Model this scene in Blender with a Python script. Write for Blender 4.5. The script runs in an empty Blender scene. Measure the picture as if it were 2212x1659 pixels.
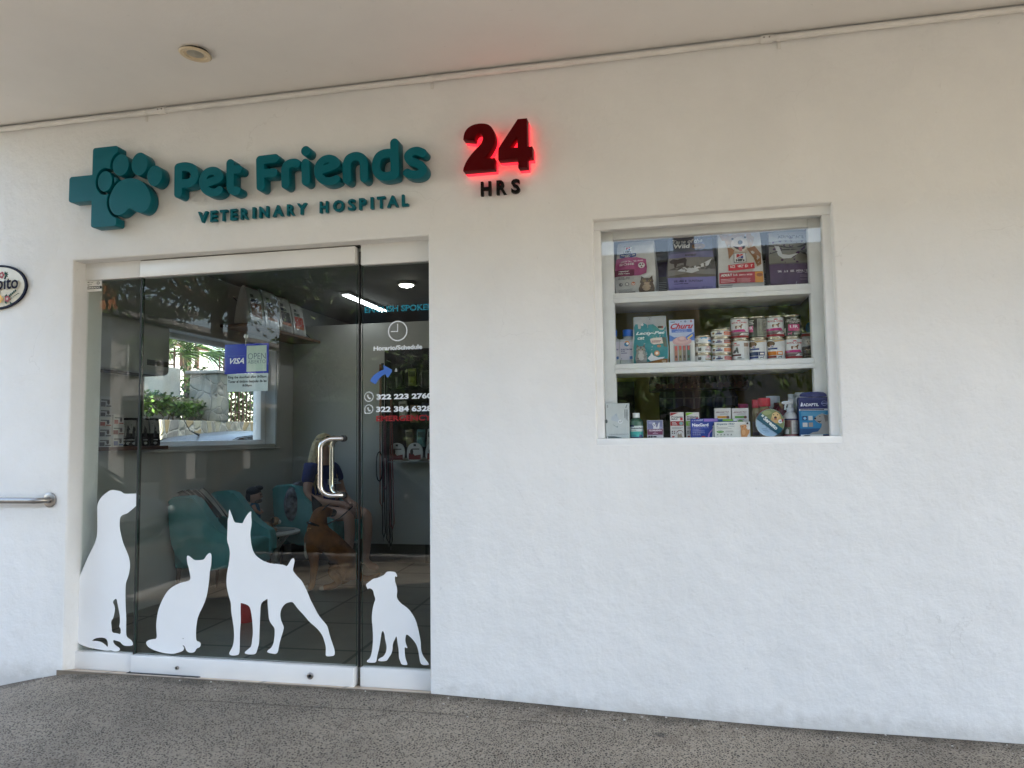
import bpy, bmesh, math, random
import numpy as np
from mathutils import Vector, Matrix, noise as mnoise
from mathutils.geometry import tessellate_polygon
random.seed(7)
R = math.radians
S = bpy.context.scene
COL = S.collection

# ------------------------------------------------------------------ camera, sky, sun, exposure
F, YAW, PITCH, ROLL = 1600.0, 0.210708, 0.068984, -0.012497
CAM = Vector((1.18232, -3.53255, 1.23241))
PW, PH = 2212.0, 1659.0
fwd = Vector((-math.sin(YAW)*math.cos(PITCH), math.cos(YAW)*math.cos(PITCH), math.sin(PITCH)))
rt0 = Vector((math.cos(YAW), math.sin(YAW), 0)); up0 = rt0.cross(fwd)
rgt = rt0*math.cos(ROLL) + up0*math.sin(ROLL); upv = -rt0*math.sin(ROLL) + up0*math.cos(ROLL)
cd = bpy.data.cameras.new('camera'); cam = bpy.data.objects.new('camera', cd); COL.objects.link(cam)
m = Matrix((rgt, upv, -fwd)).transposed().to_4x4(); m.translation = CAM
cam.matrix_world = m
cd.sensor_width = 36; cd.lens = F/PW*36; cd.clip_start = .05; cd.clip_end = 600
S.camera = cam

SUN_EL, SUN_AZ = 60, 98          # azimuth measured from +y (behind the shop) towards +x
w = bpy.data.worlds.new('World'); S.world = w; w.use_nodes = True
nt = w.node_tree; bg = nt.nodes['Background']
sky = nt.nodes.new('ShaderNodeTexSky'); sky.sky_type = 'NISHITA'; sky.sun_disc = False
sky.sun_elevation = R(SUN_EL); sky.sun_rotation = R(SUN_AZ); sky.dust_density = 2.0; sky.air_density = 1.0
wb = nt.nodes.new('ShaderNodeMixRGB'); wb.blend_type = 'MULTIPLY'; wb.inputs[0].default_value = 1; wb.inputs[2].default_value = (1, .915, .81, 1)
nt.links.new(sky.outputs[0], wb.inputs[1]); nt.links.new(wb.outputs[0], bg.inputs[0]); bg.inputs[1].default_value = .14
sl = bpy.data.lights.new('sun', 'SUN'); sl.energy = 2.75; sl.angle = R(.5); sl.color = (1, .93, .82)
so = bpy.data.objects.new('sun', sl); COL.objects.link(so)
sd = Vector((math.sin(R(SUN_AZ))*math.cos(R(SUN_EL)), math.cos(R(SUN_AZ))*math.cos(R(SUN_EL)), math.sin(R(SUN_EL))))
so.rotation_euler = (-sd).to_track_quat('-Z', 'Y').to_euler(); so.location = (0, 0, 30)
S.view_settings.view_transform = 'Standard'; S.view_settings.look = 'None'
S.view_settings.exposure = 3.2; S.view_settings.gamma = 1
S.cycles.max_bounces = 10; S.cycles.diffuse_bounces = 5; S.cycles.transparent_max_bounces = 16
S.cycles.caustics_reflective = False; S.cycles.caustics_refractive = False

# ------------------------------------------------------------------ helpers
def at(px, py, Y):
    """the real-world point on the vertical plane y = Y that the photo shows at (px, py) of a 2212-wide frame"""
    d = rgt*((px-PW/2)/F) - upv*((py-PH/2)/F) + fwd
    return CAM + d*((Y-CAM.y)/d.y)
def zoomer(x0, y0, s):
    return lambda x, y: (x0+x*s, y0+y*s)

MATS = {}
def mat(name, col, rough=.55, metal=0, vary=.06, vscale=9, bump=0, bscale=120, emit=0, coat=0, spec=.5):
    if name in MATS: return MATS[name]
    mt = bpy.data.materials.new(name); mt.use_nodes = True; MATS[name] = mt
    n = mt.node_tree.nodes; l = mt.node_tree.links; b = n['Principled BSDF']
    b.inputs['Roughness'].default_value = rough; b.inputs['Metallic'].default_value = metal
    b.inputs['Specular IOR Level'].default_value = spec
    c4 = (*col, 1)
    tc = n.new('ShaderNodeTexCoord')
    if vary:
        nz = n.new('ShaderNodeTexNoise'); nz.inputs['Scale'].default_value = vscale; nz.inputs['Detail'].default_value = 5
        l.new(tc.outputs['Object'], nz.inputs['Vector'])
        rp = n.new('ShaderNodeValToRGB'); rp.color_ramp.elements[0].position = .3; rp.color_ramp.elements[1].position = .7
        rp.color_ramp.elements[0].color = tuple(max(0, x*(1-vary)) for x in col)+(1,)
        rp.color_ramp.elements[1].color = tuple(min(1, x*(1+vary)) for x in col)+(1,)
        l.new(nz.outputs['Fac'], rp.inputs['Fac']); l.new(rp.outputs['Color'], b.inputs['Base Color'])
    else: b.inputs['Base Color'].default_value = c4
    if bump:
        nb = n.new('ShaderNodeTexNoise'); nb.inputs['Scale'].default_value = bscale; nb.inputs['Detail'].default_value = 4
        l.new(tc.outputs['Object'], nb.inputs['Vector'])
        bp = n.new('ShaderNodeBump'); bp.inputs['Strength'].default_value = bump; bp.inputs['Distance'].default_value = .004
        l.new(nb.outputs['Fac'], bp.inputs['Height']); l.new(bp.outputs['Normal'], b.inputs['Normal'])
    if emit:
        b.inputs['Emission Color'].default_value = c4; b.inputs['Emission Strength'].default_value = emit
    if coat: b.inputs['Coat Weight'].default_value = coat
    return mt
def ink(r, g, b, rough=.4):
    """printed colour, given as sRGB 0..255"""
    lin = lambda c: ((c/255+.055)/1.055)**2.4 if c > 10 else c/255/12.92
    return mat('print_%d_%d_%d_%d' % (r, g, b, rough*100), (lin(r), lin(g), lin(b)), rough, vary=.04, vscale=40)
def glass_mat(name, tint=(1, 1, 1), f0=1.5, rough=0, mn=.0, gain=.72):
    mt = bpy.data.materials.new(name); mt.use_nodes = True; MATS[name] = mt
    n = mt.node_tree.nodes; l = mt.node_tree.links; n.remove(n['Principled BSDF'])
    tr = n.new('ShaderNodeBsdfTransparent'); tr.inputs[0].default_value = (*tint, 1)
    gl = n.new('ShaderNodeBsdfGlossy'); gl.inputs['Roughness'].default_value = rough; gl.inputs[0].default_value = (1, 1, 1, 1)
    fr = n.new('ShaderNodeFresnel'); fr.inputs['IOR'].default_value = f0
    # faint smears of dust keep the pane from being perfect
    mx = n.new('ShaderNodeMixShader')
    ge = n.new('ShaderNodeNewGeometry'); iv = n.new('ShaderNodeMath'); iv.operation = 'SUBTRACT'; iv.inputs[0].default_value = 1
    l.new(ge.outputs['Backfacing'], iv.inputs[1])
    mu = n.new('ShaderNodeMath'); mu.operation = 'MULTIPLY'; mu.use_clamp = True; l.new(fr.outputs[0], mu.inputs[0]); l.new(iv.outputs[0], mu.inputs[1])
    mu2 = n.new('ShaderNodeMath'); mu2.operation = 'MULTIPLY'; mu2.use_clamp = True; mu2.inputs[1].default_value = gain; l.new(mu.outputs[0], mu2.inputs[0])
    l.new(mu2.outputs[0], mx.inputs[0]); l.new(tr.outputs[0], mx.inputs[1]); l.new(gl.outputs[0], mx.inputs[2])
    if mn:
        tc = n.new('ShaderNodeTexCoord'); nz = n.new('ShaderNodeTexNoise'); nz.inputs['Scale'].default_value = 7; nz.inputs['Detail'].default_value = 10
        l.new(tc.outputs['Object'], nz.inputs['Vector'])
        rp = n.new('ShaderNodeMapRange'); rp.inputs[1].default_value = .5; rp.inputs[2].default_value = .8; rp.inputs[4].default_value = mn
        l.new(nz.outputs['Fac'], rp.inputs[0])
        df = n.new('ShaderNodeBsdfDiffuse'); df.inputs[0].default_value = (.6, .6, .6, 1)
        m2 = n.new('ShaderNodeMixShader'); l.new(rp.outputs[0], m2.inputs[0]); l.new(mx.outputs[0], m2.inputs[1]); l.new(df.outputs[0], m2.inputs[2])
        mx = m2
    l.new(mx.outputs[0], n['Material Output'].inputs[0])
    return mt

def tag(o, label=None, cat=None, group=None, kind=None):
    if label: o['label'] = label
    if cat: o['category'] = cat
    if group: o['group'] = group
    if kind: o['kind'] = kind
    return o
def thing(name, label, cat, loc=(0, 0, 0), group=None, rotz=0):
    o = bpy.data.objects.new(name, None); COL.objects.link(o); o.location = loc; o.rotation_euler = (0, 0, rotz); o.empty_display_size = .1
    return tag(o, label, cat, group)
def copy_tree(o, parent=None):
    c = o.copy(); COL.objects.link(c)
    if parent: c.parent = parent
    for ch in o.children: copy_tree(ch, c)
    return c

class MB:
    """collects shapes and links them as ONE mesh object"""
    def __init__(s): s.bm = bmesh.new(); s.mats = []; s.sm = False
    def mi(s, m):
        if m not in s.mats: s.mats.append(m)
        return s.mats.index(m)
    def face(s, pts, m, smooth=False):
        vs = [s.bm.verts.new(p) for p in pts]
        f = s.bm.faces.new(vs); f.material_index = s.mi(m); f.smooth = smooth
        return f
    def box(s, x0, x1, y0, y1, z0, z1, m, bev=0, seg=2, rot=None, smooth=False):
        t = bmesh.new(); bmesh.ops.create_cube(t, size=1)
        for v in t.verts: v.co = Vector(((x0+x1)/2+v.co.x*(x1-x0), (y0+y1)/2+v.co.y*(y1-y0), (z0+z1)/2+v.co.z*(z1-z0)))
        if bev: bmesh.ops.bevel(t, geom=t.edges[:], offset=bev, segments=seg, profile=.5, affect='EDGES')
        if rot:
            for v in t.verts: v.co = rot @ v.co
        return s.merge(t, m, smooth or (bev > 0 and seg > 1))
    def merge(s, t, m, smooth=False):
        mp = {}; i = s.mi(m)
        for v in t.verts: mp[v] = s.bm.verts.new(v.co)
        out = []
        for f in t.faces:
            try: g = s.bm.faces.new([mp[v] for v in f.verts])
            except ValueError: continue
            g.material_index = i; g.smooth = smooth; out.append(g)
        t.free()
        return list(mp.values())
    def tube(s, pts, r, m, seg=10, caps=True, closed=False):
        pts = [Vector(p) for p in pts]; rs = r if isinstance(r, (list, tuple)) else [r]*len(pts)
        n = len(pts); rings = []; ref = None; i = s.mi(m)
        for k, p in enumerate(pts):
            if closed: t = pts[(k+1) % n]-pts[k-1]
            else: t = pts[min(k+1, n-1)]-pts[max(k-1, 0)]
            if t.length < 1e-9: t = Vector((0, 0, 1))
            t.normalize()
            if ref is None: ref = t.orthogonal().normalized()
            else:
                ref = ref - t*ref.dot(t)
                ref = ref.normalized() if ref.length > 1e-6 else t.orthogonal().normalized()
            b = t.cross(ref)
            rings.append([s.bm.verts.new(p+(ref*math.cos(a)+b*math.sin(a))*rs[k]) for a in [2*math.pi*j/seg for j in range(seg)]])
        for k in range(n if closed else n-1):
            A, B = rings[k], rings[(k+1) % n]
            for j in range(seg):
                f = s.bm.faces.new((A[j], A[(j+1) % seg], B[(j+1) % seg], B[j])); f.material_index = i; f.smooth = True
        if caps and not closed:
            f = s.bm.faces.new(rings[0][::-1]); f.material_index = i
            f = s.bm.faces.new(rings[-1]); f.material_index = i
    def lathe(s, prof, c, m, seg=24, mtx=None, sx=1, sy=1):
        """prof: (r, z) pairs; m one material or one per segment"""
        c = Vector(c); rings = []
        for r, z in prof:
            ring = []
            for j in range(seg):
                a = 2*math.pi*j/seg; v = Vector((r*math.cos(a)*sx, r*math.sin(a)*sy, z))
                if mtx: v = mtx @ v
                ring.append(s.bm.verts.new(c+v))
            rings.append(ring)
        for k in range(len(prof)-1):
            mm = m[k] if isinstance(m, (list, tuple)) else m; i = s.mi(mm)
            for j in range(seg):
                f = s.bm.faces.new((rings[k][j], rings[k][(j+1) % seg], rings[k+1][(j+1) % seg], rings[k+1][j])); f.material_index = i; f.smooth = True
        for ring, rev, mm in ((rings[0], True, m[0] if isinstance(m, (list, tuple)) else m), (rings[-1], False, m[-1] if isinstance(m, (list, tuple)) else m)):
            f = s.bm.faces.new(ring[::-1] if rev else ring); f.material_index = s.mi(mm)
    def ball(s, c, r, m, seg=14, sc=(1, 1, 1), mtx=None):
        t = bmesh.new(); bmesh.ops.create_uvsphere(t, u_segments=seg, v_segments=max(6, seg//2+2), radius=r)
        for v in t.verts:
            q = Vector((v.co.x*sc[0], v.co.y*sc[1], v.co.z*sc[2]))
            v.co = Vector(c)+(mtx @ q if mtx else q)
        return s.merge(t, m, True)
    def mesh(s, verts, faces, m, smooth=False):
        vs = [s.bm.verts.new(v) for v in verts]; i = s.mi(m)
        for f in faces:
            try: g = s.bm.faces.new([vs[k] for k in f])
            except ValueError: continue
            g.material_index = i; g.smooth = smooth
    def grid(s, fn, nu, nv, m, smooth=True, flip=False):
        vs = [[s.bm.verts.new(fn(i/nu, j/nv)) for j in range(nv+1)] for i in range(nu+1)]; k = s.mi(m)
        for i in range(nu):
            for j in range(nv):
                q = (vs[i][j], vs[i+1][j], vs[i+1][j+1], vs[i][j+1])
                try: f = s.bm.faces.new(q[::-1] if flip else q)
                except ValueError: continue
                f.material_index = k; f.smooth = smooth
    def art(s, fn, items, step=.0003, cut=0):
        """flat print: items in 0..1 face coordinates, each a hair above the one below"""
        for k, it in enumerate(items):
            kind, col = it[0], it[-1]; lay = (k+1)*step
            c = col if not isinstance(col, tuple) else ink(*col)
            if kind == 'r': u0, v0, u1, v1 = it[1:5]; loops = [[(u0, v0), (u1, v0), (u1, v1), (u0, v1)]]
            elif kind == 'p': loops = [it[1]]
            elif kind == 'e':
                cu, cv, ru, rv = it[1:5]; loops = [[(cu+ru*math.cos(a*math.pi/9), cv+rv*math.sin(a*math.pi/9)) for a in range(18)]]
            elif kind == 't':
                vs, fs = text_mesh(it[1], it[7] if len(it) > 8 else .012)
                u0, v0, u1, v1 = it[2:6]; sh = it[6] if len(it) > 7 else 0
                pts = [(u0+(u1-u0)*(x+sh*(y-.5)), v0+(v1-v0)*y) for x, y in vs]
                s.mesh([fn(u, v, lay) for u, v in pts], fs, c); continue
            for lp in loops:
                if cut:
                    t = bmesh.new(); f = t.faces.new([t.verts.new((u, v, 0)) for u, v in lp])
                    bmesh.ops.triangulate(t, faces=[f])
                    for _ in range(4):
                        es = [e for e in t.edges if e.calc_length() > cut]
                        if not es: break
                        bmesh.ops.subdivide_edges(t, edges=es, cuts=1, use_grid_fill=False)
                        bmesh.ops.triangulate(t, faces=t.faces[:])
                    for v in t.verts: v.co = fn(v.co.x, v.co.y, lay)
                    s.merge(t, c, True)
                else:
                    s.face([fn(u, v, lay) for u, v in lp], c)
    def build(s, name, parent=None, sharp=35, fix=True):
        if fix: bmesh.ops.recalc_face_normals(s.bm, faces=s.bm.faces[:])
        me = bpy.data.meshes.new(name); s.bm.to_mesh(me); s.bm.free()
        for mm in s.mats: me.materials.append(mm)
        me.set_sharp_from_angle(angle=R(sharp))
        o = bpy.data.objects.new(name, me); COL.objects.link(o)
        if parent: o.parent = parent
        return o

TXT = {}
def text_mesh(t, bold=.012):
    """outline of a text as (verts normalised to 0..1, faces)"""
    if (t, bold) in TXT: return TXT[(t, bold)]
    cu = bpy.data.curves.new('t', 'FONT'); cu.body = t; cu.size = 1; cu.resolution_u = 3; cu.offset = bold
    o = bpy.data.objects.new('t', cu); me = bpy.data.meshes.new_from_object(o)
    vs = [(v.co.x, v.co.y) for v in me.vertices]; fs = [tuple(p.vertices) for p in me.polygons]
    bpy.data.objects.remove(o); bpy.data.curves.remove(cu); bpy.data.meshes.remove(me)
    x0 = min(v[0] for v in vs); x1 = max(v[0] for v in vs); y0 = min(v[1] for v in vs); y1 = max(v[1] for v in vs)
    TXT[(t, bold)] = ([((x-x0)/(x1-x0), (y-y0)/(y1-y0)) for x, y in vs], fs)
    return TXT[(t, bold)]
def plate(name, loops, y_front, depth, m, parent=None, bevel=0, loc=None):
    """solid plate cut to 2-D loops (x, z), standing upright with its face towards -y"""
    cu = bpy.data.curves.new(name, 'CURVE'); cu.dimensions = '2D'; cu.fill_mode = 'BOTH'
    for lp in loops:
        sp = cu.splines.new('POLY'); sp.points.add(len(lp)-1); sp.use_cyclic_u = True
        for p, (x, z) in zip(sp.points, lp): p.co = (x, z, 0, 1)
    cu.extrude = depth/2-bevel; cu.bevel_depth = bevel; cu.bevel_resolution = 1; cu.offset = -bevel
    o = bpy.data.objects.new(name, cu); me = bpy.data.meshes.new_from_object(o)
    bpy.data.objects.remove(o); bpy.data.curves.remove(cu)
    for v in me.vertices: v.co = Vector((v.co.x, y_front+depth/2-v.co.z, v.co.y))
    me.materials.clear(); me.materials.append(m); me.name = name
    for p in me.polygons: p.material_index = 0; p.use_smooth = True
    me.set_sharp_from_angle(angle=R(30))
    ob = bpy.data.objects.new(name, me); COL.objects.link(ob)
    if parent: ob.parent = parent
    return ob
def smooth_loop(p, n=2):
    for _ in range(n):
        q = []
        for i in range(len(p)):
            a, b = p[i], p[(i+1) % len(p)]
            q.append((a[0]*.75+b[0]*.25, a[1]*.75+b[1]*.25)); q.append((a[0]*.25+b[0]*.75, a[1]*.25+b[1]*.75))
        p = q
    return p
def sdf_loops(f, x0, x1, z0, z1, h):
    """outlines (marching squares) of the area where f < 0"""
    nx, nz = int((x1-x0)/h)+2, int((z1-z0)/h)+2
    xs = x0+np.arange(nx)*h; zs = z0+np.arange(nz)*h
    X, Z = np.meshgrid(xs, zs, indexing='ij'); D = f(X, Z)
    D[0, :] = D[-1, :] = 1; D[:, 0] = D[:, -1] = 1
    D = np.where(np.abs(D) < 1e-9, 1e-9, D); nxt = {}
    def cross(i, j, k, l):
        t = D[i, j]/(D[i, j]-D[k, l]); return (xs[i]+t*(xs[k]-xs[i]), zs[j]+t*(zs[l]-zs[j]))
    for i in range(nx-1):
        for j in range(nz-1):
            c = ((i, j), (i+1, j), (i+1, j+1), (i, j+1)); b = [D[q] < 0 for q in c]
            if all(b) or not any(b): continue
            ins = [k for k in range(4) if b[k] and not b[(k+1) % 4]]; outs = [k for k in range(4) if not b[k] and b[(k+1) % 4]]
            key = lambda k: tuple(sorted((c[k], c[(k+1) % 4])))
            for o_ in outs:
                k = o_
                for _ in range(4):
                    k = (k+1) % 4
                    if k in ins: break
                nxt[key(k)] = (key(o_), None)
    loops = []; seen = set()
    for st in list(nxt):
        if st in seen: continue
        lp = []; k = st
        while k in nxt and k not in seen:
            seen.add(k); lp.append(cross(*k[0], *k[1])); k = nxt[k][0]
        if len(lp) > 6: loops.append(lp)
    return loops
def sd_stroke(X, Z, pts, r):
    d = np.full(X.shape, 9.)
    for (ax, az), (bx, bz) in zip(pts[:-1], pts[1:]):
        ex, ez = bx-ax, bz-az; L = ex*ex+ez*ez+1e-12
        t = np.clip(((X-ax)*ex+(Z-az)*ez)/L, 0, 1)
        d = np.minimum(d, np.hypot(X-ax-t*ex, Z-az-t*ez)-r)
    return d
def catmull(p, n=6):
    out = []; p = [p[0]]+list(p)+[p[-1]]
    for i in range(1, len(p)-2):
        for k in range(n):
            t = k/n; a, b, c, d = p[i-1], p[i], p[i+1], p[i+2]
            out.append(tuple(.5*((2*b[q])+(-a[q]+c[q])*t+(2*a[q]-5*b[q]+4*c[q]-d[q])*t*t+(-a[q]+3*b[q]-3*c[q]+d[q])*t**3) for q in range(len(b))))
    return out+[tuple(p[-2])]
def flat_map(o, ux, uz, w, h):
    """maps face coordinates to a flat face: o its lower left corner"""
    o, ux, uz = Vector(o), Vector(ux), Vector(uz); nn = ux.cross(uz)
    return lambda u, v, l: o+ux*(u*w)+uz*(v*h)+nn*l

# ------------------------------------------------------------------ materials of the setting
def stucco(name, col, b1=.35, dirt=.1, wave=.5, foot=False):
    mt = mat(name, col, .75, vary=0); n = mt.node_tree.nodes; l = mt.node_tree.links; b = n['Principled BSDF']
    tc = n['Texture Coordinate']
    n1 = n.new('ShaderNodeTexNoise'); n1.inputs['Scale'].default_value = 2.3; n1.inputs['Detail'].default_value = 6; n1.inputs['Roughness'].default_value = .62
    rp = n.new('ShaderNodeValToRGB'); rp.color_ramp.elements[0].position = .35; rp.color_ramp.elements[1].position = .62
    rp.color_ramp.elements[0].color = tuple(x*(1-dirt) for x in col)+(1,); rp.color_ramp.elements[1].color = (*col, 1)
    # sparse scuffs
    n2 = n.new('ShaderNodeTexNoise'); n2.inputs['Scale'].default_value = 26; n2.inputs['Detail'].default_value = 8
    r2 = n.new('ShaderNodeMapRange'); r2.inputs[1].default_value = .70; r2.inputs[2].default_value = .78; r2.inputs[4].default_value = .35
    mx = n.new('ShaderNodeMixRGB'); mx.inputs[2].default_value = tuple(x*.55 for x in col)+(1,)
    l.new(tc.outputs['Object'], n1.inputs['Vector']); l.new(tc.outputs['Object'], n2.inputs['Vector'])
    l.new(n1.outputs['Fac'], rp.inputs['Fac']); l.new(n2.outputs['Fac'], r2.inputs[0])
    l.new(r2.outputs[0], mx.inputs[0]); l.new(rp.outputs['Color'], mx.inputs[1]); last = mx
    if foot:
        sx = n.new('ShaderNodeSeparateXYZ'); l.new(tc.outputs['Object'], sx.inputs[0])
        g1 = n.new('ShaderNodeTexNoise'); g1.inputs['Scale'].default_value = 14; g1.inputs['Detail'].default_value = 8; l.new(tc.outputs['Object'], g1.inputs['Vector'])
        e1 = n.new('ShaderNodeMath'); e1.operation = 'MULTIPLY_ADD'; e1.inputs[1].default_value = -.20; l.new(g1.outputs['Fac'], e1.inputs[0]); l.new(sx.outputs[2], e1.inputs[2])
        q1 = n.new('ShaderNodeMapRange'); q1.inputs[1].default_value = -.07; q1.inputs[2].default_value = -.17; q1.inputs[4].default_value = .32; l.new(e1.outputs[0], q1.inputs[0])
        a1 = n.new('ShaderNodeMixRGB'); a1.inputs[2].default_value = (.30, .27, .22, 1); l.new(q1.outputs[0], a1.inputs[0]); l.new(last.outputs[0], a1.inputs[1]); last = a1
        # rolled-on repair coats: big soft-edged patches a shade off
        g2 = n.new('ShaderNodeTexVoronoi'); g2.inputs['Scale'].default_value = .9; g2.feature = 'SMOOTH_F1'; l.new(tc.outputs['Object'], g2.inputs['Vector'])
        s2 = n.new('ShaderNodeSeparateColor'); l.new(g2.outputs['Color'], s2.inputs[0])
        q2 = n.new('ShaderNodeMapRange'); q2.inputs[3].default_value = .955; q2.inputs[4].default_value = 1.01; l.new(s2.outputs[0], q2.inputs[0])
        a2 = n.new('ShaderNodeMixRGB'); a2.blend_type = 'MULTIPLY'; a2.inputs[0].default_value = 1; l.new(last.outputs[0], a2.inputs[1]); l.new(q2.outputs[0], a2.inputs[2]); last = a2
        # hairline cracks, only here and there
        c1 = n.new('ShaderNodeTexVoronoi'); c1.feature = 'DISTANCE_TO_EDGE'; c1.inputs['Scale'].default_value = 1.7
        cw = n.new('ShaderNodeTexNoise'); cw.inputs['Scale'].default_value = 5; cw.inputs['Detail'].default_value = 6; l.new(tc.outputs['Object'], cw.inputs['Vector'])
        cv = n.new('ShaderNodeVectorMath'); cv.operation = 'MULTIPLY_ADD'; cv.inputs[1].default_value = (.25, .25, .25); l.new(cw.outputs['Color'], cv.inputs[0]); l.new(tc.outputs['Object'], cv.inputs[2]); l.new(cv.outputs[0], c1.inputs['Vector'])
        c2 = n.new('ShaderNodeMapRange'); c2.inputs[1].default_value = .0035; c2.inputs[2].default_value = .0; c2.inputs[4].default_value = 1; l.new(c1.outputs['Distance'], c2.inputs[0])
        c3 = n.new('ShaderNodeTexNoise'); c3.inputs['Scale'].default_value = 1.4; l.new(tc.outputs['Object'], c3.inputs['Vector'])
        c4 = n.new('ShaderNodeMapRange'); c4.inputs[1].default_value = .52; c4.inputs[2].default_value = .66; c4.inputs[4].default_value = .22; l.new(c3.outputs['Fac'], c4.inputs[0])
        c5 = n.new('ShaderNodeMath'); c5.operation = 'MULTIPLY'; l.new(c2.outputs[0], c5.inputs[0]); l.new(c4.outputs[0], c5.inputs[1])
        a3 = n.new('ShaderNodeMixRGB'); a3.inputs[2].default_value = (.35, .34, .32, 1); l.new(c5.outputs[0], a3.inputs[0]); l.new(last.outputs[0], a3.inputs[1]); last = a3
        # thin runs of dirt washed off the window sill
        dm = n.new('ShaderNodeMapping'); dm.inputs['Scale'].default_value = (30, 1, 1.1); l.new(tc.outputs['Object'], dm.inputs[0])
        d1 = n.new('ShaderNodeTexNoise'); d1.inputs['Scale'].default_value = 1; d1.inputs['Detail'].default_value = 4; l.new(dm.outputs[0], d1.inputs['Vector'])
        d2 = n.new('ShaderNodeMapRange'); d2.inputs[1].default_value = .52; d2.inputs[2].default_value = .72; l.new(d1.outputs['Fac'], d2.inputs[0])
        d3 = n.new('ShaderNodeMapRange'); d3.inputs[1].default_value = .62; d3.inputs[2].default_value = 1.17; l.new(sx.outputs[2], d3.inputs[0])
        d4 = n.new('ShaderNodeMath'); d4.operation = 'LESS_THAN'; d4.inputs[1].default_value = 1.176; l.new(sx.outputs[2], d4.inputs[0])
        d5 = n.new('ShaderNodeMath'); d5.operation = 'COMPARE'; d5.inputs[1].default_value = 1.38; d5.inputs[2].default_value = .54; l.new(sx.outputs[0], d5.inputs[0])
        k = d2
        for q in (d3, d4, d5):
            mm_ = n.new('ShaderNodeMath'); mm_.operation = 'MULTIPLY'; l.new(k.outputs[0], mm_.inputs[0]); l.new(q.outputs[0], mm_.inputs[1]); k = mm_
        d6 = n.new('ShaderNodeMath'); d6.operation = 'MULTIPLY'; d6.inputs[1].default_value = .10; l.new(k.outputs[0], d6.inputs[0])
        a4 = n.new('ShaderNodeMixRGB'); a4.inputs[2].default_value = (.48, .46, .43, 1); l.new(d6.outputs[0], a4.inputs[0]); l.new(last.outputs[0], a4.inputs[1]); last = a4
    l.new(last.outputs[0], b.inputs['Base Color'])
    # trowelled plaster: fine grain over slow waves
    n3 = n.new('ShaderNodeTexNoise'); n3.inputs['Scale'].default_value = 75; n3.inputs['Detail'].default_value = 6; n3.inputs['Roughness'].default_value = .65
    n4 = n.new('ShaderNodeTexNoise'); n4.inputs['Scale'].default_value = 6; n4.inputs['Detail'].default_value = 3
    l.new(tc.outputs['Object'], n3.inputs['Vector']); l.new(tc.outputs['Object'], n4.inputs['Vector'])
    p1 = n.new('ShaderNodeBump'); p1.inputs['Strength'].default_value = wave; p1.inputs['Distance'].default_value = .03
    p2 = n.new('ShaderNodeBump'); p2.inputs['Strength'].default_value = b1; p2.inputs['Distance'].default_value = .008
    l.new(n4.outputs['Fac'], p1.inputs['Height']); l.new(n3.outputs['Fac'], p2.inputs['Height'])
    l.new(p1.outputs['Normal'], p2.inputs['Normal']); l.new(p2.outputs['Normal'], b.inputs['Normal'])
    return mt
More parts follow.
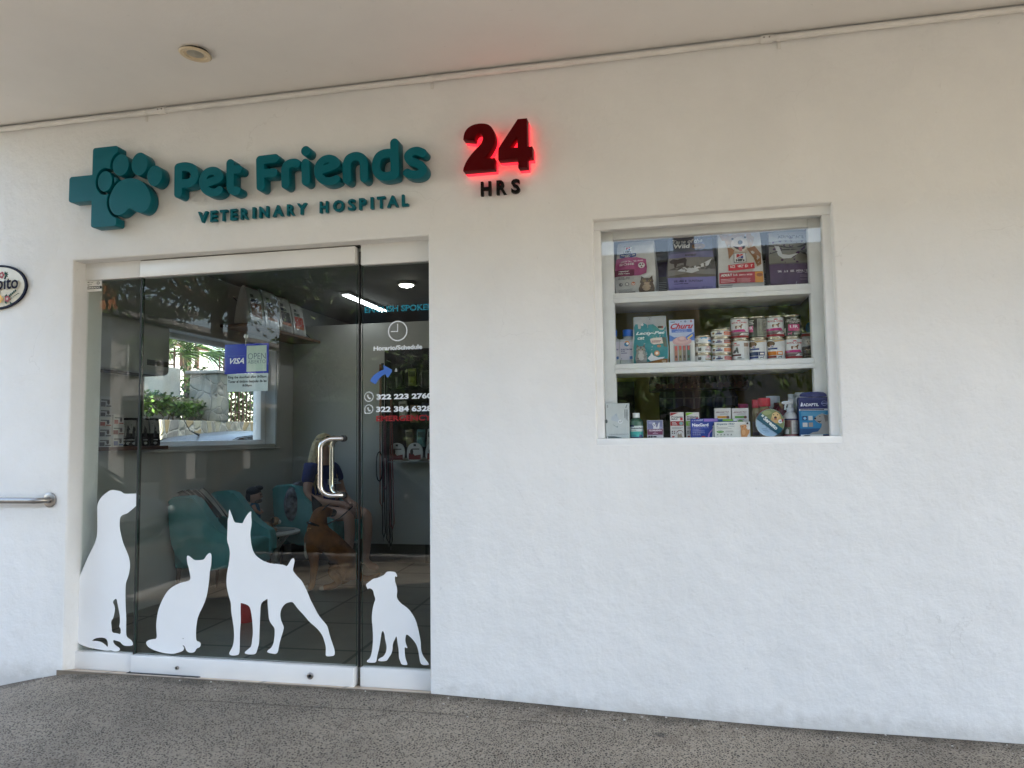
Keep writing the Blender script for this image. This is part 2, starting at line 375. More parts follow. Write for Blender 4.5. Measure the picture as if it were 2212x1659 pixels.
def cells(name, scale, cols, gap_col, gap=.06, rough=.8, bump=.6, big=0, stretch=(1, 1, 1), rand=1, grime=False):
    """stones set in mortar: Voronoi cells, each its own tone"""
    mt = mat(name, cols[0], rough, vary=0); n = mt.node_tree.nodes; l = mt.node_tree.links; b = n['Principled BSDF']
    tc = n['Texture Coordinate']; mp = n.new('ShaderNodeMapping'); mp.inputs['Scale'].default_value = stretch
    l.new(tc.outputs['Object'], mp.inputs[0])
    wv = n.new('ShaderNodeTexNoise'); wv.inputs['Scale'].default_value = scale*.7; wv.inputs['Detail'].default_value = 2
    l.new(mp.outputs[0], wv.inputs['Vector'])
    ad = n.new('ShaderNodeVectorMath'); ad.operation = 'MULTIPLY_ADD'; ad.inputs[1].default_value = (.6/scale,)*3
    l.new(wv.outputs['Color'], ad.inputs[0]); l.new(mp.outputs[0], ad.inputs[2])
    v1 = n.new('ShaderNodeTexVoronoi'); v1.inputs['Scale'].default_value = scale; v1.inputs['Randomness'].default_value = rand
    v2 = n.new('ShaderNodeTexVoronoi'); v2.feature = 'DISTANCE_TO_EDGE'; v2.inputs['Scale'].default_value = scale; v2.inputs['Randomness'].default_value = rand
    for v in (v1, v2): l.new(ad.outputs[0], v.inputs['Vector'])
    sp = n.new('ShaderNodeSeparateColor'); l.new(v1.outputs['Color'], sp.inputs[0])
    rp = n.new('ShaderNodeValToRGB'); rp.color_ramp.interpolation = 'CONSTANT'
    e = rp.color_ramp.elements
    while len(e) < len(cols): e.new(.5)
    for k, c in enumerate(cols): e[k].position = k/len(cols); e[k].color = (*c, 1)
    l.new(sp.outputs[0], rp.inputs['Fac'])
    gp = n.new('ShaderNodeMapRange'); gp.inputs[1].default_value = gap*.5; gp.inputs[2].default_value = gap*1.5
    l.new(v2.outputs['Distance'], gp.inputs[0])
    mx = n.new('ShaderNodeMixRGB'); mx.inputs[1].default_value = (*gap_col, 1)
    l.new(gp.outputs[0], mx.inputs[0]); l.new(rp.outputs['Color'], mx.inputs[2])
    nz = n.new('ShaderNodeTexNoise'); nz.inputs['Scale'].default_value = big or scale*.05; nz.inputs['Detail'].default_value = 6
    l.new(tc.outputs['Object'], nz.inputs['Vector'])
    mr = n.new('ShaderNodeMapRange'); mr.inputs[1].default_value = .3; mr.inputs[2].default_value = .7; mr.inputs[3].default_value = .7; mr.inputs[4].default_value = 1.2
    l.new(nz.outputs['Fac'], mr.inputs[0])
    m2 = n.new('ShaderNodeMixRGB'); m2.blend_type = 'MULTIPLY'; m2.inputs[0].default_value = 1
    l.new(mx.outputs[0], m2.inputs[1]); l.new(mr.outputs[0], m2.inputs[2]); last = m2
    if grime:      # soil washed against the foot of the wall, gum spots and rusty blotches further out
        sx = n.new('ShaderNodeSeparateXYZ'); l.new(tc.outputs['Object'], sx.inputs[0])
        g1 = n.new('ShaderNodeTexNoise'); g1.inputs['Scale'].default_value = 9; g1.inputs['Detail'].default_value = 8; l.new(tc.outputs['Object'], g1.inputs['Vector'])
        e1 = n.new('ShaderNodeMath'); e1.operation = 'MULTIPLY_ADD'; e1.inputs[1].default_value = .26; l.new(g1.outputs['Fac'], e1.inputs[0]); l.new(sx.outputs[1], e1.inputs[2])
        q1 = n.new('ShaderNodeMapRange'); q1.inputs[1].default_value = .03; q1.inputs[2].default_value = .15; q1.inputs[4].default_value = .75; l.new(e1.outputs[0], q1.inputs[0])
        a1 = n.new('ShaderNodeMixRGB'); a1.inputs[2].default_value = (.045, .036, .026, 1); l.new(q1.outputs[0], a1.inputs[0]); l.new(last.outputs[0], a1.inputs[1])
        g2 = n.new('ShaderNodeTexNoise'); g2.inputs['Scale'].default_value = 2.4; g2.inputs['Detail'].default_value = 9; g2.inputs['Roughness'].default_value = .7; l.new(tc.outputs['Object'], g2.inputs['Vector'])
        q2 = n.new('ShaderNodeMapRange'); q2.inputs[1].default_value = .54; q2.inputs[2].default_value = .70; q2.inputs[4].default_value = .55; l.new(g2.outputs['Fac'], q2.inputs[0])
        a2 = n.new('ShaderNodeMixRGB'); a2.inputs[2].default_value = (.085, .062, .045, 1); l.new(q2.outputs[0], a2.inputs[0]); l.new(a1.outputs[0], a2.inputs[1])
        g3 = n.new('ShaderNodeTexVoronoi'); g3.inputs['Scale'].default_value = 2.1; l.new(tc.outputs['Object'], g3.inputs['Vector'])
        q3 = n.new('ShaderNodeMapRange'); q3.inputs[1].default_value = .055; q3.inputs[2].default_value = .04; q3.inputs[4].default_value = .6; l.new(g3.outputs['Distance'], q3.inputs[0])
        a3 = n.new('ShaderNodeMixRGB'); a3.inputs[2].default_value = (.03, .03, .03, 1); l.new(q3.outputs[0], a3.inputs[0]); l.new(a2.outputs[0], a3.inputs[1])
        g4 = n.new('ShaderNodeTexNoise'); g4.inputs['Scale'].default_value = 42; g4.inputs['Detail'].default_value = 3; l.new(tc.outputs['Object'], g4.inputs['Vector'])
        q4 = n.new('ShaderNodeMapRange'); q4.inputs[1].default_value = .74; q4.inputs[2].default_value = .78; q4.inputs[4].default_value = .7; l.new(g4.outputs['Fac'], q4.inputs[0])
        a4 = n.new('ShaderNodeMixRGB'); a4.inputs[2].default_value = (.5, .48, .44, 1); l.new(q4.outputs[0], a4.inputs[0]); l.new(a3.outputs[0], a4.inputs[1]); last = a4
    l.new(last.outputs[0], b.inputs['Base Color'])
    bp = n.new('ShaderNodeBump'); bp.inputs['Strength'].default_value = bump; bp.inputs['Distance'].default_value = .35/scale
    l.new(gp.outputs[0], bp.inputs['Height']); l.new(bp.outputs['Normal'], b.inputs['Normal'])
    return mt
def tiles(name, c1, c2, mortar, w, h, off=0, rough=.35, rotz=0, msize=.012):
    mt = mat(name, c1, rough, vary=0); n = mt.node_tree.nodes; l = mt.node_tree.links; b = n['Principled BSDF']
    tc = n['Texture Coordinate']; br = n.new('ShaderNodeTexBrick'); br.offset = off
    br.inputs['Scale'].default_value = 1; br.inputs['Brick Width'].default_value = w; br.inputs['Row Height'].default_value = h; br.inputs['Mortar Size'].default_value = msize
    br.inputs['Color1'].default_value = (*c1, 1); br.inputs['Color2'].default_value = (*c2, 1); br.inputs['Mortar'].default_value = (*mortar, 1)
    mp = n.new('ShaderNodeMapping'); mp.inputs['Rotation'].default_value = (0, 0, rotz)
    l.new(tc.outputs['Object'], mp.inputs[0]); l.new(mp.outputs[0], br.inputs['Vector'])
    nz = n.new('ShaderNodeTexNoise'); nz.inputs['Scale'].default_value = 5; nz.inputs['Detail'].default_value = 6; l.new(mp.outputs[0], nz.inputs['Vector'])
    mr = n.new('ShaderNodeMapRange'); mr.inputs[1].default_value = .3; mr.inputs[2].default_value = .7; mr.inputs[3].default_value = .8; mr.inputs[4].default_value = 1.1
    l.new(nz.outputs['Fac'], mr.inputs[0])
    m2 = n.new('ShaderNodeMixRGB'); m2.blend_type = 'MULTIPLY'; m2.inputs[0].default_value = 1
    l.new(br.outputs['Color'], m2.inputs[1]); l.new(mr.outputs[0], m2.inputs[2]); l.new(m2.outputs[0], b.inputs['Base Color'])
    return mt
WALL = stucco('white_stucco', (.81, .81, .80), .33, .05, .5, True)
CEIL = stucco('ceiling_paint', (.76, .75, .73), .10, .04, .12)
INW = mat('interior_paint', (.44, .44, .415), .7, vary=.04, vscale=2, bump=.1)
ALU = mat('white_powder_coat', (.78, .78, .77), .35, vary=.05, vscale=3)
ALUG = mat('worn_white_frame', (.80, .81, .81), .42, vary=.05, vscale=9)
STEEL = mat('brushed_steel', (.33, .31, .29), .34, 1, vary=.08, vscale=30)
CHROME = mat('polished_steel', (.62, .60, .57), .12, 1, vary=.03)
BLACK = mat('black_rubber', (.012, .012, .012), .6)
GLASS = glass_mat('door_glass', (.91, .935, .92), 1.5, 0, .012)
WGLASS = glass_mat('display_glass', (.975, .985, .985), 1.5, 0, .004, 1.15)
GEDGE = mat('glass_edge_green', (.03, .06, .05), .2, vary=.2)

# ------------------------------------------------------------------ ground
def wall_height(x):
    return float(np.interp(x, [-5.5, -4.6, -3.4, -2.85, -2.5, -2.2, -2.0, -1.6, 0, .83, 1.65, 2.6, 9], [-.42, -.42, -.36, -.21, -.12, -.055, -.024, -.02, -.017, -.045, -.063, -.07, -.13]))
def walk_z(x, y):
    zz = wall_height(x); t = min(1, max(0, -y/2.5))
    far = float(np.interp(x, [-5.5, -4.4, -3, -1, 3, 9], [-.42, -.42, -.30, -.12, -.13, -.19]))
    return zz*(1-t)+far*t + .004*mnoise.noise(Vector((x*.9, y*.9, 0)))
AGG = cells('exposed_aggregate', 88, [(.022, .0175, .0135), (.088, .071, .054), (.034, .028, .022), (.20, .165, .126), (.021, .017, .013), (.062, .05, .039), (.28, .24, .185), (.042, .034, .027)], (.325, .278, .218), .17, .8, .9, big=1.1, grime=True)
ASPH = mat('asphalt', (.075, .072, .068), .9, vary=.25, vscale=60, bump=.4, bscale=180)
CONC = mat('concrete_kerb', (.33, .32, .30), .85, vary=.15, vscale=8, bump=.3)
s = MB(); nx, ny = 110, 44
s.grid(lambda u, v: Vector((-4.2+13.2*u, .0-4.6*v, walk_z(-4.2+13.2*u, -4.6*v))), nx, ny, AGG, True, True)
tag(s.build('sidewalk'), kind='structure')
s = MB(); jm = mat('joint_dirt', (.10, .085, .068), .95, vary=.4, vscale=40); pj = [(-1.35+.08*k, -.268+.076*k/28+.002*math.sin(k*1.9)) for k in range(29)]
for (xa, ya), (xb, yb) in zip(pj, pj[1:]): s.face([(xa, ya-.002, walk_z(xa, ya-.002)+.0025), (xb, yb-.002, walk_z(xb, yb-.002)+.0025), (xb, yb+.002, walk_z(xb, yb+.002)+.0025), (xa, ya+.002, walk_z(xa, ya+.002)+.0025)], jm)
tag(s.build('paving_joint'), kind='structure')
s = MB()
for x0, x1 in ((-4.2, 9),): s.box(x0, x1, -4.76, -4.602, -.5, -.17, CONC, .015)
s.box(-4.36, -4.202, -4.76, 12, -.5, -.36, CONC, .015)
tag(s.build('kerb'), kind='structure')
rg = random.Random(4); s = MB(); cm_ = [mat('plaster_crumb', (.55, .52, .47), .9), mat('grit', (.16, .13, .10), .9)]
for k in range(150):
    x = rg.uniform(.05, 3.0) if k < 110 else rg.uniform(-2.4, 0); y = -abs(rg.gauss(.01, .07))-.006; r_ = rg.uniform(.0018, .0048)*(1.3 if k % 9 == 0 else 1)
    s.ball((x, y, walk_z(x, y)+r_*.5), r_, cm_[k % 5 > 1], 6, (rg.uniform(.8, 1.5), rg.uniform(.7, 1.2), .7))
tag(s.build('debris', fix=False), 'pale plaster crumbs and grit lying along the foot of the white wall', 'debris', kind='stuff')
s = MB(); s.face([(-200, -200, -.45), (200, -200, -.45), (200, 200, -.45), (-200, 200, -.45)], ASPH)
tag(s.build('road'), kind='structure')
s = MB(); PATHM = mat('far_pavement', (.17, .16, .145), .85, vary=.12, vscale=3)
s.box(-7.2, -6.3, -60, 60, -.6, -.33, PATHM, .01); tag(s.build('pavement'), kind='structure')
s = MB(); s.box(-6.25, 60, -15.4, -13.2, -.6, -.33, PATHM, .01); tag(s.build('pavement'), kind='structure')

# ------------------------------------------------------------------ the shop building
shop = thing('shop_building', 'white stucco corner shop front with glass entrance, display window and deep overhanging ceiling', 'building', (0, 0, 0))
CZ = 3.085
def wall_slab(name, xs, zs, holes, y0, y1, m, bev=.012, ax='y', parent=shop, m2=None):
    """solid wall between y0 (outer face) and y1, with rectangular holes; edges of the outer openings softened"""
    bm = bmesh.new(); V = {}
    def vt(i, j, k):
        if (i, j, k) not in V:
            a, c, z = xs[i], (y0, y1)[k], zs[j]
            V[(i, j, k)] = bm.verts.new((a, c, z) if ax == 'y' else (c, a, z))
        return V[(i, j, k)]
    nx, nz = len(xs)-1, len(zs)-1
    solid = lambda i, j: 0 <= i < nx and 0 <= j < nz and not any(h[0]-1e-6 <= (xs[i]+xs[i+1])/2 <= h[1]+1e-6 and h[2]-1e-6 <= (zs[j]+zs[j+1])/2 <= h[3]+1e-6 for h in holes)
    for i in range(nx):
        for j in range(nz):
            if not solid(i, j): continue
            bm.faces.new((vt(i, j, 0), vt(i+1, j, 0), vt(i+1, j+1, 0), vt(i, j+1, 0)))
            bm.faces.new((vt(i, j, 1), vt(i, j+1, 1), vt(i+1, j+1, 1), vt(i+1, j, 1)))
            for di, dj, a, b in ((-1, 0, (i, j), (i, j+1)), (1, 0, (i+1, j), (i+1, j+1)), (0, -1, (i, j), (i+1, j)), (0, 1, (i, j+1), (i+1, j+1))):
                if not solid(i+di, j+dj): bm.faces.new((vt(*a, 0), vt(*a, 1), vt(*b, 1), vt(*b, 0)))
    bmesh.ops.recalc_face_normals(bm, faces=bm.faces[:])
    c = 1 if ax == 'y' else 0
    ed = [e for e in bm.edges if abs(e.verts[0].co[c]-y0) < 1e-6 and abs(e.verts[1].co[c]-y0) < 1e-6 and len(e.link_faces) == 2 and e.calc_face_angle(0) > .5]
    if bev:
        # hand-plastered arrises: cut the long edges up and let them wander a few millimetres
        bmesh.ops.bevel(bm, geom=ed, offset=bev, segments=3, profile=.5, affect='EDGES')
    me = bpy.data.meshes.new(name); bm.to_mesh(me); bm.free(); me.materials.append(m); me.materials.append(m2 or m)
    for p in me.polygons:
        p.use_smooth = True
        if abs(p.center[c]-y1) < 1e-4: p.material_index = 1       # the room side has its own paint
    me.set_sharp_from_angle(angle=R(40))
    o = bpy.data.objects.new(name, me); COL.objects.link(o); o.parent = parent
    return o
DX0, DX1, DZ1 = -2.105, 0, 2.25            # door opening
WX0, WX1, WZ0, WZ1 = .837, 1.922, 1.185, 2.268   # display window opening
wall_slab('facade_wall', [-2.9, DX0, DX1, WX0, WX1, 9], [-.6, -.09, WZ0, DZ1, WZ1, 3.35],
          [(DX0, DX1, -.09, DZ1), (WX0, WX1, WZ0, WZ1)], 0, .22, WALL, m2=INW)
# side wall of the corner with the window onto the side street
LX = -2.655; LW = (1.285, 3.16, 1.178, 2.10)
wall_slab('side_wall', [.222, LW[0], LW[1], 3.55, 6.2], [-.6, LW[2], LW[3], 3.35], [LW], -2.9, LX, WALL, .01, 'x', m2=INW)
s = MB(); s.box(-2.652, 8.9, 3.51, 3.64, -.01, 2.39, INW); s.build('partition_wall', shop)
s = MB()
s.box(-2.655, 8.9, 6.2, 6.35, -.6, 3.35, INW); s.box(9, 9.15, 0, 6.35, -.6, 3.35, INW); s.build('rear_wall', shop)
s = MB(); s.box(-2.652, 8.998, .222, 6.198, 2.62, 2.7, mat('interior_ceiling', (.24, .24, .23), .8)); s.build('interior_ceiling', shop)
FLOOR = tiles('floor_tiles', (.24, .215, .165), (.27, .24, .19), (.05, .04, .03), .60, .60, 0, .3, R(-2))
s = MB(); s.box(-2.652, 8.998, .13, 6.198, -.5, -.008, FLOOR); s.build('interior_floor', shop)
SKIRT = tiles('skirting_tiles', (.10, .09, .075), (.115, .10, .08), (.04, .035, .03), .6, 5, 0, .3)
s = MB(); s.box(-2.65, 8.9, 3.492, 3.508, -.008, .17, SKIRT); s.build('skirting', shop)
s = MB(); s.box(-3.1, 9.2, -3.05, .0-.002, CZ, CZ+.32, CEIL, .01, 1); s.build('ceiling', shop)
s = MB(); s.box(-3.12, 9.22, -3.20, -3.052, CZ-.06, CZ+.34, CEIL, .01, 1); s.build('added_fascia', shop)  # edge beam added to keep street light off the upper wall
s = MB(); s.box(-2.9, 9.15, -.001, 6.35, 3.352, 10.9, WALL); s.build('shading_storey', shop)  # unseen; height chosen to put the side street in shade
s = MB(); THR = tiles('threshold_tile', (.62, .50, .39), (.66, .54, .42), (.2, .16, .12), .46, .4, 0, .45)
s.face([(DX0-.03, -.008, -.016), (DX1+.03, -.008, -.016), (DX1+.03, .13, -.046), (DX0-.03, .13, -.046)], THR); s.face([(DX0-.03, .13, -.046), (DX1+.03, .13, -.046), (DX1+.03, .13, -.3), (DX0-.03, .13, -.3)], THR); s.face([(DX0-.03, -.008, -.016), (DX1+.03, -.008, -.016), (DX1+.03, -.008, -.3), (DX0-.03, -.008, -.3)], THR); s.build('threshold', shop)
s = MB(); s.box(-1.74, -1.30, .02, .09, -.032, -.026, mat('dark_mat', (.05, .05, .055), .8, vary=.3, vscale=60)); s.build('floor_plate', shop)

# glass entrance: fixed sidelight, hinged leaf, fixed sidelight
GY = .105
def pane(name, x0, x1, y, z0, z1, parent, gm, th=.010):
    s = MB(); i = s.mi(gm); e = s.mi(GEDGE)
    fs = s.box(x0, x1, y, y+th, z0, z1, gm)
    for f in s.bm.faces:
        n = f.normal if f.normal.length else None
        f.normal_update()
        if abs(f.normal.y) < .5: f.material_index = e
    return s.build(name, parent)
def rail(name, x0, x1, y0, y1, z0, z1, parent, m=ALU, bev=.006):
    s = MB(); s.box(x0, x1, y0, y1, z0, z1, m, bev); return s.build(name, parent)
sl_l = bpy.data.objects.new('sidelight', None); sl_r = bpy.data.objects.new('sidelight', None); door = bpy.data.objects.new('glass_door', None)
for e, lb in ((sl_l, 'wide fixed glass panel left of the door'), (sl_r, 'narrow fixed glass panel right of the door carrying the phone numbers'), (door, 'frameless glass door leaf with steel handle')):
    COL.objects.link(e); e.parent = shop; e['label'] = lb
XA, XB, XC = -1.735, -.428, -.408
rail('top_rail', DX0+.001, XA-.006, .085, .135, 2.153, 2.262, sl_l); rail('bottom_rail', DX0-.028, XA-.006, .085, .135, -.037, .060, sl_l)
pane('glass_pane', DX0-.02, XA-.012, GY, .058, 2.153, sl_l, GLASS)
rail('top_rail', XC+.004, .03, .085, .135, 2.140, 2.262, sl_r); rail('bottom_rail', XC+.004, .03, .085, .135, -.037, .060, sl_r)
pane('glass_pane', XC+.006, .04, GY, .058, 2.140, sl_r, GLASS)
rail('top_rail', XA+.004, XB, .066, .125, 2.148, 2.242, door); rail('bottom_rail', XA+.004, XB, .062, .125, -.037, .062, door)
pane('glass_pane', XA+.004, XB, GY-.012, .062, 2.148, door, GLASS)
for x, hw in ((XA-.004, .006), (XB+.010, .0028)):
    s = MB(); s.box(x-hw, x+hw, .098, .118, .055, 2.15, BLACK); s.build('door_seal', shop)
s = MB(); s.box(XA-.01, XB+.018, .088, .13, 2.2425, 2.2495, BLACK); s.build('gap_shade', shop)  # black strip drawn in for the shade above the leaf
hd = MB(); GF = GY-.012
for yb, y0 in ((.030, GF-.001), (.162, GF+.011)):
    zt, zb = 1.226, .932; half = []
    for a in range(8):
        t = a/7; e = t*math.pi/2
        half.append((-.545-.055*math.sin(e), y0+(yb-y0)*(.55+.45*math.sin(e)), zt-.05*(1-math.cos(e))))
    path = [(-.498, y0, zt), (-.505, y0+(yb-y0)*.25, zt)]+half
    hd.tube(path+[(p[0], p[1], zt+zb-p[2]) for p in reversed(path)], .0135, CHROME, 16)
hd.build('handle', door)
for z in (1.226, .932):
    s = MB(); s.lathe([(.014, -.012), (.017, -.01), (.017, .012), (.014, .014)], (-.498, GY-.018, z), BLACK, 16, Matrix.Rotation(R(90), 3, 'X')); s.build('handle_collar', door)
for x, r in ((-1.44, .010), (-.665, .017)):
    s = MB(); rot = Matrix.Rotation(R(90), 3, 'X')
    s.lathe([(r, 0), (r, .006), (r*.72, .009), (r*.7, .004)], (x, .0615, .012), STEEL, 20, rot)
    s.lathe([(r*.45, 0), (r*.45, .0075)], (x, .0605, .012), BLACK, 12, rot); s.build('lock', door)

# display window: frame, pane, inner posts, two shelves
win = bpy.data.objects.new('display_window', None); COL.objects.link(win); win.parent = shop; win['label'] = 'white framed display window full of pet products'
g = [at(1306.4, 947.6, .062), at(1794.6, 941, .062), at(1298.5, 502.6, .062), at(1772, 463.5, .062)]
GX0, GX1, GZ0, GZ1 = (g[0].x+g[2].x)/2, (g[1].x+g[3].x)/2, (g[0].z+g[1].z)/2, (g[2].z+g[3].z)/2
s = MB(); y0, y1 = .045, .090
s.box(WX0-.02, GX0, y0, y1, GZ0, GZ1, ALUG, .003); s.box(GX1, WX1+.02, y0, y1, GZ0, GZ1, ALUG, .003)
s.box(WX0-.02, WX1+.02, y0-.003, y1, GZ1+.0005, WZ1+.02, ALUG, .003)
s.build('frame', win)
s = MB(); s.box(WX0-.004, WX1+.004, .003, y1+.06, WZ0-.012, GZ0-.0005, ALUG, .004); s.build('sill', win)
pane('glass_pane', GX0-.006, GX1+.006, .066, GZ0-.004, GZ1+.004, win, WGLASS, .006)
s = MB(); s.box(GX0-.03, GX0+.055, .125, .175, GZ0, GZ1+.09, ALUG, .003); s.box(GX1-.048, GX1+.06, .125, .175, GZ0, GZ1+.09, ALUG, .003)
s.box(GX0+.056, GX1-.049, .125, .175, GZ1-.03, GZ1+.09, ALUG, .003); s.build('inner_post', win)
# shelf boards
SH = []
for zt_a, zt_b, zb in (((1320, 636.7), (1762, 608.6), (1320, 655.5)), ((1322.8, 787.4), (1769.4, 771.8), (1322.8, 807.7))):
    zt = (at(*zt_a, .12).z+at(*zt_b, .12).z)/2; zl = at(*zb, .12).z; SH.append(zt)
    s = MB(); s.box(GX0+.050, GX1-.044, .12, .124, zl+(zt-zl)*.47, zt, ALUG, .002); s.box(GX0+.050, GX1-.044, .115, .124, zl, zl+(zt-zl)*.45, ALUG, .002)
    s.box(GX0+.04, GX1-.04, .1765, .46, zl+.004, zt-.001, ALUG, .002)
    s.box(GX0+.056, GX1-.05, .1242, .176, zl+.004, zt-.001, ALUG, .002)
    s.build('shelf', win)
s = MB(); s.box(WX0, WX1, .136, .46, GZ0-.06, GZ0-.001, mat('ledge_dark', (.25, .25, .25), .5)); s.build('ledge', win)
# window onto the side street
sw = bpy.data.objects.new('side_window', None); COL.objects.link(sw); sw.parent = shop
s = MB(); a, b, c, d = LW
s.box(-2.83, -2.76, a, b, c, c+.04, ALU, .003); s.box(-2.83, -2.76, a, b, d-.04, d, ALU, .003)
s.box(-2.83, -2.76, a, a+.05, c+.04, d-.04, ALU, .003); s.box(-2.83, -2.76, b-.07, b, c+.04, d-.04, ALU, .003)
s.box(-2.80, -2.74, b-.12, b-.072, c+.042, d-.042, ALU, .003)
s.build('frame', sw)
s = MB(); t = .075
s.box(LX, LX+.014, a-t, b+t, d+.001, d+t, INW, .004); s.box(LX, LX+.014, b+.001, b+t, c-.03, d, INW, .004); s.box(LX, LX+.02, a-t, b+t, c-.05, c-.031, INW, .004)
s.build('casing', sw)
s = MB(); s.box(-2.80, -2.794, a+.05, b-.07, c+.04, d-.04, glass_mat('side_glass', (.95, .97, .96))); s.build('glass_pane', sw)

# ------------------------------------------------------------------ signs on the facade
TEAL = mat('teal_paint', (.0004, .115, .15), .36, vary=.05, vscale=4, spec=.2)
LF = -.078
zL = zoomer(132.5, 299.5, .12498); zA = zoomer(362.9, 288.0, .13541); zB = zoomer(633.6, 276.5, .14062); zN = zoomer(979.3, 230.4, .125)
def tr(z, pts, Y):
    out = []
    for p in pts:
        q = at(*z(*p), Y); out.append((q.x, q.z))
    return out
logo = thing('logo_sign', 'teal cross and paw print emblem standing off the wall left of the shop name', 'sign', at(*zL(900, 900), 0))
sign = thing('shop_name_sign', 'thick teal rounded letters reading Pet Friends above the glass door', 'sign', at(700, 370, 0))
hosp = thing('hospital_sign', 'thin teal capital letters reading VETERINARY HOSPITAL on the white wall', 'sign', at(655, 460, 0))
def keep(o, p):
    o.parent = p; o.matrix_parent_inverse = Matrix.Translation(-p.location); return o
def ell(z, cx, cy, rx, ry, Y):
    a = at(*z(cx, cy), Y); b = at(*z(cx+rx, cy), Y); c = at(*z(cx, cy-ry), Y)
    return (a.x, a.z, abs(b.x-a.x), abs(c.z-a.z))
toes = [ell(zL, 755, 735, 122, 176, LF), ell(zL, 1025, 455, 140, 185, LF), ell(zL, 1351, 437, 138, 197, LF), ell(zL, 1612, 640, 128, 176, LF)]
padl = smooth_loop(tr(zL, [(1200, 678), (1300, 690), (1400, 745), (1480, 830), (1530, 930), (1548, 1040), (1530, 1140), (1480, 1230), (1400, 1280), (1330, 1275), (1265, 1250), (1215, 1210), (1180, 1203), (1140, 1220), (1090, 1275), (1030, 1315), (960, 1328), (900, 1300), (850, 1230), (825, 1150), (822, 1060), (850, 960), (900, 850), (980, 750), (1080, 695)], LF))
def sd_ell(X, Z, e): return (np.hypot((X-e[0])/e[2], (Z-e[1])/e[3])-1)*min(e[2], e[3])
def sd_poly(X, Z, lp):
    d = sd_stroke(X, Z, list(lp)+[lp[0]], 0); ins = np.zeros(X.shape, bool)
    for (ax, az), (bx, bz) in zip(lp, lp[1:]+lp[:1]):
        c = ((az > Z) != (bz > Z)) & (X < (bx-ax)*(Z-az)/((bz-az) or 1e-9)+ax); ins ^= c
    return np.where(ins, -d, d)
def sd_rect(X, Z, x0, x1, z0, z1, r):
    qx = np.abs(X-(x0+x1)/2)-(x1-x0)/2+r; qz = np.abs(Z-(z0+z1)/2)-(z1-z0)/2+r
    return np.hypot(np.maximum(qx, 0), np.maximum(qz, 0))+np.minimum(np.maximum(qx, qz), 0)-r
tl, br, al, ab = (at(*zL(*q), LF) for q in ((545, 165), (945, 1505), (138, 665), (138, 1105)))
GAP = .0145
def f_cross(X, Z):
    d = np.minimum(sd_rect(X, Z, tl.x, br.x, br.z, tl.z, .016), sd_rect(X, Z, al.x, tl.x+.06, ab.z, al.z, .016))
    for e in toes[:2]: d = np.maximum(d, GAP-sd_ell(X, Z, e))
    return np.maximum(d, GAP-sd_poly(X, Z, padl))
lps = sdf_loops(f_cross, al.x-.01, br.x+.01, br.z-.01, tl.z+.01, .003)
keep(plate('cross', lps, LF, .066, TEAL, None, .0012), logo)
for e in toes:
    keep(plate('paw_toe', [[(e[0]+e[2]*math.cos(a*math.pi/24), e[1]+e[3]*math.sin(a*math.pi/24)) for a in range(48)]], LF, .066, TEAL, None, .0012), logo)
keep(plate('paw_pad', [padl], LF, .066, TEAL, None, .0012), logo)
LET = [
 ('P', zA, [([(163, 545), (161, 700), (158, 960)], 0), ([(163, 545), (225, 531), (290, 530), (380, 560), (420, 640), (415, 715), (360, 778), (270, 798), (160, 805)], 1)], 62),
 ('e', zA, [([(560, 812), (700, 762), (810, 715), (806, 650), (760, 605), (690, 597), (610, 630), (560, 710), (552, 790), (580, 875), (640, 928), (720, 942), (780, 930), (815, 905)], 1)], 58),
 ('t', zA, [([(990, 475), (990, 700), (990, 850), (1015, 905), (1060, 922), (1095, 912)], 0), ([(990, 575), (1120, 570)], 0)], 60),
 ('F', zA, [([(1465, 425), (1470, 640), (1474, 850)], 0), ([(1465, 425), (1705, 396)], 0), ([(1470, 640), (1680, 625)], 0)], 63),
 ('r', zA, [([(1865, 570), (1867, 700), (1870, 815)], 0), ([(1866, 590), (1885, 520), (1940, 480), (2010, 470), (2045, 478)], 1)], 63),
 ('i', zB, [([(184, 535), (186, 700), (188, 815)], 0), ([(188, 350), (192, 354)], -70)], 61),
 ('e', zB, [([(390, 660), (520, 612), (650, 560), (645, 515), (600, 480), (530, 470), (450, 500), (392, 570), (374, 650), (395, 740), (460, 800), (540, 818), (615, 803), (655, 782)], 1)], 57),
 ('n', zB, [([(815, 560), (818, 700), (822, 790)], 0), ([(815, 560), (850, 475), (920, 438), (985, 435), (1050, 465), (1080, 540), (1082, 650), (1086, 765)], 1)], 63),
 ('d', zB, [([(1550, 225), (1553, 450), (1558, 690)], 0), ([(1545, 385), (1400, 390), (1310, 440), (1270, 540), (1274, 640), (1315, 712), (1390, 740), (1470, 735), (1552, 715)], 1)], 64),
 ('s', zB, [([(1985, 380), (1900, 350), (1810, 370), (1760, 430), (1795, 500), (1880, 535), (1960, 580), (1990, 640), (1960, 690), (1880, 715), (1800, 708), (1745, 685)], 1)], 62)]
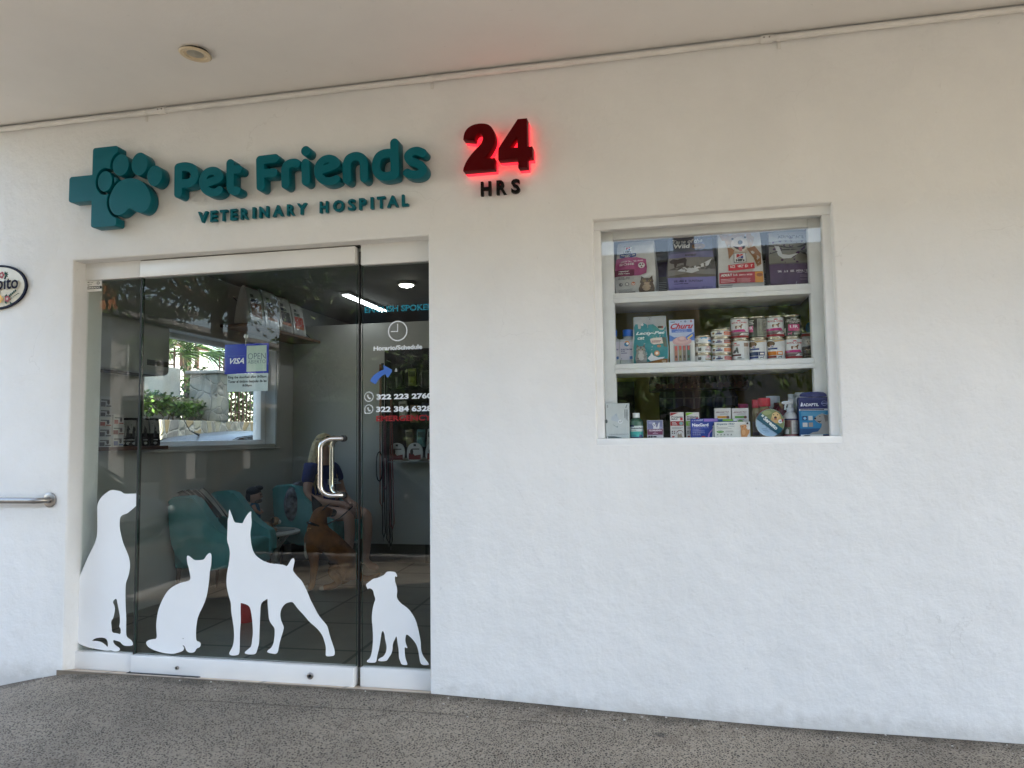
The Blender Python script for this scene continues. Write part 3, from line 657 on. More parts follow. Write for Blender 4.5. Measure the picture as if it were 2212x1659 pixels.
for ch, z, strokes, hw in LET:
    ss = []
    for pts, mode in strokes:
        q = at(*z(*pts[0]), LF); hwp = -mode if mode < 0 else hw
        rad = (at(z(pts[0][0]+hwp, 0)[0], z(*pts[0])[1], LF)-q).length
        p2 = tr(z, pts, LF); ss.append((catmull(p2, 5) if mode == 1 else p2, rad))
    fx = [p[0] for t, _ in ss for p in t]; fz = [p[1] for t, _ in ss for p in t]; r = max(q for _, q in ss)+.01
    def fl(X, Z):
        d = np.full(X.shape, 9.)
        for t, rr in ss:
            d2 = sd_stroke(X, Z, t, rr*.74)           # softened square ends
            d = np.minimum(d, d2-rr*.26)
        return d
    lps = sdf_loops(fl, min(fx)-r, max(fx)+r, min(fz)-r, max(fz)+r, .0028)
    keep(plate('letter', lps, LF, .066, TEAL, None, .0012), sign)
def glyph(ch, cx, z0, h, wd, Y, th, m, parent, bold, name='letter'):
    vs, fs = text_mesh(ch, bold)
    x0 = cx-wd/2
    # outline loops of the filled glyph
    from collections import Counter
    cnt = Counter(tuple(sorted((f[i], f[(i+1) % len(f)]))) for f in fs for i in range(len(f)))
    nb = {}
    for f in fs:
        for i in range(len(f)):
            a, b = f[i], f[(i+1) % len(f)]
            if cnt[tuple(sorted((a, b)))] == 1: nb[a] = b
    loops = []
    while nb:
        st = next(iter(nb)); lp = []; k = st
        while k in nb: lp.append((x0+vs[k][0]*wd, z0+vs[k][1]*h)); k = nb.pop(k)
        if len(lp) > 2: loops.append(lp)
    return keep(plate(name, loops, Y, th, m, None, .0008), parent)
HV = -.030
zb_ = at(437, 477.6, HV).z*.5+at(880, 447.2, HV).z*.5; zt_ = at(447, 455.0, HV).z; hh = .0605
WID = dict(V=.078, E=.052, T=.060, R=.058, I=.0205, N=.072, A=.083, Y=.074, H=.062, O=.083, S=.055, P=.053, L=.046)
for ch, x, y, z in [('V', 548, 1315, zA), ('E', 722, 1300, zA), ('T', 880, 1288, zA), ('E', 1042, 1275, zA), ('R', 1212, 1263, zA), ('I', 1362, 1250, zA), ('N', 1523, 1240, zA), ('A', 1750, 1222, zA), ('R', 1952, 1203, zA), ('Y', 2128, 1190, zA),
                 ('H', 463, 1205, zB), ('O', 690, 1185, zB), ('S', 890, 1172, zB), ('P', 1060, 1165, zB), ('I', 1203, 1150, zB), ('T', 1343, 1142, zB), ('A', 1523, 1128, zB), ('L', 1712, 1115, zB)]:
    glyph(ch, at(*z(x, y), HV).x, zb_, hh, WID[ch]*.74, HV, .022, TEAL, hosp, .034)
# the red backlit 24
RED = mat('dark_red_acrylic', (.085, .0005, .002), .4, vary=.05, vscale=5, spec=.1)
GLOW = mat('red_light', (1, .02, .04), .5, vary=0, emit=.20)
num = thing('number_sign', 'dark red backlit figures 24 glowing red on the wall', 'sign', at(1078, 315, 0))
NF = -.092
two = smooth_loop(tr(zN, [(172, 562), (172, 540), (183, 470), (215, 400), (280, 340), (370, 300), (480, 285), (580, 295), (650, 335), (700, 415), (722, 510), (722, 590), (695, 670), (645, 760), (590, 835), (532, 897), (532, 897), (712, 884), (712, 884), (713, 1068), (713, 1068), (168, 1112), (168, 1112), (172, 1070), (185, 1030), (220, 950), (275, 865), (345, 780), (425, 695), (482, 635), (510, 560), (502, 490), (465, 450), (415, 458), (378, 500), (367, 560), (362, 580), (362, 580), (168, 566), (168, 566)], NF), 2)
four_o = tr(zN, [(1110, 213), (1270, 198), (1275, 692), (1362, 684), (1364, 868), (1279, 876), (1281, 1038), (1120, 1052), (1117, 890), (775, 918), (774, 725)], NF)
four_i = tr(zN, [(1104, 500), (962, 716), (1108, 702)], NF)
for nm, lps in (('numeral', [two]), ('numeral', [four_o, four_i])):
    o = keep(plate(nm, lps, NF, .052, RED, None, .001), num)
    cx = [sum(p[k] for p in lps[0])/len(lps[0]) for k in (0, 1)]
    p = plate('light_panel', lps, NF+.0535, .031, GLOW); keep(p, num)
for q in ((215, 1140), (735, 1090), (800, 930), (1375, 900)):
    s = MB(); a = at(*zN(*q), NF+.05); s.tube([(a.x, NF+.04, a.z+.006), (a.x, -.001, a.z+.006)], .003, STEEL, 8); s.ball((a.x, NF+.056, a.z-.001), .005, STEEL, 8); keep(s.build('spacer'), num)
hrs = thing('hours_sign', 'small black letters HRS below the red number', 'sign', at(1082, 405, 0))
BLK = mat('black_acrylic', (.004, .004, .004), .5, spec=.15)
zb2 = at(*zN(500, 1535), HV).z*.4+at(*zN(1075, 1490), HV).z*.6; 
for ch, x in (('H', 558), ('R', 828), ('S', 1072)): glyph(ch, at(*zN(x, 1380), HV).x, zb2, .071, dict(H=.052, R=.050, S=.044)[ch], HV, .022, BLK, hrs, .03)

# oval ceramic name plaque at the left edge
plq = thing('house_plaque', 'oval hand-painted ceramic name plate with navy rim and flowers beside the entrance', 'plaque', (-2.605, 0, 2.123))
def oval(a, b, cx=-2.605, cz=2.123): return [(cx+a*math.cos(k*math.pi/32), cz+b*math.sin(k*math.pi/32)) for k in range(64)]
CER = mat('cream_glaze', (.62, .58, .46), .15, vary=.07, vscale=14, coat=.3); NAVY = mat('navy_glaze', (.004, .005, .022), .5, vary=.1, spec=.15); INKN = mat('navy_brush', (.004, .004, .02), .6, vary=.1, spec=.1); GRN = mat('green_brush', (.006, .06, .045), .6, vary=.1, spec=.1)
keep(plate('rim', [oval(.198, .130), oval(.183, .117)], -.014, .012, NAVY, None, .002), plq)
pl = keep(plate('tile', [oval(.1835, .1175)], -.0125, .010, CER, None, .001), plq)
s = MB(); cm = flat_map((-2.605-.185, -.0126, 2.123-.12), (1, 0, 0), (0, 0, 1), .37, .24)
RF, GF, YF = (150, 26, 34), (22, 92, 82), (224, 170, 60)
def flower(u, v, r, c): return [('e', u+r*.6*math.cos(k*1.257), v+r*.95*math.sin(k*1.257), r*.5, r*.78, c) for k in range(5)]+[('e', u, v, r*.33, r*.5, (235, 225, 200)), ('e', u, v, r*.16, r*.25, (60, 25, 20))]
def leaf(u, v, du, dv, wd=.024): return ('p', [(u, v), (u+du*.5-dv*wd*9, v+dv*.5+du*wd*9), (u+du, v+dv), (u+du*.5+dv*wd*9, v+dv*.5-du*wd*9)], GRN)
it = []
for k in range(5): it.append(leaf(.63, .79, .07*math.cos(-1.4+k*.75), .09*math.sin(-1.4+k*.75)))
it += flower(.565, .79, .05, RF)
for k in range(6): it += [leaf(.71+.028*k, .21+.028*k, -.015, .075), leaf(.72+.03*k, .19+.026*k, .05, -.005)]
it += [leaf(.655, .2, .03, .12), leaf(.655, .18, .03, -.11), leaf(.75, .13, .03, -.08)]
it += flower(.70, .20, .047, RF)+flower(.56, .20, .055, YF)
it.append(('t', 'pito', .505, .335, .90, .73, 0, .02, INKN))
s.art(cm, it, .0002); keep(s.build('painting'), plq)

# surface conduit under the ceiling
cond = thing('electrical_conduit', 'thin painted conduit pipe running along the top of the wall under the ceiling', 'conduit', (0, 0, 3.06))
CP = mat('conduit_paint', (.70, .69, .66), .5, vary=.06)
zc = 3.058
s = MB(); s.tube([(-2.9+.6*k, -.020, zc+.0015*math.sin(k*1.7)) for k in range(20)], .0145, CP, 12); keep(s.build('pipe'), cond)
for x in (at(313, 240, -.02).x, at(931, 171, -.02).x, at(1683, 80, -.02).x):
    s = MB(); s.tube([(x-.009, -.02, zc), (x+.009, -.02, zc)], .0175, CP, 12); s.box(x-.008, x+.008, -.006, -.001, zc-.045, zc-.012, CP, .002); keep(s.build('clip'), cond)
for x in (at(350, 243, -.02).x, at(1655, 83, -.02).x):
    s = MB(); s.tube([(x-.026, -.021, zc), (x+.026, -.021, zc)], .0195, CP, 12)
    for d in (-.012, .012): s.lathe([(.004, 0), (.004, .003)], (x+d, -.040, zc), STEEL, 8, Matrix.Rotation(R(90), 3, 'X'))
    keep(s.build('coupling'), cond)

# recessed downlight
lc = Vector((-1.0, -.49, CZ))
dl = thing('downlight', 'round cream recessed ceiling lamp, switched off, hanging slightly loose', 'ceiling lamp', lc)
tilt = Matrix.Rotation(R(5), 3, 'Y')
s = MB(); s.lathe([(.073, -.004), (.075, -.008), (.068, -.013), (.053, -.011), (.051, -.005)], (0, 0, -.006), mat('cream_plastic', (.62, .52, .36), .4), 40, tilt); s.build('trim_ring', dl)
s = MB(); s.lathe([(.051, -.004), (.035, -.008), (.001, -.010)], (0, 0, -.004), mat('frosted_lens', (.33, .31, .26), .3), 32, tilt); s.build('lens', dl)
s = MB(); s.lathe([(.060, .0), (.060, -.006)], (0, 0, 0), BLACK, 32); s.build('housing', dl)

# stainless handrail along the ramp
hr = thing('handrail', 'stainless steel handrail fixed to the wall left of the entrance', 'handrail', (-2.2, 0, .905))
s = MB(); xe = -2.212
pts = [(-2.88, -.065, .905), (-2.7, -.065, .905), (xe-.065, -.065, .905)]+[(xe-.05+.05*math.sin(a), -.065+.05*(1-math.cos(a)), .905) for a in (.3, .6, .9, 1.2, 1.57)]+[(xe, -.004, .905)]
s.tube(pts, .0165, STEEL, 16); keep(s.build('rail'), hr)
s = MB(); s.lathe([(.036, 0), (.040, .002), (.040, .010), (.035, .013), (.019, .013)], (xe, -.001, .905), STEEL, 32, Matrix.Rotation(R(90), 3, 'X')); keep(s.build('flange'), hr)

# ------------------------------------------------------------------ decals and notices on the glass
z5 = zoomer(138.25, 979.3, .3125); z6 = zoomer(518.4, 921.7, .3125); z2 = zoomer(334.1, 1025.35, .16664); z4 = zoomer(518.4, 489.6, .31249)
VINYL = mat('white_vinyl', (.84, .85, .86), .45, vary=.03, vscale=3)
GS, GD = GY-.0012, GY-.0132        # faces of the sidelight and leaf panes
def animal(name, label, Y, segs, holes=()):
    pts = []
    for z, p in segs: pts += tr(z, p, Y)
    lp = [smooth_loop(pts, 2)]+[smooth_loop(tr(z, h, Y), 1) for z, h in holes]
    return tag(plate(name, lp, Y, .0008, VINYL), label, 'decal', 'white animal silhouettes along the bottom of the entrance glass')
animal('animal_decal', 'white vinyl silhouette of a sitting long-necked dog on the left glass panel', GS, [(z5, [(335, 252), (365, 257), (395, 263), (412, 279), (440, 280), (480, 278), (518, 277), (521, 300), (515, 335), (500, 362), (478, 382), (455, 400), (438, 415), (405, 425), (390, 437), (384, 470), (384, 510), (393, 560), (408, 620), (430, 670), (448, 715), (456, 760), (455, 800), (445, 850), (428, 890), (425, 930), (424, 1000), (426, 1060), (430, 1130), (429, 1200), (429, 1258), (440, 1275), (465, 1290), (478, 1312), (475, 1328), (450, 1332), (415, 1330), (400, 1318), (388, 1302), (360, 1296), (342, 1288), (340, 1305), (352, 1325), (385, 1345), (387, 1360), (370, 1370), (345, 1370), (325, 1360), (300, 1365), (270, 1360), (220, 1352), (160, 1340), (120, 1325), (90, 1305), (74, 1285), (72, 1200), (73, 1100), (76, 1000), (86, 920), (105, 860), (130, 800), (160, 730), (190, 670), (215, 620), (228, 570), (230, 500), (230, 420), (229, 360), (240, 330), (260, 300), (290, 275), (315, 258)])],
       [(z5, [(362, 998), (372, 1050), (384, 1110), (388, 1170), (380, 1200), (392, 1210), (392, 1252), (365, 1243), (332, 1240), (328, 1200), (324, 1160), (340, 1140), (350, 1100), (352, 1060), (334, 1025)]), (z5, [(188, 1297), (215, 1278), (255, 1272), (290, 1278), (302, 1300), (304, 1325), (300, 1340), (285, 1322), (255, 1302), (220, 1296)])])
animal('animal_decal', 'white vinyl silhouette of a sitting cat seen from behind on the glass door', GD, [(z5, [(1005, 687), (1018, 695), (1020, 720), (1018, 770), (1008, 810), (1005, 850), (1000, 900), (994, 950), (980, 1010), (955, 1070), (935, 1105), (918, 1160), (912, 1220), (912, 1270), (915, 1298), (940, 1303), (946, 1322), (938, 1342), (915, 1348), (910, 1365), (895, 1378), (865, 1378), (845, 1365), (838, 1345), (832, 1328), (815, 1326), (828, 1338), (830, 1355), (818, 1368), (785, 1378), (760, 1387), (700, 1382), (640, 1368), (590, 1345), (570, 1325), (567, 1305), (580, 1292), (610, 1285), (642, 1283), (640, 1240), (637, 1190), (642, 1130), (655, 1070), (680, 1010), (715, 950), (760, 915), (810, 893), (850, 885), (876, 874), (872, 840), (864, 800), (852, 760), (848, 720), (852, 706), (865, 710), (890, 730), (905, 740), (940, 738), (968, 735), (985, 705)])],
       [(z5, [(819, 1278), (826, 1277), (826, 1284), (820, 1284)])])
animal('animal_decal', 'white vinyl silhouette of a tall standing dog with pricked ears on the glass door', GD, [
  (z2, [(970, 448), (970, 448), (990, 500), (1020, 580), (1036, 622), (1090, 626), (1140, 632), (1150, 605), (1180, 550), (1215, 500), (1245, 474), (1252, 480), (1250, 530), (1256, 600), (1255, 660), (1238, 740), (1243, 830), (1252, 900), (1268, 970), (1300, 1040), (1360, 1090), (1430, 1130), (1520, 1155), (1620, 1160), (1680, 1172), (1716, 1190), (1745, 1140), (1770, 1098), (1795, 1080), (1810, 1090), (1813, 1130), (1800, 1190), (1790, 1235)]),
  (z6, [(375, 1010), (400, 1040), (425, 1062), (450, 1110), (475, 1165), (490, 1205), (510, 1240), (545, 1310), (600, 1370), (610, 1400), (625, 1460), (650, 1530), (656, 1560), (652, 1584), (610, 1588), (591, 1584), (592, 1560), (594, 1520), (585, 1490), (570, 1440), (530, 1390), (480, 1350), (440, 1300), (400, 1260), (372, 1220), (362, 1211), (340, 1213), (310, 1225), (290, 1250), (278, 1285), (280, 1330), (292, 1360), (304, 1385), (298, 1415), (280, 1470), (268, 1520), (262, 1560), (245, 1572), (220, 1568), (190, 1562), (188, 1548), (215, 1530), (232, 1500), (240, 1440), (240, 1390), (220, 1370), (200, 1335), (196, 1290), (192, 1240), (190, 1190), (190, 1190), (142, 1217), (140, 1290), (135, 1400), (132, 1500), (122, 1530), (112, 1570), (80, 1576), (35, 1570), (32, 1558), (60, 1535), (78, 1520), (85, 1470), (90, 1420), (85, 1340), (75, 1270), (65, 1240), (35, 1225), (5, 1218)]),
  (z5, [(1221, 1040), (1220, 1100), (1222, 1160), (1215, 1250), (1215, 1330), (1212, 1382), (1200, 1396), (1160, 1398), (1140, 1390), (1145, 1370), (1165, 1340), (1175, 1290), (1175, 1220), (1165, 1150), (1155, 1090), (1155, 1040), (1140, 990), (1125, 930), (1122, 880), (1128, 820), (1140, 760), (1148, 690), (1140, 640), (1127, 610), (1128, 560), (1132, 500), (1130, 460), (1138, 440), (1138, 410)])])
animal('animal_decal', 'white vinyl silhouette of a small standing puppy looking left on the right glass panel', GS, [(z6, [(1015, 1000), (1060, 1002), (1078, 1008), (1088, 1038), (1080, 1037), (1072, 1032), (1070, 1050), (1072, 1075), (1082, 1100), (1088, 1140), (1082, 1170), (1090, 1195), (1110, 1220), (1140, 1240), (1170, 1265), (1195, 1300), (1215, 1340), (1230, 1390), (1240, 1440), (1250, 1490), (1250, 1540), (1262, 1580), (1285, 1610), (1306, 1640), (1304, 1648), (1258, 1648), (1245, 1630), (1240, 1600), (1235, 1560), (1225, 1520), (1210, 1490), (1185, 1460), (1150, 1430), (1142, 1460), (1145, 1500), (1160, 1530), (1150, 1532), (1138, 1520), (1138, 1560), (1142, 1600), (1158, 1640), (1155, 1648), (1115, 1646), (1105, 1615), (1098, 1600), (1098, 1550), (1090, 1500), (1082, 1441), (1070, 1470), (1055, 1500), (1055, 1540), (1045, 1575), (1025, 1600), (1015, 1620), (960, 1622), (953, 1612), (965, 1600), (990, 1590), (1010, 1560), (1015, 1520), (1002, 1470), (1000, 1435), (985, 1405), (975, 1440), (968, 1500), (955, 1560), (947, 1590), (942, 1625), (930, 1632), (880, 1630), (875, 1618), (900, 1600), (912, 1560), (920, 1480), (918, 1400), (910, 1330), (915, 1270), (925, 1220), (938, 1195), (925, 1160), (920, 1125), (890, 1115), (884, 1127), (880, 1118), (868, 1090), (890, 1075), (920, 1050), (945, 1047), (970, 1038), (1000, 1022)])])
# lettering
WV, TV, RV = (226, 230, 234), (12, 130, 154), (140, 8, 18)
def decal_text(name, label, txt, z, x0, y0, x1, y1, col, bold=.03, cat='lettering', Y=GS, x1m=None):
    """text whose lower left is (x0, y0) and upper right (x1, y1) of a zoom; x1m: metric right end"""
    a, b = at(*z(x0, y0), Y), at(*z(x1, y1), Y); xr = x1m if x1m else b.x
    s = MB(); s.art(flat_map((a.x, Y, a.z), (1, 0, 0), (0, 0, 1), xr-a.x, b.z-a.z), [('t', txt, 0, 0, 1, 1, 0, bold, col)], .0004)
    return tag(s.build(name), label, cat)
zd = zoomer(777.7, 679.7, .062505); ze = zoomer(771.9, 777.65, .086809)
decal_text('lettering_decal', 'teal lettering ENGLISH SPOKEN on the right glass panel', 'ENGLISH SPOKEN', z4, 862, 598, 1340, 531, TV, .03)
decal_text('lettering_decal', 'white lettering Horario/Schedule below the clock symbol', 'Horario/Schedule', zd, 470, 1250, 2150, 1022, WV, .045)
n1 = decal_text('phone_number_decal', 'upper white phone number beside the handset in a ring', '322 223 2760', ze, 480, 990, 1862, 818, WV, .04)
n2 = decal_text('phone_number_decal', 'lower white phone number beside the speech bubble handset', '322 384 6328', ze, 468, 1300, 1862, 1128, WV, .04)
decal_text('lettering_decal', 'dark red lettering EMERGENCY below the phone numbers', 'EMERGENCY', ze, 470, 1528, 1850, 1362, RV, .03)
for o in (n1, n2): tag(o, group='phone numbers on the glass')
def ring(cx, cz, r, wd, n=40): return [[(cx+q*math.cos(2*math.pi*k/n), cz+q*math.sin(2*math.pi*k/n)) for k in range(n)] for q in (r, r-wd)]
c = at(*zd(1300, 562), GS); rr = (at(*zd(1636, 562), GS).x-at(*zd(962, 562), GS).x)/2
def strip(a, b, w_): 
    dx, dz = b[0]-a[0], b[1]-a[1]; L = math.hypot(dx, dz); px, pz = -dz/L*w_/2, dx/L*w_/2
    return [(a[0]+px, a[1]+pz), (b[0]+px, b[1]+pz), (b[0]-px, b[1]-pz), (a[0]-px, a[1]-pz)]
hx = rr*.04
def thin(name, label, loops_list, Y, col, cat='decal', group=None):
    s = MB(); mm = ink(*col) if isinstance(col, tuple) else col
    t = thing(name, label, cat, (0, 0, 0), group) if len(loops_list) > 1 else None
    if t:
        xs = [p[0] for l in loops_list for q in l for p in q]; zs = [p[1] for l in loops_list for q in l for p in q]
        t.location = ((min(xs)+max(xs))/2, Y, (min(zs)+max(zs))/2)
    for k, lp in enumerate(loops_list):
        o = plate('symbol' if t else name, lp, Y, .0008, mm)
        if t: keep(o, t)
        else: tag(o, label, cat, group)
dial = [ring(c.x, c.z, rr, rr*.115), [[(c.x+hx, c.z+rr*.68), (c.x-hx, c.z+rr*.68), (c.x-hx, c.z), (c.x-rr*.70, c.z), (c.x-rr*.70, c.z-2*hx), (c.x+hx, c.z-2*hx)][::1]]]
thin('clock_decal', 'white vinyl clock symbol showing nine on the right glass panel', dial, GS, WV)
def handset(cx, cz, k, ang=0):
    p = [(-.42, .55), (-.22, .62), (-.08, .36), (-.14, .22), (-.24, .16), (-.05, -.18), (.16, -.40), (.24, -.32), (.36, -.30), (.58, -.46), (.52, -.60), (.32, -.72), (.1, -.66), (-.22, -.42), (-.46, -.02), (-.54, .32)]
    return [smooth_loop([(cx+x*k, cz+y*k) for x, y in p], 2)]
c = at(*ze(286, 914), GS); r = (at(*ze(402, 914), GS).x-at(*ze(172, 914), GS).x)/2
thin('handset_decal', 'white vinyl telephone handset inside a plain ring', [ring(c.x, c.z, r, r*.13), handset(c.x, c.z, r*.72)], GS, WV, group='phone symbols on the glass')
c = at(*ze(286, 1222), GS)
bub = lambda q: [(c.x+q*math.cos(a), c.z+q*math.sin(a)) for a in [R(-108)+k*R(300)/34 for k in range(35)]]+[(c.x-q*.98, c.z-q*1.02)]
thin('handset_decal', 'white vinyl telephone handset inside a round speech bubble', [[smooth_loop(bub(r*.94), 1), smooth_loop(bub(r*.80), 1)], handset(c.x+r*.02, c.z, r*.66)], GS, WV, group='phone symbols on the glass')
thin('arrow_decal', 'curved blue arrow sticker pointing right at a tiny bell', [[tr(ze, [(645, 125), (862, 240), (860, 290), (768, 432), (735, 430), (695, 345), (610, 400), (540, 470), (490, 540), (458, 602), (400, 580), (315, 522), (360, 440), (430, 360), (520, 300), (600, 258), (655, 240), (655, 190)], GS)]], GS, (64, 108, 190))
c = at(*ze(962, 245), GS); k = .0075
bell = [(c.x+x*k, c.z+y*k) for x, y in ((-1, -1), (-.6, -.6), (-.5, .3), (-.15, .9), (.15, .9), (.5, .3), (.6, -.6), (1, -1))]
inn = [(c.x+(p[0]-c.x)*.62, c.z+(p[1]-c.z)*.62-.0006) for p in bell]
thin('bell_decal', 'tiny white outline bell sticker right of the blue arrow', [[bell, inn]], GS, WV)
# census sticker, upper left corner
zs_ = zoomer(172.8, 576.05, .14584)
a, b = at(*zs_(72, 378), GS), at(*zs_(325, 186), GS)
s = MB(); wd, ht = b.x-a.x, b.z-a.z
s.box(a.x, b.x, GS-.0006, GS, a.z, b.z, ink(226, 226, 222))
s.art(flat_map((a.x, GS-.0006, a.z), (1, 0, 0), (0, 0, 1), wd, ht), [('r', 0, .22, 1, .45, (20, 20, 20)), ('t', 'CENSADO', .10, .265, .90, .405, 0, .04, (235, 235, 232)), ('t', 'C', .1, .55, .28, .82, 0, .03, (20, 20, 20)), ('e', .80, .70, .10, .135, (120, 120, 118)), ('e', .80, .70, .075, .10, (185, 185, 180)), ('r', .32, .74, .5, .78, (120, 120, 120)), ('r', .32, .58, .42, .62, (120, 120, 120))], .0002)
tag(s.build('census_sticker'), 'white rectangular sticker reading CENSADO in the upper left corner of the glass', 'sticker')
# card payment sign on a suction cup, and the notice under it
zv = zoomer(460.8, 691.25, .104153)
YS = GD+.018
a, b = at(*zv(228, 1142), YS), at(*zv(1140, 472), YS); a2 = at(*zv(1150, 1080), YS)
vs = thing('open_sign', 'blue and pale green VISA OPEN sign hanging on the glass door by a suction cup', 'sign', at(*zv(680, 800), YS))
x0, x1, z0, z1 = a.x, (b.x+a2.x)/2, (a.z+a2.z)/2, b.z
s = MB(); s.box(x0, x1, YS, YS+.004, z0, z1, ink(0, 40, 165), .001)
s.art(flat_map((x0, YS, z0), (1, 0, 0), (0, 0, 1), x1-x0, z1-z0), [('r', .505, .065, .955, .925, (172, 190, 178)), ('t', 'OPEN', .535, .47, .935, .67, 0, -.012, (38, 58, 92)), ('t', 'ABIERTO', .535, .325, .935, .445, 0, -.012, (38, 58, 92)), ('t', 'VISA', .10, .335, .475, .53, .14, .025, (232, 236, 244)), ('t', 'We accept / Aceptamos', .08, .575, .47, .625, 0, .0, (90, 120, 200))], .0002)
keep(s.build('board'), vs)
s = MB(); cz = at(*zv(676, 340), YS).z; cx = at(*zv(676, 340), YS).x
s.lathe([(.013, 0), (.012, .004), (.005, .007), (.004, .012), (.006, .014)], (cx, GD+.0185, cz), mat('clear_plastic', (.5, .52, .5), .08, vary=.2), 18, Matrix.Rotation(R(90), 3, 'X')); keep(s.build('suction_cup'), vs)
s = MB(); s.tube([(cx, YS-.001, cz-.006), (cx+.001, YS-.001, cz-.03), (cx, YS-.001, z1-.01)], .0011, STEEL, 6); keep(s.build('hook'), vs)
a, b = at(*zv(285, 1508), YS), at(*zv(1120, 1100), YS); d = at(*zv(1132, 1455), YS)
s = MB(); bb = (a.z+d.z)/2
s.box(a.x, (b.x+d.x)/2, YS+.001, YS+.0018, bb, z0-.0008, ink(186, 198, 204))
s.art(flat_map((a.x, YS+.001, bb), (1, 0, 0), (0, 0, 1), (b.x+d.x)/2-a.x, z0-bb), [('t', 'Ring the doorbell after 8:00pm', .02, .70, .97, .89, 0, .035, (30, 34, 40)), ('t', 'Tocar el timbre después de las', .02, .45, .975, .65, 0, .035, (30, 34, 40)), ('t', '8:00pm', .38, .24, .61, .41, 0, .035, (30, 34, 40))], .0002)
tag(s.build('doorbell_notice'), 'white paper notice about the doorbell below the blue sign', 'notice')

# ------------------------------------------------------------------ goods in the display window
w7 = zoomer(1267.3, 426.3, .26042); w8 = zoomer(1267.3, 662.4, .26042)
LEDGE = GZ0-.001
WHITE, INKD, GREY = (222, 224, 224), (38, 40, 48), (120, 122, 126)
def lines(u0, v0, u1, n, dv, col=GREY, th=.012): return [('r', u0, v0-k*dv, u1-(k % 2)*.06*(u1-u0), v0-k*dv+th, col) for k in range(n)]
def cat_art(u, v, s, a, furs=((92, 74, 56), (60, 46, 36), (170, 150, 126))):
    """a tabby cat sitting: a = face height/width ratio"""
    f, dk, lt = furs; q = lambda x, y: (u+x*s, v+y*s*a)
    return [('p', [q(-.5, 0), q(-.55, .5), q(-.42, .95), q(-.36, 1.15), q(.36, 1.15), q(.46, .9), q(.55, .45), q(.5, 0)], f),
            ('p', [q(-.40, 1.3), q(-.36, 1.78), q(-.1, 1.5)], dk), ('p', [q(.40, 1.3), q(.36, 1.78), q(.1, 1.5)], dk),
            ('e', *q(0, 1.22), s*.44, s*a*.36, f), ('e', *q(0, .62), s*.30, s*a*.34, lt), ('e', *q(0, 1.05), s*.2, s*a*.13, lt),
            ('p', [q(-.05, 1.35), q(-.09, 1.56), q(.09, 1.56), q(.05, 1.35)], dk), ('p', [q(-.44, 1.1), q(-.2, 1.18), q(-.42, 1.2)], dk), ('p', [q(.44, 1.1), q(.2, 1.18), q(.42, 1.2)], dk),
            ('e', *q(-.17, 1.27), s*.08, s*a*.06, (176, 160, 90)), ('e', *q(.17, 1.27), s*.08, s*a*.06, (176, 160, 90)),
            ('e', *q(-.17, 1.27), s*.04, s*a*.05, (14, 14, 14)), ('e', *q(.17, 1.27), s*.04, s*a*.05, (14, 14, 14)), ('p', [q(-.05, 1.14), q(.05, 1.14), q(0, 1.07)], (150, 90, 84)),
            ('r', *q(-.45, .45), *q(-.2, .5), dk), ('r', *q(.2, .55), *q(.45, .6), dk), ('r', *q(-.4, .25), *q(-.15, .3), dk)]
def dog_art(u, v, s, a, fur=(178, 132, 76), lt=(226, 214, 196), nose=(24, 20, 20)):
    q = lambda x, y: (u+x*s, v+y*s*a)
    return [('p', [q(-.5, 0), q(-.5, .55), q(-.3, 1), q(.3, 1), q(.55, .6), q(.5, 0)], fur), ('e', *q(0, .4), s*.28, s*a*.42, lt),
            ('p', [q(-.45, 1.15), q(-.5, 1.75), q(-.15, 1.5)], fur), ('p', [q(.45, 1.15), q(.5, 1.75), q(.15, 1.5)], fur),
            ('e', *q(0, 1.2), s*.44, s*a*.38, fur), ('e', *q(0, 1.06), s*.27, s*a*.24, lt), ('e', *q(0, 1.15), s*.1, s*a*.07, nose),
            ('p', [q(-.22, 1.0), q(0, .94), q(.22, 1.0), q(.1, .84), q(-.1, .84)], (60, 26, 26)), ('e', *q(0, .87), s*.09, s*a*.07, (196, 120, 126)),
            ('e', *q(-.18, 1.3), s*.05, s*a*.05, nose), ('e', *q(.18, 1.3), s*.05, s*a*.05, nose)]
def dog_side(u, v, s, a, c):
    """small standing dog in profile, facing right"""
    q = lambda x, y: (u+x*s, v+y*s*a)
    return [('p', [q(-.5, .45), q(-.46, .66), q(.2, .68), q(.26, .9), q(.36, 1.0), q(.52, .9), q(.52, .78), q(.4, .72), q(.34, .4), q(.34, 0), q(.2, 0), q(.18, .36), q(-.26, .36), q(-.3, 0), q(-.44, 0)], c)]
def hills(u, v, wd, a):
    """red and blue flag mark in a framed square, name below"""
    h = wd*a; q = lambda x, y: (u+x*wd, v+y*h)
    return [('r', u-.04*wd, v-.04*h, u+1.04*wd, v+1.04*h, INKD), ('r', u, v, u+wd, v+h, WHITE),
            ('p', [q(.22, .42), q(.78, .72), q(.78, .42)], (32, 58, 150)), ('p', [q(.2, .5), q(.2, .9), q(.78, .9), q(.78, .8)], (196, 40, 48)), ('r', *q(.47, .42), *q(.53, .9), WHITE), ('t', "Hill's", *q(.14, .07), *q(.88, .36), 0, .05, INKD)]

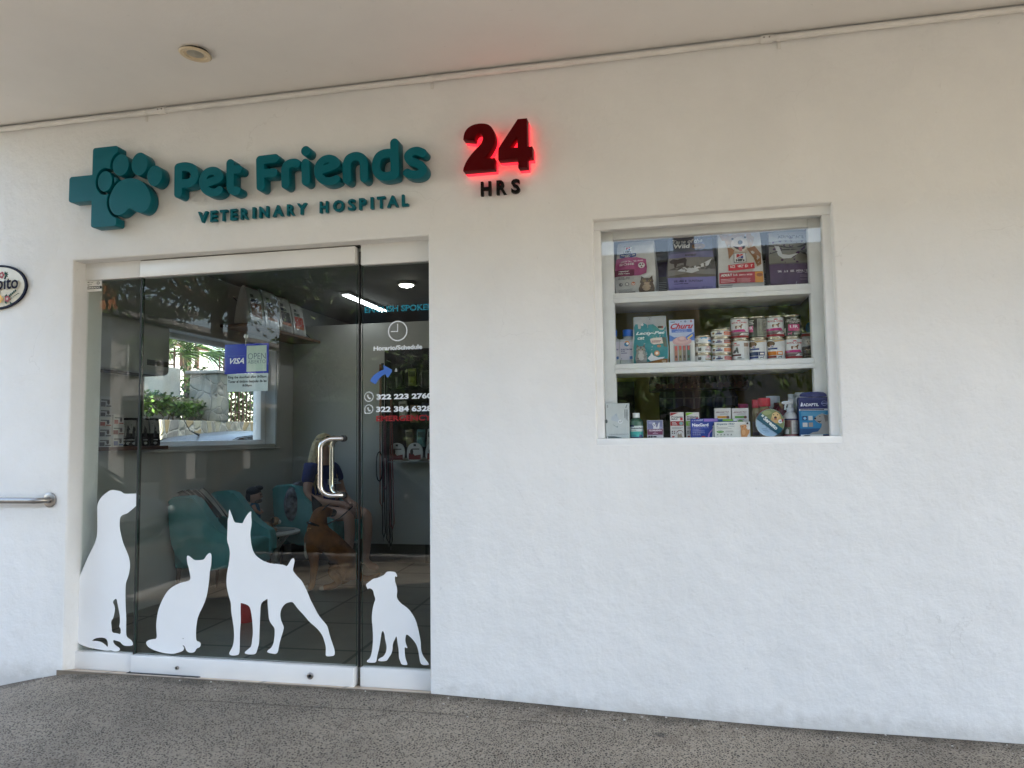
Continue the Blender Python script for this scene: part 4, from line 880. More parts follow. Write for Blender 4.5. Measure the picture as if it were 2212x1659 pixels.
def rot_z(o, ang): o.rotation_euler = (0, 0, ang); return o
def carton(name, label, z, x0, x1, yb, yt, Y, depth, col, art, zb=LEDGE, group=None, yaw=0, side=None, zt=None):
    a, b = at(*z(x0, yb), Y), at(*z(x1, yt), Y); wd = b.x-a.x; ht = (zt if zt else b.z)-zb; cx = (a.x+b.x)/2
    s = MB(); s.box(-wd/2, wd/2, 0, depth, 0, ht, ink(*col) if not side else ink(*side), .0012, 1)
    fm = flat_map((-wd/2, -.0001, 0), (1, 0, 0), (0, 0, 1), wd, ht)
    it = ([('r', .01, .008, .99, .992, col)] if side else [])+art
    s.art(fm, it, .00022)
    o = s.build(name); o.location = (cx, Y, zb); o.rotation_euler.z = yaw
    return tag(o, label, 'box', group)
def sack(name, label, z, x0, x1, yb, yt, Y, zb, col, art, side=None, depth=.085, yaw=0, taper=.10, group=None, crease=1.0, top=None, cat='bag', seed=0, narrow=.02, dims=None):
    """filled bag: full at the foot, pressed flat towards the sealed top edge"""
    if dims: cx, wd, ht = dims
    else:
        a, b = at(*z(x0, yb), Y), at(*z(x1, yt), Y); wd = b.x-a.x; ht = b.z-zb; cx = (a.x+b.x)/2
    def half(v): return depth/2*(1-v)**.55*(1 if v > .06 else .75+.25*v/.06)+.0015
    def ww(v): return wd*(1-narrow*(1.6*v*v-.9*math.sin(math.pi*min(1, v*1.7))*.5+.5*math.sin(2.6*math.pi*v+seed)*.6))
    def front(u, v, l=0):
        uu = (u-.5)*2
        puff = .006*(1-uu*uu)*math.sin(math.pi*min(1, v*1.05))
        n = mnoise.noise(Vector((u*4+seed, v*5, seed*3.1)))*.006*crease+mnoise.noise(Vector((u*11+seed, v*9, seed)))*.0025*crease
        n *= min(1, (1-v)*8)
        return Vector((uu*ww(v)/2, -half(v)-puff+n*(1-abs(uu)**6)-l, v*ht-narrow*ht*.30*v*v*(abs(uu)**3+.5*math.sin(uu*3+seed))))
    def back(u, v): p = front(u, v); return Vector((p.x, half(v)+.004, p.z))
    M0 = ink(*col, .22); M1 = ink(*(side or col), .3)
    s = MB(); N, K = 16, 22
    s.grid(lambda u, v: front(u, v), N, K, M0, True)
    s.grid(lambda u, v: back(u, v), 4, K, M1, True, True)
    for uu, fl in ((0, True), (1, False)):
        def sd(u, v, uu=uu):
            p, q = front(uu, v), back(uu, v); f = p.lerp(q, u); sg = -1 if uu == 0 else 1
            f.x -= sg*.012*math.sin(math.pi*u)*(1 if v > .12 else v/.12)       # tucked-in gusset
            return f
        s.grid(sd, 4, K, M1, True, fl)
    s.art(front, art, .0004, .09)
    o = s.build(name, sharp=60); o.location = (cx, Y+depth/2, zb); o.rotation_euler.z = yaw
    return tag(o, label, cat, group)
CANM = mat('can_metal', (.55, .50, .40), .25, 1, vary=.05)
def can(name, label, z, x0, x1, yb, yt, Y, zb, art, body=WHITE, group=None, turn=0, h=None):
    a, b = at(*z(x0, yb), Y), at(*z(x1, yt), Y); r = (b.x-a.x)/2; ht = h or b.z-zb; cx = (a.x+b.x)/2
    s = MB(); BM = ink(*body, .3)
    s.lathe([(r*.9, 0), (r*.99, .001), (r*1.005, .003), (r*.97, .006), (r, .007), (r, ht-.008), (r*.965, ht-.006), (r*1.005, ht-.004), (r*1.0, ht), (r*.93, ht), (r*.93, ht-.004), (.001, ht-.004)], (0, 0, 0), [CANM]*4+[BM]+[CANM]*7, 36)
    def fm(u, v, l):
        an = (u-.5)*R(170)+turn; return Vector(((r+l)*math.sin(an), -(r+l)*math.cos(an), .007+(ht-.015)*v))
    s.art(fm, art, .0002, .07)
    o = s.build(name, sharp=50); o.location = (cx, Y+r, zb)
    tag(o, label, 'tin can', group)
    return zb+ht
S1, S2 = SH
# top shelf: four food bags, more stock behind
PINK = (170, 76, 132)
sack('food_bag', 'white cat food bag with pink band and tabby cat, leftmost on the top shelf', w7, 246, 574, 788, 338, .19, S1, (206, 208, 208),
     hills(.20, .78, .21, .62)+[('p', [(.09, .77), (.53, .77), (.53, .71), (.31, .685), (.09, .71)], (20, 56, 130)), ('t', 'PRESCRIPTION', .12, .728, .50, .752, 0, .04, WHITE), ('t', 'DIET', .24, .702, .38, .722, 0, .04, WHITE),
     ('p', [(.0, .685), (.25, .70), (.55, .69), (.78, .645), (.80, .48), (.78, .38), (.62, .345), (.0, .355)], PINK), ('t', 'GASTROINTESTINAL', .10, .605, .72, .635, 0, .03, (236, 220, 232)), ('t', 'BIOME', .10, .55, .48, .59, 0, .02, (240, 228, 236)),
     ('e', .67, .53, .085, .05, WHITE), ('e', .64, .545, .02, .015, (60, 30, 60)), ('e', .70, .545, .02, .015, (140, 40, 90)), ('e', .67, .505, .02, .015, (140, 40, 90)),
     ('r', .0, .35, .49, .47, (112, 32, 72)), ('t', 'Digestive/', .10, .425, .36, .452, 0, .04, WHITE), ('t', 'Fiber Care', .10, .388, .37, .412, 0, .04, WHITE), ('r', .0, .275, .49, .345, (188, 190, 192)), ('t', 'VETERINARIAN', .10, .315, .38, .33, 0, .03, INKD), ('t', 'RECOMMENDED', .10, .290, .38, .305, 0, .03, INKD),
     ('e', .15, .20, .05, .032, GREY), ('e', .15, .20, .036, .022, (206, 208, 208)), ('e', .31, .20, .05, .032, GREY), ('e', .31, .20, .036, .022, (206, 208, 208)), ('e', .47, .20, .05, .032, (200, 110, 60)), ('e', .47, .20, .036, .022, (206, 208, 208))]
     + lines(.09, .10, .45, 3, .018, GREY, .006)+[('r', .1, .035, .52, .055, GREY)]+cat_art(.80, .0, .36, .71*.70), (190, 192, 194), .09, R(-9), seed=1, group='food bags on the top shelf', crease=2, narrow=.05)
sack('food_bag', 'violet and grey food bag with mountain wolves, second on the top shelf', w7, 674, 1050, 757, 252, .19, S1, (96, 100, 132),
     [('r', .0, .66, 1, 1, (70, 80, 98)), ('p', [(.0, .62), (1, .66), (1, .55), (.0, .55)], (104, 104, 146)), ('t', 'Taste of the', .08, .80, .78, .865, .05, .035, (200, 206, 214)), ('t', 'Wild', .10, .715, .48, .79, .05, .045, (216, 222, 228)),
      ('e', .68, .735, .15, .05, (112, 80, 42)), ('t', 'ANCIENT', .55, .705, .80, .73, 0, .02, (180, 150, 90)), ('t', 'ANCIENT', .36, .575, .62, .61, 0, .03, INKD), ('r', 0, .235, 1, .555, (120, 118, 116)), ('p', [(0, .36), (.3, .44), (.6, .40), (1, .52), (1, .36)], (78, 76, 74)),
      ('p', [(.55, .36), (.7, .44), (.95, .53), (.86, .42)], (205, 208, 212)), ('p', [(.2, .34), (.34, .40), (.5, .38), (.58, .42), (.66, .34), (.5, .30)], (188, 192, 196)), ('p', [(0, .26), (.4, .30), (1, .27), (1, .235), (0, .235)], (92, 88, 80))]
     + [('p', [(.02, .50), (.10, .54), (.20, .53), (.36, .55), (.40, .52), (.38, .42), (.34, .42), (.33, .47), (.20, .46), (.17, .40), (.14, .40), (.13, .46), (.06, .47)], (48, 38, 40))]
     + [('r', 0, 0, 1, .235, (112, 110, 170)), ('t', 'SIERRA MOUNTAIN', .12, .155, .72, .19, 0, .025, (30, 26, 70)), ('r', .12, .125, .42, .138, (60, 54, 110)), ('r', .12, .06, .62, .066, (60, 54, 110)), ('t', 'NET WT 5 LB', .70, .055, .93, .075, 0, .02, (50, 46, 100))],
     (104, 104, 120), .085, R(5), seed=2.3, group='food bags on the top shelf', crease=2.2, narrow=.05)
sack('food_bag', 'white dog food bag with a smiling corgi and red band, third on the top shelf', w7, 1092, 1450, 728, 236, .19, S1, (208, 210, 210),
     [('p', [(.10, .98), (.17, .80), (.22, .72), (.30, .58), (.70, .58), (.80, .72), (.86, .86), (.70, .95), (.55, .97), (.30, .90)], (196, 178, 158)), ('p', [(.02, .95), (.10, .82), (.24, .82), (.28, .90)], (190, 168, 146)), ('p', [(.72, .95), (.78, .98), (.80, .80), (.66, .84)], (196, 172, 150)),
      ('p', [(.22, .68), (.28, .42), (.50, .30), (.60, .45), (.72, .68), (.88, .70), (.96, .52), (.94, .36), (.82, .34), (.74, .28), (.30, .28)], (196, 190, 180)), ('p', [(.66, .66), (.84, .70), (.98, .58), (.97, .40), (.86, .36), (.80, .50)], (146, 98, 52)), ('p', [(.22, .70), (.24, .50), (.34, .58), (.38, .66)], (160, 110, 62)),
      ('e', .50, .74, .20, .13, (218, 208, 196)), ('e', .35, .84, .03, .018, (30, 24, 22)), ('e', .64, .85, .03, .018, (30, 24, 22)), ('e', .515, .765, .055, .035, (24, 20, 20)), ('p', [(.34, .715), (.50, .69), (.66, .72), (.60, .66), (.50, .64), (.42, .66)], (44, 20, 20)), ('p', [(.46, .69), (.56, .69), (.55, .62), (.49, .62)], (206, 130, 136))]
     + hills(.36, .44, .26, .55)+[('p', [(.22, .40), (.80, .42), (.80, .325), (.22, .30)], (190, 26, 44)), ('t', 'SCIENCE DIET', .26, .35, .76, .392, 0, .04, (240, 232, 230)), ('r', .02, .10, .80, .275, (164, 30, 48)), ('r', .80, .10, .98, .275, (206, 140, 30)), ('t', 'ADULT 1-6', .05, .215, .42, .255, 0, .05, WHITE), ('t', 'SMALL BITES', .45, .217, .74, .24, 0, .04, (236, 210, 210)), ('e', .90, .22, .07, .03, (150, 84, 30))]
     + lines(.05, .165, .36, 3, .022, (226, 190, 194), .008)+lines(.40, .165, .70, 4, .018, (220, 170, 176), .006)+lines(.03, .06, .3, 2, .03, GREY, .012)+[('r', .72, .03, .95, .04, GREY)], (196, 198, 198), .095, R(3), seed=4.2, group='food bags on the top shelf', crease=1.8, narrow=.04)
sack('food_bag', 'grey and plum small breed dog food bag, rightmost on the top shelf', w7, 1512, 1892, 703, 250, .19, S1, (66, 30, 76),
     [('r', 0, .42, 1, 1, (126, 124, 116)), ('r', 0, .82, 1, 1, (178, 180, 180)), ('t', 'ADVANTAGE', .2, .86, .8, .92, 0, .03, (104, 106, 108)), ('p', [(0, .76), (.3, .72), (.6, .70), (.8, .76), (1, .82), (1, .79), (.7, .70), (.4, .69), (0, .73)], (40, 40, 40)), ('p', [(0, .60), (.25, .66), (.5, .68), (.62, .66), (.62, .655), (.3, .645), (0, .59)], (34, 32, 34)), ('p', [(.12, .74), (.22, .72), (.28, .58), (.42, .56), (.62, .58), (.46, .50), (.3, .50), (.2, .56)], (206, 210, 214)), ('p', [(.62, .62), (.72, .64), (.98, .72), (1, .56), (.8, .56)], (40, 36, 38)), ('p', [(.80, .60), (.94, .66), (.96, .60), (.84, .54)], (196, 198, 198)), ('r', 0, .38, 1, .42, (92, 88, 84))]
     + [('r', 0, 0, 1, .40, (66, 30, 76)), ('t', 'SMALL BREED ADULT DOG', .16, .255, .90, .29, 0, .035, (214, 206, 218)), ('r', .56, .232, .9, .242, (160, 140, 168))]+dog_side(.86, .315, .08, 1.0, (222, 214, 226))+lines(.62, .19, .84, 2, .022, (140, 116, 148), .007)+lines(.62, .12, .84, 1, .022, (140, 116, 148), .007)+[('e', .88, .19, .018, .018, (200, 190, 206)), ('e', .88, .12, .018, .018, (200, 190, 206)), ('p', [(.52, .0), (.545, .10), (.535, .0)], (214, 206, 218))],
     (58, 30, 62), .09, R(6), seed=6.1, group='food bags on the top shelf', crease=2.2, narrow=.04)
for x0, x1, col, cl, lb in ((560, 700, (92, 90, 92), (60, 40, 96), 'grey and purple'), (1010, 1110, (120, 120, 118), (170, 170, 168), 'plain grey'), (1440, 1530, (60, 56, 60), (150, 150, 150), 'dark')):
    sack('food_bag', lb+' food bag standing in the second row of the top shelf', w7, x0-60, x1+60, 740, 330, .31, S1, col, [('r', .1, .35, .9, .6, cl)]+lines(.2, .25, .8, 5, .03, (180, 180, 180), .008), depth=.08, seed=x0, group='food bags on the top shelf')
# middle shelf
BLUE = (34, 106, 196)
CLEAR = mat('clear_bottle', (.42, .44, .45), .12, vary=.25, vscale=18)
def flask(x0, x1, yb, yt, Y, zb, label):
    a, b = at(*w8(x0, yb), Y), at(*w8(x1, yt), Y); wd = b.x-a.x; ht = b.z-zb; r = wd/2
    t = thing('serum_bottle', label, 'bottle', ((a.x+b.x)/2, Y+r, zb), 'blue capped bottles on the middle shelf')
    s = MB(); s.box(-r, r, -r*.8, r*.8, 0, ht*.73, CLEAR, .007, 3); s.lathe([(r*.85, ht*.72), (r*.62, ht*.785), (r*.56, ht*.83)], (0, 0, 0), CLEAR, 20, None, 1, .85)
    s.art(flat_map((-r*.96, -r*.802, ht*.15), (1, 0, 0), (0, 0, 1), wd*.96, ht*.50), [('r', 0, 0, 1, 1, (196, 192, 206)), ('t', 'ELECTROMEX', .06, .54, .94, .62, 0, .04, (40, 50, 110)), ('t', 'R100', .06, .44, .30, .51, 0, .03, (40, 50, 110)), ('r', .06, .36, .44, .40, (70, 78, 120)), ('r', .60, .04, .94, .2, (40, 84, 160)), ('e', .45, .9, .17, .15, (214, 140, 60)), ('e', .42, .86, .15, .12, (56, 120, 166)), ('e', .48, .9, .08, .07, (240, 238, 236)), ('r', .06, .05, .12, .09, (70, 78, 120))], .0002)
    s.build('bottle', t)
    s = MB(); s.lathe([(r*.60, ht*.815), (r*.64, ht*.83), (r*.64, ht*.98), (r*.6, ht), (.001, ht)], (0, 0, 0), ink(30, 104, 206), 28); s.build('cap', t)
flask(206-65, 271, 478, 184, .20, S2, 'blue capped clear bottle cut off by the left post of the middle shelf'); flask(276, 406, 476, 182, .20, S2, 'blue capped clear bottle with white label beside the teal pouch')
sack('milk_pouch', 'teal and silver stand-up pouch with a grey kitten on the middle shelf', w8, 384, 668, 462, 66, .19, S2, (176, 182, 184),
     [('p', [(.02, .06), (.05, .55), (.02, .78), (.06, .84), (.13, .84), (.15, .74), (.22, .74), (.24, .86), (.32, .86), (.42, .82), (.60, .83), (.70, .77), (.80, .70), (.90, .70), (.98, .78), (.98, .0), (.02, .0)], (30, 132, 142)), ('e', .27, .83, .04, .03, (196, 200, 202)), ('e', .50, .945, .012, .01, INKD), ('r', .44, .975, .56, .985, GREY),
      ('r', .74, .735, .90, .78, (44, 48, 52)), ('r', .86, .74, .90, .775, (170, 50, 60)), ('t', 'Lacty-Pet', .10, .595, .93, .675, .08, .035, (222, 236, 238)), ('t', 'cat', .14, .51, .34, .575, .08, .035, (222, 236, 238)),
      ('p', [(.50, .52), (.60, .54), (.84, .545), (.86, .42), (.60, .40), (.52, .44)], (226, 214, 204)), ('r', .54, .47, .80, .482, (120, 50, 40)), ('r', .54, .445, .78, .457, (120, 50, 40)), ('p', [(.85, .55), (.95, .54), (.96, .34), (.87, .36)], (92, 104, 92)), ('e', .74, .365, .055, .028, (196, 140, 100)), ('e', .68, .22, .075, .055, (188, 140, 96)), ('e', .68, .22, .04, .03, (232, 220, 206)),
      ('p', [(.42, .12), (.50, .18), (.54, .24), (.57, .18), (.72, .13), (.90, .14), (.84, .10), (.5, .06)], (214, 222, 228)), ('p', [(.06, .0), (.4, .03), (.8, .10), (.98, .10), (.98, .0)], (150, 104, 54)), ('r', .82, .05, .94, .062, (226, 214, 196)), ('r', .85, .025, .93, .037, (226, 214, 196))]
     + cat_art(.24, .02, .30, .74, ((142, 142, 140), (92, 92, 92), (184, 184, 182))), (170, 176, 178), .06, 0, seed=8, cat='pouch', narrow=.05)
a_ = [('r', .0, .5, 1, 1, (186, 200, 226)), ('p', [(0, .52), (1, .52), (1, .66), (.8, .6), (.2, .6), (0, .66)], (90, 130, 206)), ('t', 'Churu', .06, .79, .94, .92, .12, .035, (190, 30, 52)), ('r', .09, .71, .90, .785, (86, 124, 206)), ('t', 'Tuna Recipe', .30, .752, .70, .775, 0, .02, (210, 220, 240)), ('t', 'Receta de Atun', .26, .722, .72, .745, 0, .02, (210, 220, 240)), ('r', .06, .945, .24, .96, (40, 60, 120)), ('e', .48, .955, .02, .012, INKD), ('e', .65, .955, .045, .025, (120, 140, 180)), ('e', .88, .955, .045, .025, (190, 120, 124)),
      ('p', [(.18, .04), (.82, .04), (.85, .08), (.85, .42), (.15, .42), (.15, .08)], (170, 174, 178))]
for k, c in enumerate(((176, 120, 96), (150, 146, 110), (120, 110, 96), (72, 110, 96))): a_ += [('r', .19+.165*k, .06, .31+.165*k, .40, c), ('r', .22+.165*k, .30, .29+.165*k, .40, (206, 90, 90)), ('r', .22+.165*k, .12, .28+.165*k, .18, (70, 60, 50))]
a_ += [('e', .5, .50, .38, .10, (206, 168, 170)), ('e', .5, .53, .30, .08, (216, 182, 182)), ('e', .5, .555, .2, .06, (206, 166, 168)), ('e', .5, .57, .11, .04, (222, 192, 190)), ('p', [(.64, .60), (.98, .71), (.98, .64), (.70, .52)], (86, 124, 206)), ('p', [(.70, .57), (.92, .66), (.93, .62), (.74, .54)], (232, 206, 110)), ('r', .06, .012, .4, .02, GREY)]
carton('treat_pack', 'white and blue upright treat carton with red script and pink swirl', w8, 692, 890, 458, 104, .19, .05, (214, 216, 212), a_, S2)
def small_art(kind):
    if kind == 'rc': return [('t', 'ROYAL CANIN', .60, .60, .86, .74, 0, .03, (190, 50, 60)), ('p', [(.64, .82), (.82, .82), (.78, .94), (.68, .94)], (196, 60, 66)), ('r', .58, .30, .90, .44, (110, 40, 66)), ('e', .36, .46, .11, .4, (232, 232, 230)), ('p', [(.30, .2), (.28, .5), (.32, .82), (.36, .68), (.42, .82), (.43, .5), (.41, .2)], (70, 70, 72))]
    if kind == 'gold': return [('t', 'ROYAL CANIN', .60, .60, .86, .74, 0, .03, (190, 50, 60)), ('p', [(.64, .82), (.82, .82), (.78, .94), (.68, .94)], (196, 60, 66)), ('r', .58, .26, .90, .42, (150, 120, 50)), ('e', .36, .46, .11, .4, (232, 232, 230)), ('p', [(.30, .2), (.28, .5), (.32, .82), (.36, .68), (.42, .82), (.43, .5), (.41, .2)], (70, 70, 72))]
    if kind == 'blue': return [('p', [(.36, .98), (.44, .62), (.6, .6), (.68, .98)], (60, 150, 200)), ('e', .52, .45, .12, .4, (224, 228, 230)), ('r', .70, .28, .92, .55, (42, 130, 196)), ('e', .24, .46, .06, .2, (60, 62, 64)), ('e', .24, .46, .035, .12, WHITE), ('r', .72, .66, .92, .74, (200, 80, 90))]
    return []
def hills_small(c1, c2): return [('e', .20, .56, .06, .20, (120, 72, 44)), ('r', .36, .52, .46, .86, INKD), ('r', .375, .56, .445, .82, WHITE), ('p', [(.385, .6), (.435, .76), (.435, .6)], (32, 58, 150)), ('p', [(.385, .64), (.385, .8), (.42, .8)], (196, 40, 48)), ('r', .30, .28, .52, .5, (28, 46, 110)), ('r', .58, .42, .98, .80, c1), ('r', .58, .16, .92, .37, c2), ('r', .62, .86, .98, .90, GREY), ('r', .62, .56, .8, .62, (236, 214, 206))]
zz = S2
for k, (yb, yt, kd, lb) in enumerate(((450, 382, 'gold', 'lowest of the three short tins, gold stripe'), (383, 308, 'rc', 'middle of the three short tins, cat and maroon stripe'), (313, 236, 'blue', 'topmost of the three short tins, blue label'))):
    zz = can('food_can', 'short white cat food can, '+lb, w8, 897, 1036, yb, yt, .19, zz, small_art(kd), group='short cans in two stacks', h=.0445)
zz = S2
for k, (c1, c2, lb) in enumerate((((188, 70, 74), (206, 112, 112), 'lowest, rose panel'), ((206, 120, 40), (206, 100, 60), 'second from the bottom, orange panel'), ((110, 30, 36), (190, 80, 60), 'third from the bottom, dark red panel'), ((186, 84, 40), (200, 110, 80), 'topmost, rust panel'))):
    zz = can('food_can', 'short white can in the stack of four, '+lb, w8, 1040, 1206, 447, 375, .185, zz, hills_small(c1, c2), group='short cans in two stacks', h=.0405)
puppy = [('t', 'ROYAL CANIN', .18, .76, .82, .845, 0, .03, (186, 30, 48)), ('p', [(.42, .87), (.58, .87), (.55, .93), (.45, .93)], (196, 40, 60))]+dog_side(.5, .48, .30, .78, (132, 86, 48))+[('e', .47, .575, .05, .06, (222, 206, 186)), ('p', [(.04, .31), (.78, .31), (.70, .45), (.04, .42)], (190, 40, 124)), ('t', 'PUPPY', .12, .355, .30, .395, 0, .03, (236, 190, 216)), ('r', .04, .13, .92, .30, (110, 98, 96)), ('r', .12, .24, .55, .26, (180, 172, 170)), ('p', [(.50, .13), (.60, .245), (.95, .245), (.95, .13)], (226, 226, 226)), ('r', .66, .17, .9, .20, INKD), ('r', .04, .01, .92, .125, (150, 24, 40))]
urf = [('t', 'PRO PLAN', .24, .80, .78, .86, 0, .03, (206, 204, 198)), ('t', 'VETERINARY', .18, .72, .84, .78, 0, .03, (206, 204, 198)), ('t', 'DIETS', .36, .645, .66, .70, 0, .03, (206, 204, 198)), ('r', .40, .89, .62, .92, (200, 200, 196)), ('r', .30, .28, .74, .60, (196, 70, 128)), ('t', 'UR', .36, .40, .68, .56, 0, .03, (240, 232, 238)), ('r', .30, .245, .74, .285, (150, 50, 96)), ('r', .02, .05, .18, .42, (196, 196, 192)), ('r', .05, .10, .15, .2, INKD), ('r', .5, .06, .74, .16, (150, 148, 144))]+dog_side(.36, .06, .16, .9, (196, 70, 128))
urs = [('t', 'UR', .02, .42, .28, .58, 0, .03, (240, 232, 238))]
urs = [('r', .0, .28, .30, .60, (196, 70, 128))]+urs+[('r', .0, .70, .34, .74, (206, 204, 198)), ('r', .0, .78, .30, .82, (206, 204, 198)), ('r', .0, .86, .34, .90, (206, 204, 198)), ('r', .46, .04, .92, .96, (150, 148, 142))]+[('r', .49, .90-.05*k, .49+.2+.2*((k*37) % 10)/10, .918-.05*k, (52, 50, 48)) for k in range(17)]
def hill_can(c1, c2, c3): return [('p', [(.30, .98), (.42, .88), (.98, .98)], (190, 160, 110)), ('e', .22, .80, .20, .15, (100, 74, 48)), ('e', .22, .80, .15, .10, (124, 92, 58)), ('r', .22, .60, .36, .74, INKD), ('r', .23, .615, .35, .73, WHITE), ('p', [(.25, .63), (.33, .70), (.33, .63)], (32, 58, 150)), ('p', [(.25, .65), (.25, .72), (.31, .72)], (196, 40, 48)), ('r', .12, .50, .50, .58, (40, 60, 130)), ('r', .04, .20, .46, .40, c1), ('r', .47, .20, .70, .40, c2), ('r', .04, .06, .46, .17, c3), ('r', .86, .20, 1, .40, c1), ('r', .86, .06, 1, .17, c3), ('r', .52, .25, .66, .34, (236, 226, 214))]+dog_side(.59, .05, .14, .8, (40, 40, 46))
rcb = [('t', 'ROYAL CANIN', .06, .76, .44, .82, 0, .03, (186, 50, 56)), ('p', [(.2, .85), (.34, .85), (.31, .91), (.23, .91)], (186, 50, 60)), ('r', .60, .70, .80, .90, (150, 120, 108)), ('r', .83, .5, .98, .92, (186, 186, 184)), ('r', .08, .22, .48, .31, (92, 36, 36)), ('r', .60, .06, .98, .66, (196, 196, 194)), ('e', .42, .12, .09, .025, (60, 44, 40)), ('r', .1, .05, .6, .07, GREY)]+[('p', [(.14, .38), (.20, .50), (.28, .56), (.30, .66), (.36, .68), (.38, .60), (.40, .36), (.35, .36), (.33, .46), (.26, .36)], (72, 70, 72))]
G1 = 'tall cans stacked two high on the middle shelf'
tops = []
for x0, x1, yb, yt, art, bd, lb in ((1211, 1356, 437, 262, rcb, WHITE, 'white can with a grey dog outline, lower row far left'), (1358, 1505, 433, 256, hill_can((36, 54, 100), (40, 60, 112), (44, 62, 130)), WHITE, 'white can with navy panels in the lower row'), (1508, 1655, 428, 250, hill_can((210, 124, 30), (222, 140, 66), (140, 56, 40)), WHITE, 'white can with orange panels in the lower row'), (1656, 1802, 422, 246, puppy, WHITE, 'white puppy can with pink band, lower row far right')):
    tops.append(can('food_can', lb, w8, x0, x1, yb, yt, .19, S2, art, bd, G1, h=.108))
for k, (x0, x1, art, bd, lb) in enumerate(((1204, 1348, puppy, WHITE, 'white puppy can with pink band, upper row far left'), (1351, 1497, urs, (58, 54, 50), 'charcoal can turned to show its fine print, upper row'), (1498, 1644, puppy, WHITE, 'white puppy can with pink band between the two charcoal cans'), (1646, 1789, urf, (54, 50, 46), 'charcoal can with pink square marked UR, upper row far right'))):
    can('food_can', lb, w8, x0, x1, 260, 85, .19, tops[k]+.0005, art, bd, G1, h=.108, turn=(-.18 if k in (0,) else 0))
can('food_can', 'white can with a stew picture behind the stack of four short tins', w8, 1118, 1262, 437, 262, .30, S2+.075, hill_can((190, 150, 90), (190, 150, 90), (140, 90, 60)), (190, 188, 180), G1, h=.108)
carton('box_stack_base', 'plain pale carton on which the rear can stands', w8, 1110, 1265, 437, 262, .30, .09, (150, 146, 138), lines(.1, .8, .9, 4, .1), S2, zt=S2+.0745)
sack('treat_pouch', 'brown and grey cat food pouch at the right end of the middle shelf', w8, 1795, 1915, 420, 208, .20, S2, (58, 44, 38), [('r', 0, .48, 1, .86, (150, 150, 150)), ('r', 0, .86, 1, .97, (120, 34, 34)), ('r', 0, .97, 1, 1, (170, 176, 178)), ('p', [(0, .42), (.5, .50), (1, .44), (1, .40), (0, .40)], (58, 44, 38)), ('t', 'PURINA', .22, .33, .84, .38, 0, .03, (170, 150, 130)), ('r', .1, .12, .9, .14, (130, 110, 96)), ('r', .3, .05, .8, .07, (130, 110, 96))]
     + [('e', .42, .64, .26, .11, (176, 172, 168)), ('p', [(.2, .70), (.2, .80), (.36, .73)], (160, 156, 152)), ('p', [(.64, .70), (.66, .80), (.5, .73)], (160, 156, 152)), ('e', .34, .65, .035, .02, INKD), ('e', .52, .65, .035, .02, INKD), ('e', .43, .59, .03, .015, (160, 110, 104))], None, .05, R(-4), seed=11, cat='pouch')
# bottom row on the ledge
Yb = .092
carton('medicine_box', 'tall pale box with a white dog lying upside down, left end of the ledge', w8, 160, 352, 1092, 800, Yb, .035, (206, 212, 212), [('p', [(.0, .0), (1, .0), (.7, .015), (.35, .065), (.1, .065), (0, .05)], (84, 98, 102)), ('e', .06, .03, .035, .022, (220, 226, 226)), ('t', 'revolution', .15, .095, .80, .145, .04, -.008, (120, 132, 136)), ('t', '12%', .82, .10, .96, .135, 0, -.006, (120, 132, 136)), ('e', .03, .49, .06, .055, (92, 104, 106)),
       ('p', [(.26, .62), (.44, .70), (.50, .64), (.58, .54), (.70, .52), (.72, .46), (.60, .43), (.46, .48), (.34, .50), (.22, .52)], (196, 206, 214)), ('p', [(.28, .42), (.44, .34), (.52, .36), (.50, .30), (.36, .36)], (150, 168, 170)), ('e', .62, .475, .10, .06, (226, 230, 232)), ('e', .60, .47, .02, .014, (50, 54, 60)), ('e', .66, .49, .016, .011, (50, 54, 60)), ('p', [(.40, .68), (.47, .72), (.48, .62)], (176, 190, 202)), ('r', .80, .58, .82, .82, (120, 126, 128)), ('r', .86, .53, .88, .82, (120, 126, 128)), ('r', .91, .5, .925, .82, (90, 96, 98)), ('r', .09, .88, .115, .96, (120, 126, 128)), ('p', [(.84, .87), (.90, .96), (.94, .94), (.90, .93), (.88, .87)], (100, 108, 112))], side=(150, 156, 156))
def round_bottle(name, label, x0, x1, yb, yt, Y, col, capcol, art, zb=LEDGE, z=w8, sh=.72, neck=.45, caph=.16, group=None, capw=.5, rough=.3, body=None, cat='bottle'):
    a, b = at(*z(x0, yb), Y), at(*z(x1, yt), Y); r = (b.x-a.x)/2; ht = b.z-zb
    t = thing(name, label, cat, ((a.x+b.x)/2, Y+r, zb), group)
    s = MB(); s.lathe([(r*.92, 0), (r, .004), (r, ht*sh*.9), (r*.93, ht*sh), (r*.70, ht*(sh+.06)), (r*neck, ht*(sh+.10)), (r*neck, ht*(1-caph*.8)), (.001, ht*(1-caph*.8))], (0, 0, 0), body or ink(*col, rough), 28)
    fm = lambda u, v, l: Vector(((r+l)*math.sin((u-.5)*R(170)), -(r+l)*math.cos((u-.5)*R(170)), .004+ht*sh*.88*v))
    s.art(fm, art, .0002, .08); s.build('bottle', t)
    s = MB(); cw = r*capw; s.lathe([(cw*.97, ht*(1-caph)), (cw, ht*(1-caph)+.002), (cw, ht-.002), (cw*.93, ht), (.001, ht)], (0, 0, 0), ink(*capcol), 24); s.build('cap', t)
    return t
